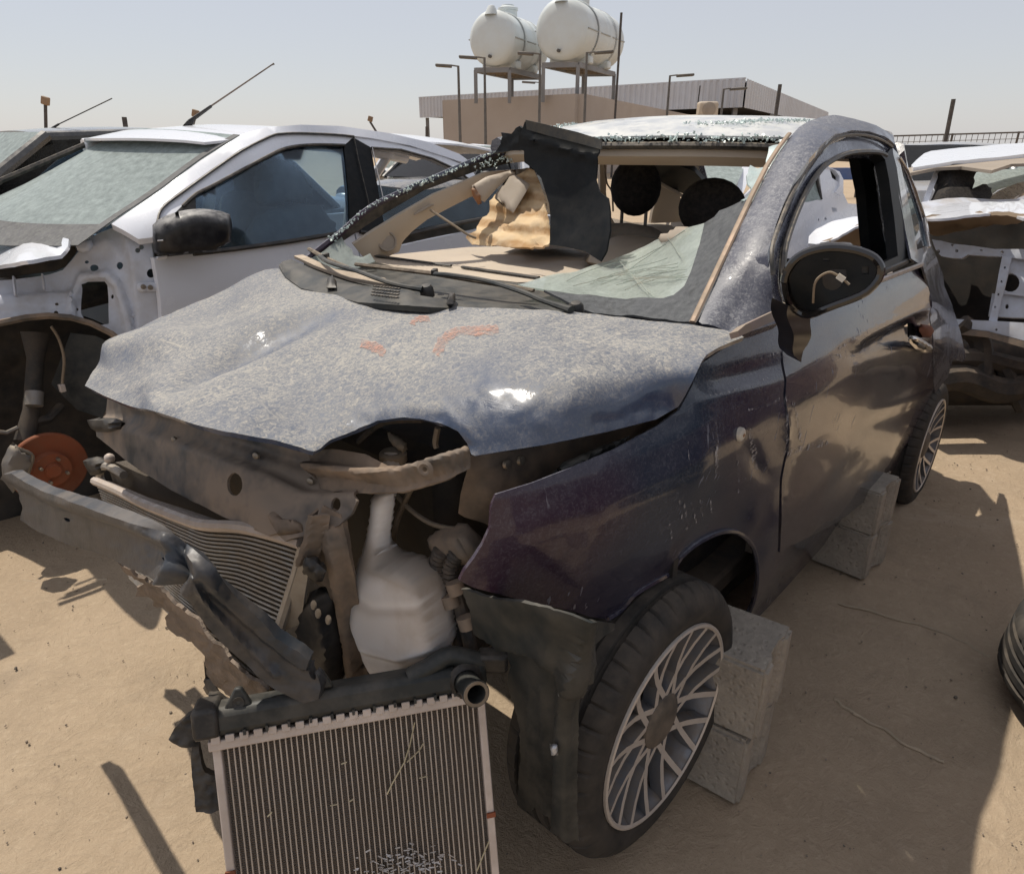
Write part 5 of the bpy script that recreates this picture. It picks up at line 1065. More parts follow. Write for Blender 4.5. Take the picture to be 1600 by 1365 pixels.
# concrete blocks: hollow-block shape with a grooved end, two and two
def block_mesh():
    L, Wb, Hb = .40, .20, .198; g = .022
    out_ = [(L / 2, -Wb / 2), (L / 2, -.045), (L / 2 - g, -.030), (L / 2 - g, .030), (L / 2, .045), (L / 2, Wb / 2), (-L / 2, Wb / 2), (-L / 2, .045), (-L / 2 + g, .030), (-L / 2 + g, -.030), (-L / 2, -.045), (-L / 2, -Wb / 2)]
    bm = bmesh.new(); lo = [bm.verts.new((x, y, 0)) for x, y in out_]; hi = [bm.verts.new((x, y, Hb)) for x, y in out_]
    bm.faces.new(list(reversed(lo))); bm.faces.new(hi)
    for i in range(12): bm.faces.new((lo[i], lo[(i + 1) % 12], hi[(i + 1) % 12], hi[i]))
    bmesh.ops.bevel(bm, geom=[e for e in bm.edges], offset=.008, segments=2, affect='EDGES', clamp_overlap=True)
    bmesh.ops.triangulate(bm, faces=bm.faces); bmesh.ops.subdivide_edges(bm, edges=[e for e in bm.edges if e.calc_length() > .05], cuts=2, use_grid_fill=True)
    bmesh.ops.triangulate(bm, faces=bm.faces)
    for v in bm.verts:
        k = .0035 * fbm(v.co.x * 22, v.co.y * 22, v.co.z * 22, seed=51); v.co += v.normal * k if v.normal.length else Vector((0, 0, 0))
    bm.normal_update()
    me = bpy.data.meshes.new('concrete_block'); bm.to_mesh(me); bm.free(); me.materials.append(M['concrete']); me.shade_smooth(); me.set_sharp_from_angle(angle=R(40)); return me
bme = block_mesh()
def put_block(lx, ly, z, rz, label, sz=1.0):
    o = bpy.data.objects.new('concrete_block', bme); col.objects.link(o); w0 = FI.o + FI.f * lx + FI.l * ly
    o.location = (w0[0], w0[1], z); o.rotation_euler = (0, 0, FI.az + math.pi / 2 + rz); tag(o, label, 'block', 'concrete blocks propping the wreck'); o.scale.z = sz; return o
put_block(-.292, .675, 0, R(3), 'lower concrete block of the stack behind the front wheel')
put_block(-.296, .685, .2, R(5), 'upper concrete block of the stack behind the front wheel')
put_block(-1.50, .635, 0, R(-6), 'lower concrete block of the stack before the rear wheel', .90)
put_block(-1.50, .630, .178, R(-4), 'upper concrete block of the stack before the rear wheel', .84)
# loose tyre lying at the right edge
lt = thing('loose_tyre', 'worn loose tyre lying on the sand at the right edge', 'tyre', loc=(1.675, 1.452, .012))
t_ = tyre(.315, .20, 160, 'tyre_body', lt, groove=.009); t_.rotation_euler = (R(97), 0, R(20)); t_.location = (0, 0, .215)
o = MB().lathe([(.20, -.03), (.208, -.10), (.20, -.17)], n=40).build('inner_liner', M['rubber'], lt); o.rotation_euler = t_.rotation_euler; o.location = t_.location
# small stones on the yard
def stones(name, n, area, smin, smax, mat, label):
    mb = MB(); done_ = 0
    while done_ < n:
        x, y = random.uniform(area[0], area[1]), random.uniform(area[2], area[3]); s = random.uniform(smin, smax) * random.random() ** 1.5 + smin * .5
        e = Matrix.Rotation(random.uniform(0, 6), 3, 'Z') @ Matrix.Rotation(random.uniform(-.4, .4), 3, 'X')
        mb.ellipsoid((x, y, .001), (s, s * random.uniform(.6, 1), s * .6), 5, 4, e); done_ += 1
    o = mb.build(name, mat, smooth=False); o['kind'] = 'stuff'; tag(o, label, 'pebbles'); return o
stones('pebbles', 7000, (-3.2, 3.2, .7, 5), .0010, .0048, M['pebble'], 'small brown stones scattered over the sandy yard')
stones('dark_grit', 900, (-2.6, 2.6, .7, 5), .0012, .0075, M['pebble_dark'], 'scattered dark grit and crumbs on the sandy yard')
# ================================================================== white hatchback on the left, front wing stripped
WH = Frame((-2.257, 2.826), -130)
wc = thing('white_hatchback', 'white five-door hatchback on the left with its front wing stripped to bare metal', 'car', WH)
def TW(*c): return TPS(WH, c)
dk = TW((245, 470, 'y', .805), (240, 403, 'y', .80), (362, 390, 'y', .80), (560, 332, 'y', .80), (500, 480, 'y', .815), (740, 350, 'y', .80), (400, 560, 'y', .80), (250, 560, 'y', .80), (780, 420, 'y', .80))
wdoor = panel('front_door', [(240.6, 403), (310, 396), (362, 389), (450, 377), (509, 367), (552, 361), (575, 470), (560, 640), (253, 640), (252, 494), (250, 469), (245, 431)], dk, M['white'], wc, .03, 14, lambda x, y: .006 * math.exp(-(linedist(x, y, [(240, 470), (400, 440), (570, 400)])[0] / 30) ** 2))
panel('rear_door', [(555, 361), (609, 388), (680, 372), (740, 360), (830, 340), (860, 420), (800, 640), (563, 640), (578, 470)], dk, M['white'], wc, .03, 16)
MB().tube([dk(*q) + np.array([0, .012, 0]) for q in [(300, 396), (362, 389), (450, 377), (509, 367), (556, 360)]], .010, 6).build('belt_seal', M['plastic'], wdoor)
MB().tube([dk(*q) + np.array([0, .012, 0]) for q in [(560, 362), (620, 370), (680, 355), (760, 340), (830, 325)]], .010, 6).build('belt_seal', M['plastic'], wc)
# pillar, door frames
gp = TW((172, 353, 'y', .72), (216, 373, 'y', .79), (242, 353, 'y', .785), (281, 300, 'y', .72), (250, 300, 'y', .67), (312, 253, 'y', .62), (375, 234, 'y', .655), (378, 212, 'y', .575), (422, 211, 'y', .63), (469, 199, 'y', .62), (560, 205, 'y', .61), (553, 214, 'y', .635), (469, 226, 'y', .65), (375, 266, 'y', .69), (306, 303, 'y', .745), (537, 226, 'y', .65), (547, 370, 'y', .79), (362, 387, 'y', .80), (580, 231, 'y', .65), (578, 317, 'y', .745), (625, 234, 'y', .645), (700, 264, 'y', .64), (728, 250, 'y', .61), (669, 224, 'y', .60), (700, 330, 'y', .76))
pw = panel('windscreen_pillar', [(174, 350), (194, 337), (250, 300), (312.5, 253), (378, 212), (416, 201), (469, 196), (530, 198), (606, 209), (669, 223), (716, 241), (740, 258), (726, 256), (700, 247), (640, 228), (580, 217), (520, 210), (469, 208), (440, 209), (420, 213), (375, 236), (328, 268), (281, 302), (256, 321), (247, 336), (242, 354), (238, 371), (216, 374)], gp, M['white'], wc, .03, 9, lambda x, y: .006 * (1 - min(1, linedist(x, y, [(205, 352), (264, 305), (345, 245), (400, 212), (440, 203), (500, 202), (640, 218), (720, 247)])[0] / 30) ** 2))
fo = [(247, 402), (243, 372), (247, 338), (257, 322), (282, 303), (329, 269), (376, 237), (421, 214), (440, 210), (469, 209), (520, 211), (552, 214)]; fi_ = [(538, 227), (500, 226), (469, 227.5), (445, 232), (422, 242), (375, 267), (328, 292), (306, 303), (285, 322), (262, 345), (258, 370), (262, 400)]
wfr = panel('door_frame', fo + fi_, gp, M['white'], wdoor, .025, 9, lambda x, y: -.004)
MB().tube([gp(*q) + np.array([0, .006, .002]) for q in smooth_poly(fo[1:], 3)], .005, 6).build('door_seal', M['frit_edge'], wfr)
MB().tube([gp(*q) + np.array([0, .004, .0]) for q in smooth_poly(fi_[:9], 3)], .007, 6).build('window_seal', M['frit_edge'], wfr)
panel('centre_post', [(538, 227), (553, 215), (580, 230), (592, 300), (600, 345), (590, 372), (548, 372), (545, 300)], gp, M['plastic_panel'], wc, .03, 9, lambda x, y: -.003)
MB().tube([gp(*q) + np.array([.004, .006, .0]) for q in [(553, 215), (560, 250), (572, 300), (582, 345)]], .003, 5).build('post_gap', M['frit_edge'], wc)
panel('rear_door_frame', [(553, 214), (606, 221), (660, 234), (700, 247), (735, 262), (752, 285), (735, 282), (712, 265), (675, 248), (625, 234), (581, 230)], gp, M['white'], wc, .025, 9, lambda x, y: -.004)
MB().tube([gp(*q) + np.array([.0, .005, .0]) for q in [(580, 231), (625, 234), (675, 248), (712, 265), (735, 283)]], .006, 6).build('window_seal', M['frit_edge'], wc)
MB().tube([gp(*q) + np.array([.0, .008, .0]) for q in [(580, 231), (588, 270), (597, 310)]], .003, 6).build('post_trim', M['chrome'], wc)
# glass: front side window, rear window wound down half way
panel('side_window', [(538, 228), (500, 227), (469, 228), (445, 233), (422, 243), (375, 268), (328, 293), (306, 304), (300, 330), (330, 392), (362, 387), (450, 376), (509, 366), (547, 361), (545, 300)], Off(gp, (0, -.012, 0)), M['glass_clear'], wdoor, .004, 16)
panel('mirror_corner', [(306, 303), (285, 322), (262, 345), (258, 372), (262, 400), (320, 394), (308, 350)], Off(gp, (0, -.004, 0)), M['plastic'], wdoor, .012, 8)
panel('rear_side_window', [(588, 288), (640, 300), (720, 290), (745, 282), (790, 300), (830, 325), (760, 338), (680, 353), (612, 368), (600, 340)], Off(gp, (0, -.012, 0)), M['glass_tint'], wc, .004, 14)
# roof and windscreen
def wz(x, y): return np.interp(x, [-3.3, -2.9, -2.4, -1.8, -1.2, -.85, -.7], [1.34, 1.42, 1.485, 1.515, 1.525, 1.495, 1.46]) - .05 * (abs(y) / .57) ** 2.4
rp = []
for u in np.linspace(0, 1, 16): rp.append([(-.70 - .16 * (abs(y) / .57) ** 2 + (-3.1 + .7 + .16 * (abs(y) / .57) ** 2) * u, y, wz(-.70 - .16 * (abs(y) / .57) ** 2 + (-3.1 + .7 + .16 * (abs(y) / .57) ** 2) * u, y)) for y in np.linspace(-.58, .58, 15)])
grid('roof', rp, M['white'], wc, .01)
an = [(313, 192, 'y', .0), (330, 181, 'y', 0.), (333, 165, 'y', 0)]
def wpn(px, py, y): return WH.p(px, py, 'y', y)
abase = wpn(301, 193, .0)
ant = pillow('antenna', [(285, 197), (292, 189), (300, 184), (304, 190), (300, 197)], TW((285, 197, 'y', .0), (304, 190, 'y', 0.), (300, 197, 'y', 0.)), .012, M['plastic'], wc, 4, 6)
MB().tube([wpn(296, 190, 0), wpn(330, 166, 0)], [.010, .007], 6).build('antenna_foot', M['plastic'], ant)
MB().tube([wpn(328, 167, 0), wpn(424, 102, 0), wpn(428, 100, 0)], [.0042, .0035, .0055], 6).build('antenna_rod', simple('antenna_rod', (.10, .07, .06), .6), ant)
EL = smooth_poly([gp(*q) + np.array([.004, -.010, .004]) for q in [(170, 356), (194, 339), (250, 302), (312.5, 255), (345, 234), (379, 214)]], 6); NE = len(EL) - 1
def wsp(u, v, off=0.):          # windscreen: u from scuttle to header, v from left to right
    k = max(0., min(1., u)) * NE; i = min(int(k), NE - 1); e = EL[i] + (EL[i + 1] - EL[i]) * (k - i)
    if u < 0: e = EL[0] + (EL[0] - EL[3]) / np.linalg.norm(EL[0] - EL[3]) * (-u) * .9
    c_ = 1 - v * v; return (e[0] + .15 * c_ + off * .6, e[1] * v, e[2] + (-.02 + .05 * u) * c_ + off * .8)
grid('windscreen', [[wsp(u, v) for v in np.linspace(-1, 1, 17)] for u in np.linspace(0, 1, 9)], M['glass_dusty'], wc, .004)
M['wfrit'] = simple('dusty_frit', (.08, .08, .085), .7, 0, .6, 60, .2, .2, dustcol=(.2, .2, .19), upd=.3)
grid('windscreen_frit', [[wsp(u, v, .004) for v in np.linspace(-1, 1, 17)] for u in (-.14, .0, .045)], M['wfrit'], wc, .003)
grid('windscreen_frit', [[wsp(u, v, .004) for u in np.linspace(-.03, 1, 10)] for v in (1.0, .98, .955)], M['wfrit'], wc, .003)
# right-hand side, simply built: body, posts and far windows
rfw = []
for z in np.linspace(.30, .98, 5): rfw.append([(x, -.80 + .05 * max(0, (abs(x + 1.2) - 1.6)) - .0, z) for x in np.linspace(.30, -3.2, 12)])
grid('right_flank', rfw, M['white'], wc, .02)
MB().tube([(.02, -.66, .97), (-.45, -.61, 1.28), (-.85, -.57, 1.44)], .014, 6).build('windscreen_edge', M['frit_edge'], wc)
for P in ([(-1.50, -.76, .97), (-1.58, -.60, 1.45)], [(-2.6, -.76, .97), (-2.85, -.56, 1.40)], [(-2.75, .76, .97), (-2.95, .56, 1.38)]):
    MB().tube(P, .035, 8).build('roof_post', M['white'], wc)
MB().tube([(x, -.575, wz(x, -.575) - .01) for x in np.linspace(-.84, -3.0, 9)], .035, 8).build('right_roof_rail', M['white'], wc)
grid('tailgate', [[(-3.2 - .05 * k, y, z) for y in np.linspace(-.7, .7, 5)] for k, z in enumerate((1.0, .7, .35))], M['white'], wc, .02)
MB().box((-1.75, 0, .34), (2.5, 1.5, .06)).build('floor_pan', M['dark_bay'], wc)
grid('far_side_window', [[(x, -.78 + .17 * k, .98 + .45 * k) for x in (-.25 - .55 * k, -1.5)] for k in (0, 1)], M['glass_clear'], wc, .003)
# seats
for px, py, x0 in ((442, 290, -1.18), ):
    c_ = WH.p(px, py, 'y', .34)
    h_ = pillow('headrest', [(408, 266), (416, 252), (436, 248), (452, 256), (470, 280), (483, 296), (482, 307), (470, 311), (440, 316), (428, 324), (408, 322), (404, 300)], TW((408, 266, 'y', .42), (483, 300, 'y', .30), (410, 322, 'y', .42)), .06, M['seat_brown'], wc, 6, 16)
    for q in ((455, 312), (477, 309)): MB().tube([wpn(q[0], q[1], .34), wpn(q[0] + 2, q[1] + 12, .34)], .006, 6).build('headrest_post', M['steel'], h_)
    pillow('seat_back', [(384, 400), (390, 365), (402, 342), (420, 326), (460, 317), (495, 320), (515, 345), (528, 400), (520, 470), (390, 470)], TW((384, 400, 'y', .50), (402, 342, 'y', .46), (515, 345, 'y', .28), (520, 470, 'y', .30)), .08, M['seat_brown'], wc, 9, 26)
MB().ellipsoid((-1.55, -.36, .75), (.14, .26, .45), 16, 12, p=.7).build('seat_back', M['seat_brown'], wc); MB().ellipsoid((-1.60, -.36, 1.24), (.06, .13, .11), 14, 10, p=.8).build('headrest', M['seat_brown'], wc)
MB().box((-2.45, 0, .80), (.2, 1.2, .55), Matrix.Rotation(-.25, 3, 'Y')).build('rear_seat', M['seat_brown'], wc, bevel=.05)
MB().box((-.42, 0, .90), (.42, 1.0, .10), Matrix.Rotation(.1, 3, 'Y')).build('dashboard', M['plastic'], wc, bevel=.03)
# mirror
mw = [(238, 352), (246, 344), (259, 337), (276, 331), (294, 327.5), (312, 326), (328, 327), (346, 330), (359, 335), (363, 350), (361, 378), (340, 388), (312.5, 394), (275, 398), (241, 401), (239, 375)]
mws = TW((238, 352, 'y', .86), (363, 350, 'y', .97), (300, 330, 'y', .93), (312, 394, 'y', .92), (241, 401, 'y', .85))
mrr = pillow('door_mirror', mw, mws, .075, simple('dusty_sunlit_mirror_black', (.010, .010, .012), .3, 0, .05, 30, .2, .03, upd=.75, dustcol=(.34, .33, .32), spec=.35), wc, 7, 24)  # grey on upward faces paints the sunlit mirror top along with its dust
MB().tube([mws(262, 372) + np.array([.06, .05, 0]), mws(272, 371) + np.array([.065, .055, 0])], .003, 5).build('mirror_slot', M['chrome'], mrr)
# bare wing structure
ap = TW((173, 352, 'y', .66), (240, 403, 'y', .76), (252, 494, 'y', .78), (180, 440, 'y', .72), (145, 470, 'y', .66), (100, 440, 'y', .60), (0, 440, 'y', .58), (0, 500, 'y', .66), (110, 490, 'y', .68), (190, 530, 'y', .76), (130, 375, 'y', .62))
hole1 = [(127, 444), (134, 440), (158, 440), (162, 446), (166, 480), (169, 503), (150, 505), (137, 500), (129, 485)]
def apr(x, y):
    d1, t1 = linedist(x, y, [(112, 505), (114, 462), (126, 432), (165, 430), (180, 445), (196, 490), (205, 530)])
    r = .012 * math.tanh((7 - d1) / 1.8)
    r += .010 * math.tanh((y - np.interp(x, [-60, 0, 60, 110], [462, 458, 455, 452])) / 1.8) * (x < 112) - .008 * math.tanh((y - 480) / 1.8) * (x < 112)
    r += .010 * math.tanh((x - np.interp(y, [355, 400, 440, 500], [186, 200, 206, 212])) / 2.) - .012 * gauss(x, y, 155, 400, 16)
    r += .006 * math.exp(-(linedist(x, y, [(135, 385), (165, 372), (182, 392)])[0] / 4) ** 2)
    return r + .002 * fbm(x / 25, y / 25, seed=61)
apron = panel('inner_wing', [(173, 353), (215, 375), (236, 374), (240, 403), (245, 431), (250, 469), (252, 494), (240, 520), (200, 545), (189, 530), (173, 516), (141, 500), (109, 491), (75, 488), (40, 490), (0, 499), (-60, 510), (-60, 436), (0, 434), (50, 430), (80, 426), (97, 421), (115, 398), (130, 376), (150, 362)], ap, M['white_inner'], wc, .004, 5, apr, holes=[hole1, ell(184, 413, 6, 6), ell(221, 386, 4, 4), ell(215, 391, 4, 4), ell(236, 427, 6.5, 7), ell(142, 418, 6, 5.5), ell(131, 409, 3, 2.5), ell(89, 474, 3, 2.5), ell(88, 484, 3.5, 2.5), ell(171, 464, 2.5, 3), ell(123, 479, 2, 2.2)])
pillow('hinge_plate', [(212, 443), (218, 440), (246, 440), (248, 454), (218, 456), (212, 451)], Off(ap, (.0, .012, 0)), .008, M['white_inner'], apron, 4, 5)
for q in ((220, 447), (231, 448)): MB().lathe([(0, .008), (.008, .007), (.010, 0)], ap(*q) + np.array([0, .02, 0]), (0, 1, 0), 10).build('bolt', M['bolt'], apron)
pillow('bracket', [(112, 380), (120, 374), (138, 373), (142, 380), (138, 392), (126, 394), (116, 390)], Off(ap, (.0, .02, 0)), .014, M['white_inner'], apron, 4, 6)
for q in ((65, 428, 92, 452), (20, 432, 28, 462)): MB().bar(ap(q[0], q[1]) + np.array([0, .01, 0]), ap(q[0] + 3, q[3]) + np.array([0, .01, 0]), .006, .02).build('rib', M['white_inner'], apron, bevel=.002)
MB().tube([ap(*q) + np.array([0, .006, -.004]) for q in [(-60, 512), (0, 502), (40, 494), (75, 491), (109, 494), (141, 503), (173, 519), (192, 535)]], .012, 6).build('arch_flange', M['tanmetal'], apron)
# black gap under the stub of bonnet
hstub = TW((0, 366, 'z', .985), (108, 373, 'y', .70), (94, 397, 'y', .72), (0, 415, 'y', .70), (40, 390, 'y', .68))
panel('bonnet_stub', [(-60, 362), (0, 366), (34, 369), (70, 371), (100, 372), (108, 374), (106, 384), (94, 398), (50, 406), (0, 415), (-60, 424)], hstub, M['white'], wc, .012, 9, lambda x, y: .004 * fbm(x / 30, y / 20, seed=62))
grid('bonnet', [[(x, y, 1.0 - .12 * max(0., x - .3) ** 1.4 - .04 * abs(y / .78) ** 3) for y in np.linspace(-.74, .78, 9)] for x in np.linspace(.30, .80, 6)], M['white'], wc, .012)
panel('bay_gap', [(-60, 424), (0, 414), (94, 396), (110, 385), (116, 395), (97, 420), (80, 427), (0, 436), (-60, 438)], Off(ap, (-.03, -.05, 0)), M['dark_bay'], wc, .01, 12)
pillow('wiper_arm_stub', [(36, 372), (40, 330), (46, 286), (50, 288), (50, 320), (58, 350), (64, 372)], TW((36, 372, 'z', 1.0), (46, 286, 'z', 1.10), (64, 372, 'z', 1.0), (50, 320, 'z', 1.06)), .012, M['silver_paint'], wc, 5, 6)
# wheel well and strut
well = TW((-20, 510, 'y', .40), (100, 500, 'y', .40), (190, 540, 'y', .42), (-20, 700, 'y', .30), (190, 700, 'y', .34), (60, 600, 'y', .32))
panel('wheel_well', [(-60, 505), (0, 498), (60, 488), (110, 488), (170, 512), (210, 540), (240, 640), (230, 780), (160, 820), (-60, 830)], well, M['dark_bay'], wc, .02, 14, lambda x, y: .02 * fbm(x / 50, y / 40, seed=63) + .02 * math.exp(-(linedist(x, y, [(0, 560), (60, 545), (150, 560)])[0] / 10) ** 2))
panel('well_liner', [(110, 520), (150, 525), (190, 545), (180, 600), (165, 655), (120, 640), (80, 600), (95, 560)], TW((110, 520, 'y', .50), (190, 545, 'y', .62), (165, 655, 'y', .60), (80, 600, 'y', .46)), M['plastic_dusty'], wc, .006, 9)
hubc = np.array([0, .74, WH.p(87, 735, 'y', .74)[2]])
MB().lathe([(0, .0), (.028, .0), (.030, -.008), (.062, -.010), (.066, -.040), (.128, -.042), (.132, -.046), (.132, -.062), (.05, -.064)], hubc, (0, 1, 0), 48).build('brake_disc', M['rust'], wc)
for k in range(4):
    a = k * math.pi / 2 + .5; p_ = hubc + np.array([.045 * math.cos(a), -.010, .045 * math.sin(a)]); MB().tube([p_, p_ + np.array([0, .018, 0])], .006, 8).build('wheel_stud', M['bolt'], wc)
MB().lathe([(.0, .006), (.022, .006), (.026, .0), (.028, -.01)], hubc, (0, 1, 0), 20).build('hub', M['rust'], wc)
strut = MB().tube([WH.p(38, 690, 'y', .62), WH.p(50, 640, 'y', .58), WH.p(56, 560, 'y', .52), WH.p(56, 520, 'y', .50)], [.035, .030, .030, .05], 12).build('strut', M['dark_bay'], wc)
MB().tube([WH.p(53, 634, 'y', .63), WH.p(54, 612, 'y', .61)], .030, 12).build('strut_label', M['steel'], strut)
pillow('brake_caliper', [(12, 700), (20, 690), (34, 702), (50, 708), (46, 730), (40, 750), (20, 770), (4, 750), (2, 725)], TW((12, 700, 'y', .76), (50, 708, 'y', .76), (20, 770, 'y', .76)), .03, M['steel'], wc, 6, 10)
MB().tube(smooth_poly([WH.p(x, y, 'y', .77) for x, y in [(22, 700), (36, 704), (50, 712), (46, 730), (40, 748)]], 4), .008, 6).build('caliper_pin', M['bolt'], wc)
MB().tube(smooth_poly([WH.p(x, y, 'y', .64) for x, y in [(80, 510), (92, 530), (100, 560), (98, 590), (97, 606)]], 4), .005, 6).build('sensor_cable', M['cable'], wc)
MB().box(WH.p(97, 606, 'y', .64), (.02, .02, .03)).build('sensor_plug', M['alu_rail'], wc, bevel=.003)
MB().tube([WH.p(45, 660, 'y', .60), WH.p(75, 655, 'y', .60), WH.p(95, 635, 'y', .55)], .018, 8).build('steering_arm', M['dark_bay'], wc)
MB().tube([WH.p(-20, 672, 'y', .62), WH.p(10, 676, 'y', .62), WH.p(28, 668, 'y', .62)], .008, 6).build('brake_hose', M['steel'], wc)
MB().box((-1.7, .55, .30), (2.2, .2, .16)).build('sill_member', M['dark_bay'], wc, bevel=.02)
MB().box((.35, -.1, .42), (.8, .75, .40)).build('engine', M['dark_bay'], wc, bevel=.05)
# ================================================================== the yard behind
def gcar(name, label, fr, paint, glass_m, L=4.2, W=1.72, H=1.46, belt=.98, hood_z=.95, hood_f=.88, cab=(-.35, -.95, -2.4, -3.0), front=.75, wheels=True, tail_z=1.0, group=None, side_m=None):
    """a parked car: body, roof, posts, panes, wheels (x forward from the front axle)"""
    c_ = thing(name, label, 'car', fr, group=group); hw = W / 2
    xa, xr0, xr1, xb = cab; back = front - L
    st = [(front, .72, hood_f - .25), (front - .06, .90, hood_f), (front - .35, .97, (hood_f + hood_z) / 2 + .02), (xa + .05, 1., hood_z), (xa - .3, 1., belt), (xr1, 1., belt + .01), (xb - .02, .98, tail_z), (back + .08, .90, tail_z - .04), (back, .80, tail_z - .25)]
    P = []
    for x, k, zt in st:
        w_ = hw * k; P.append([(x, -w_ * .94, .22), (x, -w_, .45), (x, -w_, .68), (x, -w_ * .97, zt - .05), (x, -w_ * .88, zt), (x, 0, zt + .035), (x, w_ * .88, zt), (x, w_ * .97, zt - .05), (x, w_, .68), (x, w_, .45), (x, w_ * .94, .22)])
    grid('body', P, paint, c_, .01)
    grid('roof', [[(xr0 + (xr1 - xr0) * u, hw * .72 * v, H - .04 * abs(v) ** 2.2 - .04 * (2 * u - .9) ** 2) for v in np.linspace(-1, 1, 9)] for u in np.linspace(0, 1, 8)], paint, c_, .03)
    for s in (-1, 1):
        for (x0, x1) in ((xa, xr0), ((xa + xb) / 2 + .1, (xr0 + xr1) / 2 + .1), (xb, xr1)):
            MB().tube([(x0, s * hw * .90, belt - .02), (x0 * .45 + x1 * .55, s * hw * .83, belt + (H - belt) * .55), (x1, s * hw * .73, H - .05)], .035, 8).build('post', paint, c_)
        MB().tube([(xr0, s * hw * .72, H - .055), ((xr0 + xr1) / 2, s * hw * .73, H - .03), (xr1, s * hw * .72, H - .055)], .03, 8).build('roof_rail', paint, c_)
        mb = MB(); mb.add([(xa - .05, s * hw * .89, belt), (xr0, s * hw * .735, H - .06), (xr1, s * hw * .735, H - .06), (xb + .05, s * hw * .89, belt)], [(0, 1, 2, 3)]); mb.build('side_window', side_m or glass_m, c_, solid=.004)
        MB().ellipsoid((xa - .15, s * (hw + .08), belt + .03), (.06, .10, .07), 10, 8, p=.8).build('mirror', paint, c_)
        MB().ellipsoid((front - .12, s * hw * .74, hood_f - .14), (.12, .16, .08), 12, 8, p=.8).build('headlamp', M['chrome'], c_)
    grid('windscreen', [[(xa + (xr0 - xa) * u + .05 * (1 - v * v), v * hw * (.86 - .15 * u), belt + (H - .03 - belt) * u) for v in (-1, -.5, 0, .5, 1)] for u in (0, .5, 1)], glass_m, c_, .004)
    grid('rear_window', [[(xb + (xr1 - xb) * u, v * hw * (.86 - .15 * u), belt + (H - .03 - belt) * u) for v in (-1, 0, 1)] for u in (0, 1)], glass_m, c_, .004)
    for s in (-1, 1):
        for x in ((xa + .3) * 0, back + .75):
            if wheels:
                e_ = empty('wheel', (x, s * (hw - .01), .30), 0 if s > 0 else math.pi, c_); MB().lathe([(.19, -.02), (.24, .0), (.30, -.03), (.30, -.16), (.24, -.19)], n=28).build('tyre', M['rubber'], e_); MB().lathe([(0, -.01), (.12, -.02), (.195, -.015), (.195, -.06)], n=24).build('rim', M['alloy_dark'], e_)
    for s in (-1, 1): MB().ellipsoid((cab[1] - .35, s * .36, belt - .1), (.13, .24, .36), 12, 8, p=.8).build('seat_back', M['seat_black'], c_); MB().ellipsoid((cab[1] - .40, s * .36, belt + .28), (.06, .13, .10), 12, 8, p=.8).build('headrest', M['seat_black'], c_)
    return c_
def fr_at(px, py, Y, az, lx, ly):      # a frame whose local point (lx, ly) stands at the given ground place
    w0 = aty(px, py, Y); a = R(az); f = np.array([math.cos(a), math.sin(a)]); l = np.array([-f[1], f[0]]); return Frame(w0[:2] - f * lx - l * ly, az)
# second and third cars of the row on the left
o2 = WH.o - WH.l * 2.15 - WH.f * .05
K2 = Frame(o2[:2], -130)
blk = gcar('black_saloon', 'black saloon behind the white hatchback, only its roof and pillar showing', K2, M['black_paint'], M['glass_dusty'], H=1.535, cab=(-.25, -.95, -2.3, -2.9), side_m=M['glass_dark'])
an0 = K2.p(59, 214, 'y', .0)
MB().tube([K2.p(57, 216, 'y', 0), K2.p(92, 194, 'y', 0)], [.011, .007], 6).build('antenna_foot', M['plastic'], blk)
MB().tube([K2.p(90, 195, 'y', 0), K2.p(175, 154, 'y', 0)], .004, 6).build('antenna_rod', M['pole'], blk)
o3 = WH.o - WH.l * 4.6 + WH.f * .4
gcar('white_van', 'white car roof beyond the black saloon at the left edge', Frame(o3[:2], -130), M['white'], M['glass_dusty'], H=1.53, L=4.6)
# white car standing behind the wreck, door towards us
KB = Frame((2.62, 5.45), -128)
wb_ = thing('white_pickup', 'white car without door handles seen through the cabin of the wreck', 'car', KB)
def TB(*c): return TPS(KB, c)
WY = 5.0
def TYf(*c): return TPS(Frame((0, 0), 0), c)
FW = Frame((2.0, 5.2), 0)
wb_.location = (2.0, 5.2, 0); wb_.rotation_euler = (0, 0, 0)
def TF(*c): return TPS(FW, c)
bd_s = TF((1225, 400, 'd', 4.6), (1240, 300, 'd', 4.7), (1300, 330, 'd', 5.0), (1330, 380, 'd', 5.2), (1320, 280, 'd', 5.1))
bdoor = panel('door', [(1200, 420), (1225, 340), (1245, 316), (1262, 316), (1278, 312), (1285, 308), (1280, 270), (1285, 262), (1296, 262), (1300, 278), (1310, 285), (1325, 318), (1358, 320), (1360, 440), (1200, 440)], bd_s, M['white'], wb_, .04, 10, holes=[ell(1290, 342, 2, 2.2, 8), ell(1279, 343.5, 1.2, 2.5, 8), [(1299, 324), (1307, 325), (1308, 331), (1301, 331)]])
panel('front_window', [(1240, 318), (1256, 285), (1274, 270), (1280, 300), (1283, 312), (1262, 317)], TF((1240, 318, 'd', 4.75), (1274, 270, 'd', 4.9), (1283, 312, 'd', 4.9)), M['glass_dusty'], wb_, .004, 10)
MB().tube([bd_s(1274, 268), bd_s(1279, 292), bd_s(1283, 312)], .012, 6).build('window_post', M['frit_edge'], wb_)
panel('rear_opening_frame', [(1286, 256), (1296, 262), (1310, 268), (1316, 280), (1316, 300), (1312, 306), (1304, 300), (1310, 290), (1310, 275), (1303, 266), (1290, 260)], Off(bd_s, (0, -.02, 0)), M['white'], wb_, .04, 6)
panel('rear_opening', [(1282, 260), (1292, 262), (1304, 267), (1311, 276), (1311, 292), (1304, 301), (1295, 298), (1288, 296)], Off(bd_s, (0, .02, 0)), M['seat_black'], wb_, .02, 7)
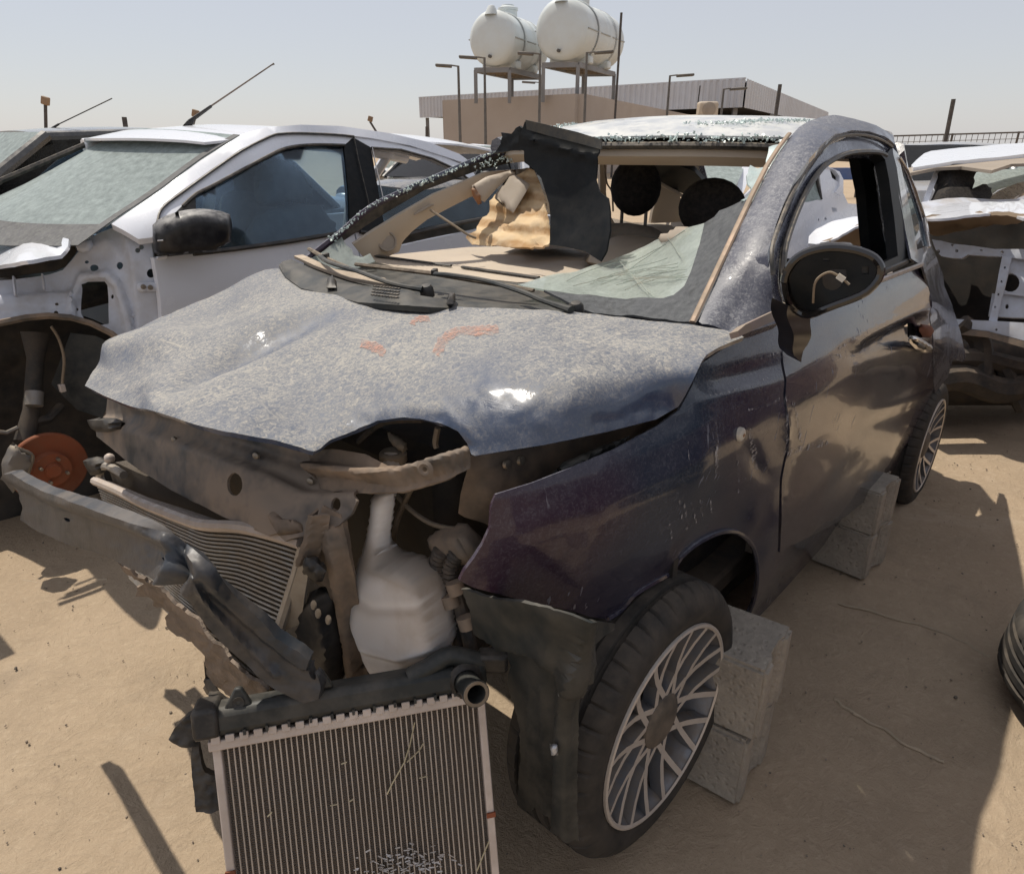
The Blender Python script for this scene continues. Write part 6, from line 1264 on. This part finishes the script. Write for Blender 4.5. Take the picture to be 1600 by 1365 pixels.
grid('cab_top', [[np.array(FW.M @ (atdepth(px, 249 + k * 2, 4.7 + k * .5) - FW.o)) for px in (1060, 1130, 1200, 1290)] for k in (0, 1, 2)], M['white'], wb_, .02)
panel('cab_windscreen', [(1078, 276), (1086, 258), (1100, 250), (1165, 250), (1160, 270), (1145, 300), (1110, 296)], TF((1078, 276, 'd', 4.3), (1165, 250, 'd', 4.6), (1145, 300, 'd', 4.2)), M['glass_dusty'], wb_, .005, 9)
panel('cab_pillar', [(1163, 249), (1175, 249), (1166, 290), (1150, 330), (1140, 318), (1150, 296)], TF((1163, 249, 'd', 4.55), (1175, 249, 'd', 4.55), (1140, 318, 'd', 4.25), (1150, 330, 'd', 4.25)), M['white'], wb_, .03, 8)
panel('cab_wing', [(1120, 300), (1150, 318), (1180, 290), (1220, 300), (1225, 420), (1100, 420), (1060, 340)], TF((1120, 300, 'd', 4.2), (1220, 300, 'd', 4.55), (1225, 420, 'd', 4.5), (1060, 340, 'd', 4.1)), M['white'], wb_, .03, 12)
MB().box(FW.M @ (np.array([2.3, 5.9, .5]) - FW.o), (1.6, 1.6, .8), Matrix.Rotation(.7, 3, 'Z')).build('body_core', M['white'], wb_, bevel=.1)
# stripped white car at the right, nose gone, bonnet peeled up
FS = Frame((3.1, 4.5), 0)
sc = thing('stripped_white_car', 'white car at the right with nose stripped away and crumpled bonnet', 'car', FS)
def TS(*c): return TPS(FS, c)
sr = TS((1427, 256, 'd', 5.0), (1600, 240, 'd', 5.3), (1455, 235, 'd', 6.0), (1600, 223, 'd', 6.4))
panel('roof', [(1424, 258), (1432, 250), (1444, 240), (1455, 236), (1500, 231), (1560, 226), (1640, 220), (1760, 214), (1760, 232), (1640, 238), (1600, 241), (1550, 246), (1491, 252), (1450, 258), (1427, 262)], sr, M['white'], sc, .03, 10, lambda x, y: .004 * fbm(x / 40, y / 20, seed=71))
panel('torn_roof_edge', [(1424, 259), (1450, 257), (1491, 251), (1550, 245), (1600, 240), (1660, 236), (1660, 250), (1600, 252), (1570, 262), (1520, 256), (1480, 258), (1440, 266), (1428, 268)], Off(sr, (0, .12, -.02)), M['beige_dark'], sc, .02, 8)
ho = TS((1263, 378, 'd', 4.0), (1300, 345, 'd', 4.25), (1444, 326, 'd', 4.25), (1600, 314, 'd', 4.2), (1600, 338, 'd', 3.25), (1455, 338, 'd', 3.62), (1358, 352, 'd', 3.9), (1300, 378, 'd', 3.98))
sh_ = panel('bonnet', [(1263, 380), (1264, 368), (1275, 356), (1300, 346), (1330, 340), (1358, 337), (1400, 331), (1444, 326), (1484, 318), (1540, 315), (1600, 313), (1700, 308), (1800, 304), (1800, 326), (1700, 334), (1600, 339), (1570, 330), (1546, 335), (1500, 339), (1455, 341), (1400, 344), (1358, 350), (1336, 356), (1310, 372), (1290, 378), (1275, 381)], ho, M['white'], sc, .012, 8, lambda x, y: .008 * fbm(x / 50, y / 20, seed=72) + .015 * math.exp(-(linedist(x, y, [(1540, 330), (1570, 322), (1620, 326)])[0] / 5) ** 2))
und = TS((1290, 382, 'd', 4.02), (1358, 360, 'd', 4.0), (1451, 356, 'd', 3.72), (1600, 341, 'd', 3.32), (1480, 366, 'd', 3.8), (1358, 390, 'd', 4.15))
panel('bonnet_underside', [(1284, 381), (1310, 374), (1336, 358), (1358, 351), (1400, 346), (1455, 342), (1500, 340), (1546, 336), (1600, 340), (1700, 335), (1700, 345), (1600, 347), (1560, 353), (1521, 357), (1490, 364), (1466, 369), (1452, 366), (1420, 380), (1380, 392), (1330, 394), (1300, 390)], und, simple('rusty_underside', (.22, .155, .10), .7, 0, .6, 5, .3, .3, dustcol=(.30, .23, .16)), sc, .02, 9, lambda x, y: .015 * fbm(x / 20, y / 12, seed=73))
sb_ = TS((1457, 374, 'd', 3.75), (1600, 389, 'd', 3.45), (1460, 402, 'd', 3.75), (1600, 410, 'd', 3.45))
panel('slam_panel', [(1456, 374), (1470, 376), (1490, 381), (1520, 384), (1554, 389), (1600, 389), (1720, 386), (1720, 404), (1600, 405), (1565, 401), (1540, 400), (1512, 398), (1503, 404), (1486, 403), (1470, 400), (1462, 390)], sb_, M['white_inner'], sc, .03, 8, lambda x, y: .006 * fbm(x / 20, y / 8, seed=74), holes=[ell(1466, 393, 3, 3.2, 8), ell(1488, 383, 2, 2, 8), ell(1495, 392, 2.6, 2.6, 8), ell(1533, 391, 2, 2, 8), ell(1566, 394, 2.6, 2.2, 8)])
st_ = TS((1568, 400, 'd', 3.5), (1580, 402, 'd', 3.48), (1550, 500, 'd', 3.5), (1600, 500, 'd', 3.42))
panel('bonnet_strut', [(1566, 400), (1581, 402), (1572, 440), (1562, 480), (1557, 504), (1545, 500), (1553, 470), (1560, 430)], st_, M['white_inner'], sc, .025, 7, holes=[ell(1570, 418, 1.6, 2, 8), ell(1565, 440, 1.6, 2, 8), ell(1560, 460, 1.6, 2, 8), ell(1555, 480, 1.6, 2, 8)])
panel('lamp_frame', [(1582, 402), (1600, 404), (1720, 402), (1720, 470), (1640, 470), (1600, 465), (1570, 462), (1574, 440)], Off(st_, (0, .06, 0)), M['white_inner'], sc, .02, 8, lambda x, y: .006 * fbm(x / 14, y / 14, seed=75), holes=[ell(1591, 445, 15, 15, 14)])
panel('lamp_panel', [(1568, 464), (1600, 466), (1720, 470), (1720, 505), (1600, 503), (1562, 500)], Off(st_, (0, .09, 0)), M['white_inner'], sc, .02, 8, holes=[ell(1592, 485, 3, 4, 8)])
lb = TS((1491, 499, 'd', 3.62), (1600, 506, 'd', 3.4), (1543, 515, 'd', 3.5), (1600, 532, 'd', 3.4))
panel('lower_crossmember', [(1488, 498), (1520, 500), (1548, 501), (1600, 504), (1720, 505), (1720, 530), (1640, 533), (1600, 532), (1570, 524), (1543, 517), (1500, 512)], lb, M['white_inner'], sc, .04, 9, lambda x, y: .005 * fbm(x / 20, y / 8, seed=76), holes=[ell(1557, 515, 2, 2, 8)])
panel('lower_skirt', [(1496, 512), (1543, 517), (1600, 533), (1720, 532), (1720, 542), (1600, 543), (1540, 526), (1500, 522)], Off(lb, (0, -.01, 0)), M['tanmetal'], sc, .02, 9)
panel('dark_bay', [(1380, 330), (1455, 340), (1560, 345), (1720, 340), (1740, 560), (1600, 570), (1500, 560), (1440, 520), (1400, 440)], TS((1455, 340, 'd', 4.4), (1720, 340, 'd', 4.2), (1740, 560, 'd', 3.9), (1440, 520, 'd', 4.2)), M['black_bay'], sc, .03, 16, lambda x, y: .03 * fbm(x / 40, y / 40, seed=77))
mb = MB()
for P, r_ in (([(1500, 505), (1530, 530), (1535, 570), (1530, 600)], .05), ([(1470, 560), (1530, 560), (1600, 575), (1660, 570)], .05), ([(1560, 560), (1580, 600), (1600, 640)], .04), ([(1440, 600), (1500, 590), (1560, 610), (1620, 600)], .07)):
    MB().tube(smooth_poly([FS.M @ (atdepth(x, y, 3.6) - FS.o) for x, y in P], 4), r_, 8).build('suspension_arm', M['dark_bay'], sc)
MB().box(FS.M @ (atdepth(1560, 570, 4.0) - FS.o), (1.5, .5, .35)).build('subframe', M['dark_bay'], sc, bevel=.06)
wr = thing('front_wheel_spare', 'x', 'wheel') if False else None
hr_ = TS((1466, 264, 'd', 5.0), (1517, 264, 'd', 5.1), (1490, 310, 'd', 4.9))
pillow('headrest', [(1466, 270), (1472, 264), (1508, 262), (1516, 268), (1518, 306), (1470, 308), (1464, 300)], hr_, .07, M['seat_black'], sc, 6, 10)
pillow('seat_back', [(1448, 312), (1456, 298), (1500, 300), (1518, 292), (1536, 296), (1538, 312), (1530, 330), (1450, 330)], Off(hr_, (0, -.05, 0)), .07, M['seat_black'], sc, 6, 10)
panel('left_post', [(1440, 318), (1447, 300), (1462, 264), (1470, 256), (1474, 258), (1460, 290), (1450, 318)], TS((1440, 318, 'd', 4.7), (1470, 256, 'd', 5.1), (1450, 318, 'd', 4.7)), M['white'], sc, .04, 6)
panel('far_post', [(1540, 312), (1560, 298), (1590, 286), (1640, 276), (1640, 286), (1600, 300), (1580, 312)], TS((1540, 312, 'd', 5.4), (1590, 286, 'd', 5.6), (1640, 280, 'd', 5.7)), M['black_paint'], sc, .05, 8)
panel('dash_top', [(1440, 316), (1490, 308), (1560, 312), (1700, 306), (1700, 318), (1600, 314), (1480, 320), (1446, 328)], TS((1440, 316, 'd', 4.6), (1560, 312, 'd', 4.8), (1700, 310, 'd', 5.), (1446, 328, 'd', 4.5)), M['white_inner'], sc, .03, 9)
panel('rear_window', [(1517, 270), (1600, 262), (1700, 258), (1700, 300), (1600, 284), (1560, 296), (1540, 310), (1520, 300)], TS((1517, 270, 'd', 6.4), (1700, 258, 'd', 6.6), (1600, 290, 'd', 6.2)), M['glass_dusty'], sc, .005, 12)
# further cars in the yard
gcar('silver_estate', 'silver car in the back row seen between the wreck and the stripped car', fr_at(1480, 260, 9.5, -120, 0, 0), M['silver_paint'], M['glass_dark'], H=1.44)
gcar('white_saloon', 'white car in the back row behind the black panel, roof just showing', fr_at(760, 260, 12.5, -60, 0, 0), M['white'], M['glass_dusty'], H=1.42)
gcar('grey_saloon', 'dark grey car in the back row left of the tan building', fr_at(640, 260, 10.5, -120, 0, 0), M['black_paint'], M['glass_dark'], H=1.36)
gcar('white_suv', 'white car far behind the stripped white car', fr_at(1640, 260, 9.0, -125, 0, 0), M['white'], M['glass_dusty'], H=1.40)
# dark maroon car across the aisle: unseen, added to darken the reflections in fender and door
KM = Frame(tuple((FI.o + FI.l * 2.85 - FI.f * 3.6)[:2]), 49.3)
gcar('added_maroon_car', 'dark maroon car across the aisle, mirrored in the wreck\'s flank', KM, simple('maroon_paint', (.055, .010, .018), .25, 0, .2, 6, .2, .05, coat=.5), M['glass_dark'], L=4.6, H=1.40)
# ================================================================== buildings, tanks, lamps, fence
def wall(name, pts, z0, z1, mat, parent, th=.25):
    mb = MB(); a, b_ = np.array(pts[0]), np.array(pts[1]); d = (b_ - a) / np.linalg.norm(b_ - a); n = np.array([d[1], -d[0]])
    P = [a, b_, b_ - n * th, a - n * th]
    mb.prism([tuple(p) for p in P], lambda x, y, t: (x, y, z0 + t), z1 - z0); return mb.build(name, mat, parent, smooth=False)
bc, bl_, br_ = aty(904, 147, 34), aty(698, 158, 39.2), aty(1097, 184, 66.7); zt = bc[2]
bt = thing('tan_building', 'low flat-roofed tan rendered building under the water tanks', 'building')
B0, B1, B2 = bc[:2], bl_[:2], br_[:2]; B3 = B1 + (B2 - B0)
w1 = wall('front_wall', (B0, B1), 0, zt, M['stucco'], bt); w2 = wall('side_wall', (B2, B0), 0, zt, M['stucco'], bt); wall('rear_wall', (B1, B3), 0, zt, M['stucco'], bt); wall('far_wall', (B3, B2), 0, zt, M['stucco'], bt)
mb = MB(); mb.prism([tuple(B0), tuple(B2), tuple(B3), tuple(B1)], lambda x, y, t: (x, y, zt - .35 + t), .1); mb.build('roof_slab', M['stucco'], bt, smooth=False)
d01 = (B1 - B0) / np.linalg.norm(B1 - B0); n01 = np.array([d01[1], -d01[0]])
if n01 @ (CAM[:2] - B0) < 0: n01 = -n01
def onwall(px, py):
    d = ray(px, py); t = ((B0 - CAM[:2]) @ n01) / (d[:2] @ n01); return CAM + t * d
wa, wb2 = onwall(759, 213), onwall(783, 238); wl = np.linalg.norm(wb2[:2] - wa[:2]); wh = 1.2
def wl3(u, v, n=0.): p = wa[:2] + (wb2[:2] - wa[:2]) / wl * u + n01 * n; return (p[0], p[1], wa[2] - v)
fw_ = MB()
for (u0, v0, u1, v1) in ((0, 0, wl, .12), (0, wh - .12, wl, wh), (0, .12, .12, wh - .12), (wl - .12, .12, wl, wh - .12)):
    fw_.prism([(u0, v0), (u1, v0), (u1, v1), (u0, v1)], lambda u, v, t: wl3(u, v, t), .10)
win = fw_.build('window', M['frame_white'], bt, smooth=False); mb = MB(); mb.prism([(.12, .12), (wl - .12, .12), (wl - .12, wh - .12), (.12, wh - .12)], lambda u, v, t: wl3(u, v, t), .04); mb.build('pane', M['glass_dark'], win)
# warehouse canopy with ribbed fascia
wt = thing('warehouse', 'long grey corrugated canopy of a warehouse behind the tan building', 'building')
Wc, Wl, Wr = aty(1165, 123, 60), aty(655, 152, 85.3), aty(1294, 175, 126.7); zT = Wc[2]; zB = aty(1160, 168, 60)[2]
C0, C1, C2 = Wc[:2], Wl[:2], Wr[:2]
def fascia(name, a, b_, n):
    d = (b_ - a) / np.linalg.norm(b_ - a); L = np.linalg.norm(b_ - a); nn = np.array([d[1], -d[0]]); V = []; Fc = []
    if nn @ (CAM[:2] - a) < 0: nn = -nn
    k = 0
    for i in range(n + 1):
        for du, dn in ((0, 0), (.35, 0), (.5, .09), (.85, .09)):
            u = (i + du) / (n + 1) * L; p = a + d * u + nn * dn; V += [(p[0], p[1], zB), (p[0], p[1], zT)]
    m = len(V) // 2
    return mesh(name, V, [(2 * i, 2 * i + 2, 2 * i + 3, 2 * i + 1) for i in range(m - 1)], M['cladding'], wt, False, solid=.05)
fascia('front_fascia', C0, C1, 70); fascia('end_fascia', C2, C0, 60)
C3 = C1 + (C2 - C0); mb = MB(); mb.prism([tuple(C0), tuple(C2), tuple(C3), tuple(C1)], lambda x, y, t: (x, y, zT - .25 + t), .12); mb.build('roof_deck', M['cladding'], wt, smooth=False)
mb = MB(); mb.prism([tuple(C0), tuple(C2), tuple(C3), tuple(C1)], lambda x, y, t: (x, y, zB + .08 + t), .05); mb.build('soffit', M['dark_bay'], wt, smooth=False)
MB().bar((*(C0 + (C1 - C0) * .0), zT + .03), (*C1, zT + .03), .2, .1).build('ridge_cap', M['cladding'], wt)
for u in (.02, .25, .5, .75, .985): p = C0 + (C1 - C0) * u + (C2 - C0) * .01; MB().box((p[0], p[1], zB / 2), (.35, .35, zB)).build('column', M['steel_frame'], wt)
for u in (.2, .5, .9): p = C0 + (C2 - C0) * u; MB().box((p[0], p[1], zB / 2), (.35, .35, zB)).build('column', M['steel_frame'], wt)
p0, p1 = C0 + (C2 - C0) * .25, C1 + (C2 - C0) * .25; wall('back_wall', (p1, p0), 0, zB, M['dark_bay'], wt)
# tank stands
def wy(px, py, Y): return aty(px, py, Y)
def stand(name, label, corners, ztop, legs):
    s_ = thing(name, label, 'tank stand', group='steel tank stands')
    for i in range(4): MB().bar((*corners[i], ztop), (*corners[(i + 1) % 4], ztop), .14, .20).build('beam', M['steel_frame'], s_)
    for k in (1, 2, 3):
        a = corners[0] + (corners[3] - corners[0]) * k / 4; b_ = corners[1] + (corners[2] - corners[1]) * k / 4; MB().bar((*a, ztop - .02), (*b_, ztop - .02), .10, .14).build('joist', M['cable'], s_)
    for c_ in corners: MB().box((c_[0], c_[1], (ztop + zt - .3) / 2), (.16, .16, ztop - zt + .3)).build('leg', M['steel_frame'], s_)
    return s_
Pz = wy(742, 108, 35)[2]
def quad(pxa, pxb, pxc, Y0, Y1):
    a = wy(pxa, 108, Y0)[:2]; b_ = wy(pxb, 108, Y0 - .2)[:2]; c_ = wy(pxc, 108, Y1)[:2]; return [a, b_, c_, a + (c_ - b_)]
qa = quad(743, 796, 848, 35.6, 39.5); stand('tank_stand', 'steel stand under the left water tank', qa, Pz, 0)
qb = quad(849, 903, 960, 34.6, 39.0); Pz2 = wy(849, 102, 34.6)[2]; stand('tank_stand', 'steel stand under the right water tank', qb, Pz2, 0)
def tank_(label, q, zb, rad_, lid):
    c0 = (q[0] + q[1]) / 2; c1 = (q[2] + q[3]) / 2; ax = c1 - c0; L = np.linalg.norm(ax); ax /= L
    t_ = thing('water_tank', label, 'water tank', loc=(c0[0], c0[1], zb), group='white plastic water tanks')
    A3 = (ax[0], ax[1], 0); z0 = rad_ + .02
    pr = [(.0, -.26), (.45 * rad_, -.24), (.80 * rad_, -.17), (.95 * rad_, -.04), (rad_, .1)]
    n = 9
    for k in range(n):
        x = .1 + (L - .2) * k / n; w_ = (L - .2) / n; pr += [(rad_, x + .12 * w_), (rad_ * 1.03, x + .3 * w_), (rad_ * 1.03, x + .6 * w_), (rad_, x + .8 * w_)] if k in (2, 5, 7) else [(rad_, x + w_ * .9)]
    pr += [(rad_, L - .1), (.96 * rad_, L + .12), (.75 * rad_, L + .2), (0, L + .26)]
    MB().lathe(pr, (0, 0, z0), A3, 40).build('tank_body', M['tank'], t_)
    for sx in (-1, 1): MB().tube([(ax[0] * x - sx * ax[1] * rad_ * 1.005, ax[1] * x + sx * ax[0] * rad_ * 1.005, z0) for x in np.linspace(.0, L, 6)], .03, 6).build('seam', M['tank_band'], t_)
    for k in (.25, .75):
        p = ax * L * k; MB().lathe([(rad_ * 1.035, -.05), (rad_ * 1.05, 0), (rad_ * 1.035, .05)], (p[0], p[1], z0), A3, 40).build('band', M['tank_band'], t_)
        MB().box((p[0], p[1], .16), (2 * rad_ * .8, .5, .34), Matrix.Rotation(math.atan2(ax[1], ax[0]) - math.pi / 2, 3, 'Z')).build('foot', M['tank'], t_, bevel=.08)
    p = ax * L * lid; b_ = MB(); b_.lathe([(.42, -.1), (.42, .22), (.46, .24), (.46, .34), (.30, .40), (.28, .46), (0, .47)], (p[0], p[1], z0 + rad_ - .04), (0, 0, 1), 24); b_.build('lid', M['tank'], t_)
    MB().lathe([(.30, -.1), (.22, .1), (.14, .24), (0, .28)], (ax[0] * -.05, ax[1] * -.05, z0 + rad_ - .12), (0, 0, 1), 16).build('vent', M['tank'], t_)
    e = -ax * .22; MB().lathe([(.07, 0), (.07, .12), (0, .13)], (e[0] * 1.0, e[1], .42), (-ax[0], -ax[1], 0), 12).build('outlet', M['lamp_grey'], t_)
tank_('white plastic water tank on the left stand', qa, Pz + .10, 1.12, .42); tank_('white plastic water tank on the right stand, the nearer and higher one', qb, Pz2 + .10, 1.22, .42)
# lamps and masts
def lamp(px_pole, py_top, px_head, Y, label, py_base=222, head=.9, grp='street lamps in the yard'):
    top = wy(px_pole, py_top, Y); hd_ = wy(px_head, py_top, Y); l_ = thing('street_lamp', label, 'street lamp', loc=(top[0], top[1], 0), group=grp)
    MB().tube([(0, 0, 0), (0, 0, top[2])], [.07, .045], 8).build('pole', M['lamp_grey'], l_)
    dx = hd_[0] - top[0]; sg = 1 if dx > 0 else -1
    MB().tube([(0, 0, top[2] - .02), (dx * .5, 0, top[2] + .02)], .03, 6).build('arm', M['lamp_grey'], l_)
    MB().box((dx * .95, 0, top[2] + .0), (abs(dx) * 1.05, .34, .10), Matrix.Rotation(-.06 * sg, 3, 'Y')).build('lamp_head', M['lamp_grey'], l_, bevel=.03)
    return l_
for a in ((716, 103, 692, 30, 'street lamp at the far left of the tan building, head to the left'), (757, 90, 730, 31, 'street lamp before the left water tank, head to the left'), (844, 84, 820, 31, 'street lamp between the two water tanks, head to the left'), (917, 82, 945, 31, 'street lamp before the right water tank, head to the right'), (845, 129, 825, 45, 'small far street lamp seen under the tank stands'), (1047, 118, 1072, 34, 'taller street lamp right of the tan building, head to the right'), (1131, 139, 1155, 36, 'shorter street lamp right of the tan building, head to the right')): lamp(*a)
def mast(name, label, pts, Y, r_, cat='pole', grp='thin poles in the yard', floor=True):
    a, b_ = wy(*pts[0], Y), wy(*pts[1], Y); base = b_ + (b_ - a) / (a[2] - b_[2]) * b_[2] if floor else b_
    m_ = thing(name, label, cat, loc=(base[0], base[1], base[2]), group=grp); MB().tube([(0, 0, 0), tuple(a - base)], r_, 8).build('shaft', M['pole'], m_); return m_, a - base
mast('steel_mast', 'thin tall mast beside the right water tank', ((971, 20), (963, 150)), 33, .05)
mast('steel_pole', 'leaning thick pole behind the wreck\'s roof', ((1219, 132), (1212, 180)), 24, .06)
mast('steel_pole', 'leaning pole at the mesh fence on the right', ((1490, 155), (1475, 232)), 22, .06)
mast('steel_pole', 'short pole stub behind the black saloon roof', ((194, 183), (198, 210)), 16, .05)
mast('steel_pole', 'thin pole right of the canopy column at the left of the tan building', ((667, 198), (667, 240)), 50, .10)
mast('steel_pole', 'thin whip pole right of the tan building', ((1094, 134), (1088, 182)), 36, .03)
for px, py, bx, by, Y, lb_ in ((70, 158, 72, 212, 17, 'small floodlight on a bent pole at the far left'), (304, 177, 300, 200, 19, 'small floodlight behind the white hatchback antenna'), (577, 184, 588, 206, 26, 'small floodlight behind the white hatchback roof')):
    m_, tp = mast('floodlight', lb_, ((px + 1, py + 6), (bx, by)), Y, .035, 'floodlight', 'floodlights in the yard')
    MB().box((tp[0] + .02, tp[1], tp[2] + .08), (.16, .10, .17), Matrix.Rotation(.3, 3, 'Y')).build('lamp_head', simple('lamp_brown', (.22, .13, .07), .5), m_, bevel=.02)
# air conditioner and pipe on the tan building's far end
ac = thing('air_conditioner', 'beige air conditioning unit at the end of the tan building', 'air conditioner', loc=tuple(wy(1104, 184, 30)))
MB().box((0, 0, .25), (.75, .5, .62)).build('case', M['beige'], ac, bevel=.08); MB().lathe([(.0, .02), (.22, .02), (.26, .0)], (0, -.26, .28), (0, -1, 0), 20).build('fan_grille', M['beige_dark'], ac)
MB().tube([(-1.5, 0, .0), (-.4, 0, .02)], .09, 10).build('duct', M['beige'], ac)
MB().box((0, 0, -1.3), (.5, .4, 2.5)).build('support', M['stucco'], ac)
# mesh fence on the right
fe = thing('mesh_fence', 'wire mesh fence with top rail along the right horizon', 'fence')
Fa, Fb = wy(1385, 213, 26), wy(1800, 201, 26); zf = Fa[2]; fb2 = np.array([Fb[0], Fb[1], Fb[2]])
MB().bar(tuple(Fa), tuple(fb2), .05, .05).build('top_rail', M['mesh_wire'], fe)
mb = MB(); n = 46
for k in range(n + 1):
    p = Fa + (fb2 - Fa) * k / n; mb.tube([(p[0], p[1], 0), (p[0], p[1], p[2])], .011, 4, cap=False)
for k in range(1, 9):
    mb.tube([tuple(Fa - np.array([0, 0, .2 * k])), tuple(fb2 - np.array([0, 0, .2 * k]))], .009, 4, cap=False)
o = mb.build('wire_mesh', M['mesh_wire'], fe); o['kind'] = 'stuff'
for k in range(5):
    p = Fa + (fb2 - Fa) * k / 4; MB().tube([(p[0], p[1], 0), (p[0], p[1], p[2] + .03)], .035, 6).build('post', M['mesh_wire'], fe)
for (x0, x1, y0, y1, Y, lb_) in ((1290, 1352, 262, 281, 21, 'blue boarding seen through the wreck\'s side window'), (1519, 1546, 266, 286, 21, 'blue boarding seen through the stripped white car')):
    a, b_ = wy(x0, y1, Y), wy(x1, y0, Y); o = thing('blue_board', lb_, 'board', loc=(a[0], a[1], 0), group='blue boards at the fence')
    MB().box(((b_[0] - a[0]) / 2, 0, (a[2] + b_[2]) / 2), (b_[0] - a[0], .06, b_[2] - a[2])).build('sheet', M['blue_sign'], o, bevel=.01)
    for u in (.1, .9): MB().box(((b_[0] - a[0]) * u, .06, b_[2] / 2), (.06, .06, b_[2])).build('post', M['pole'], o)
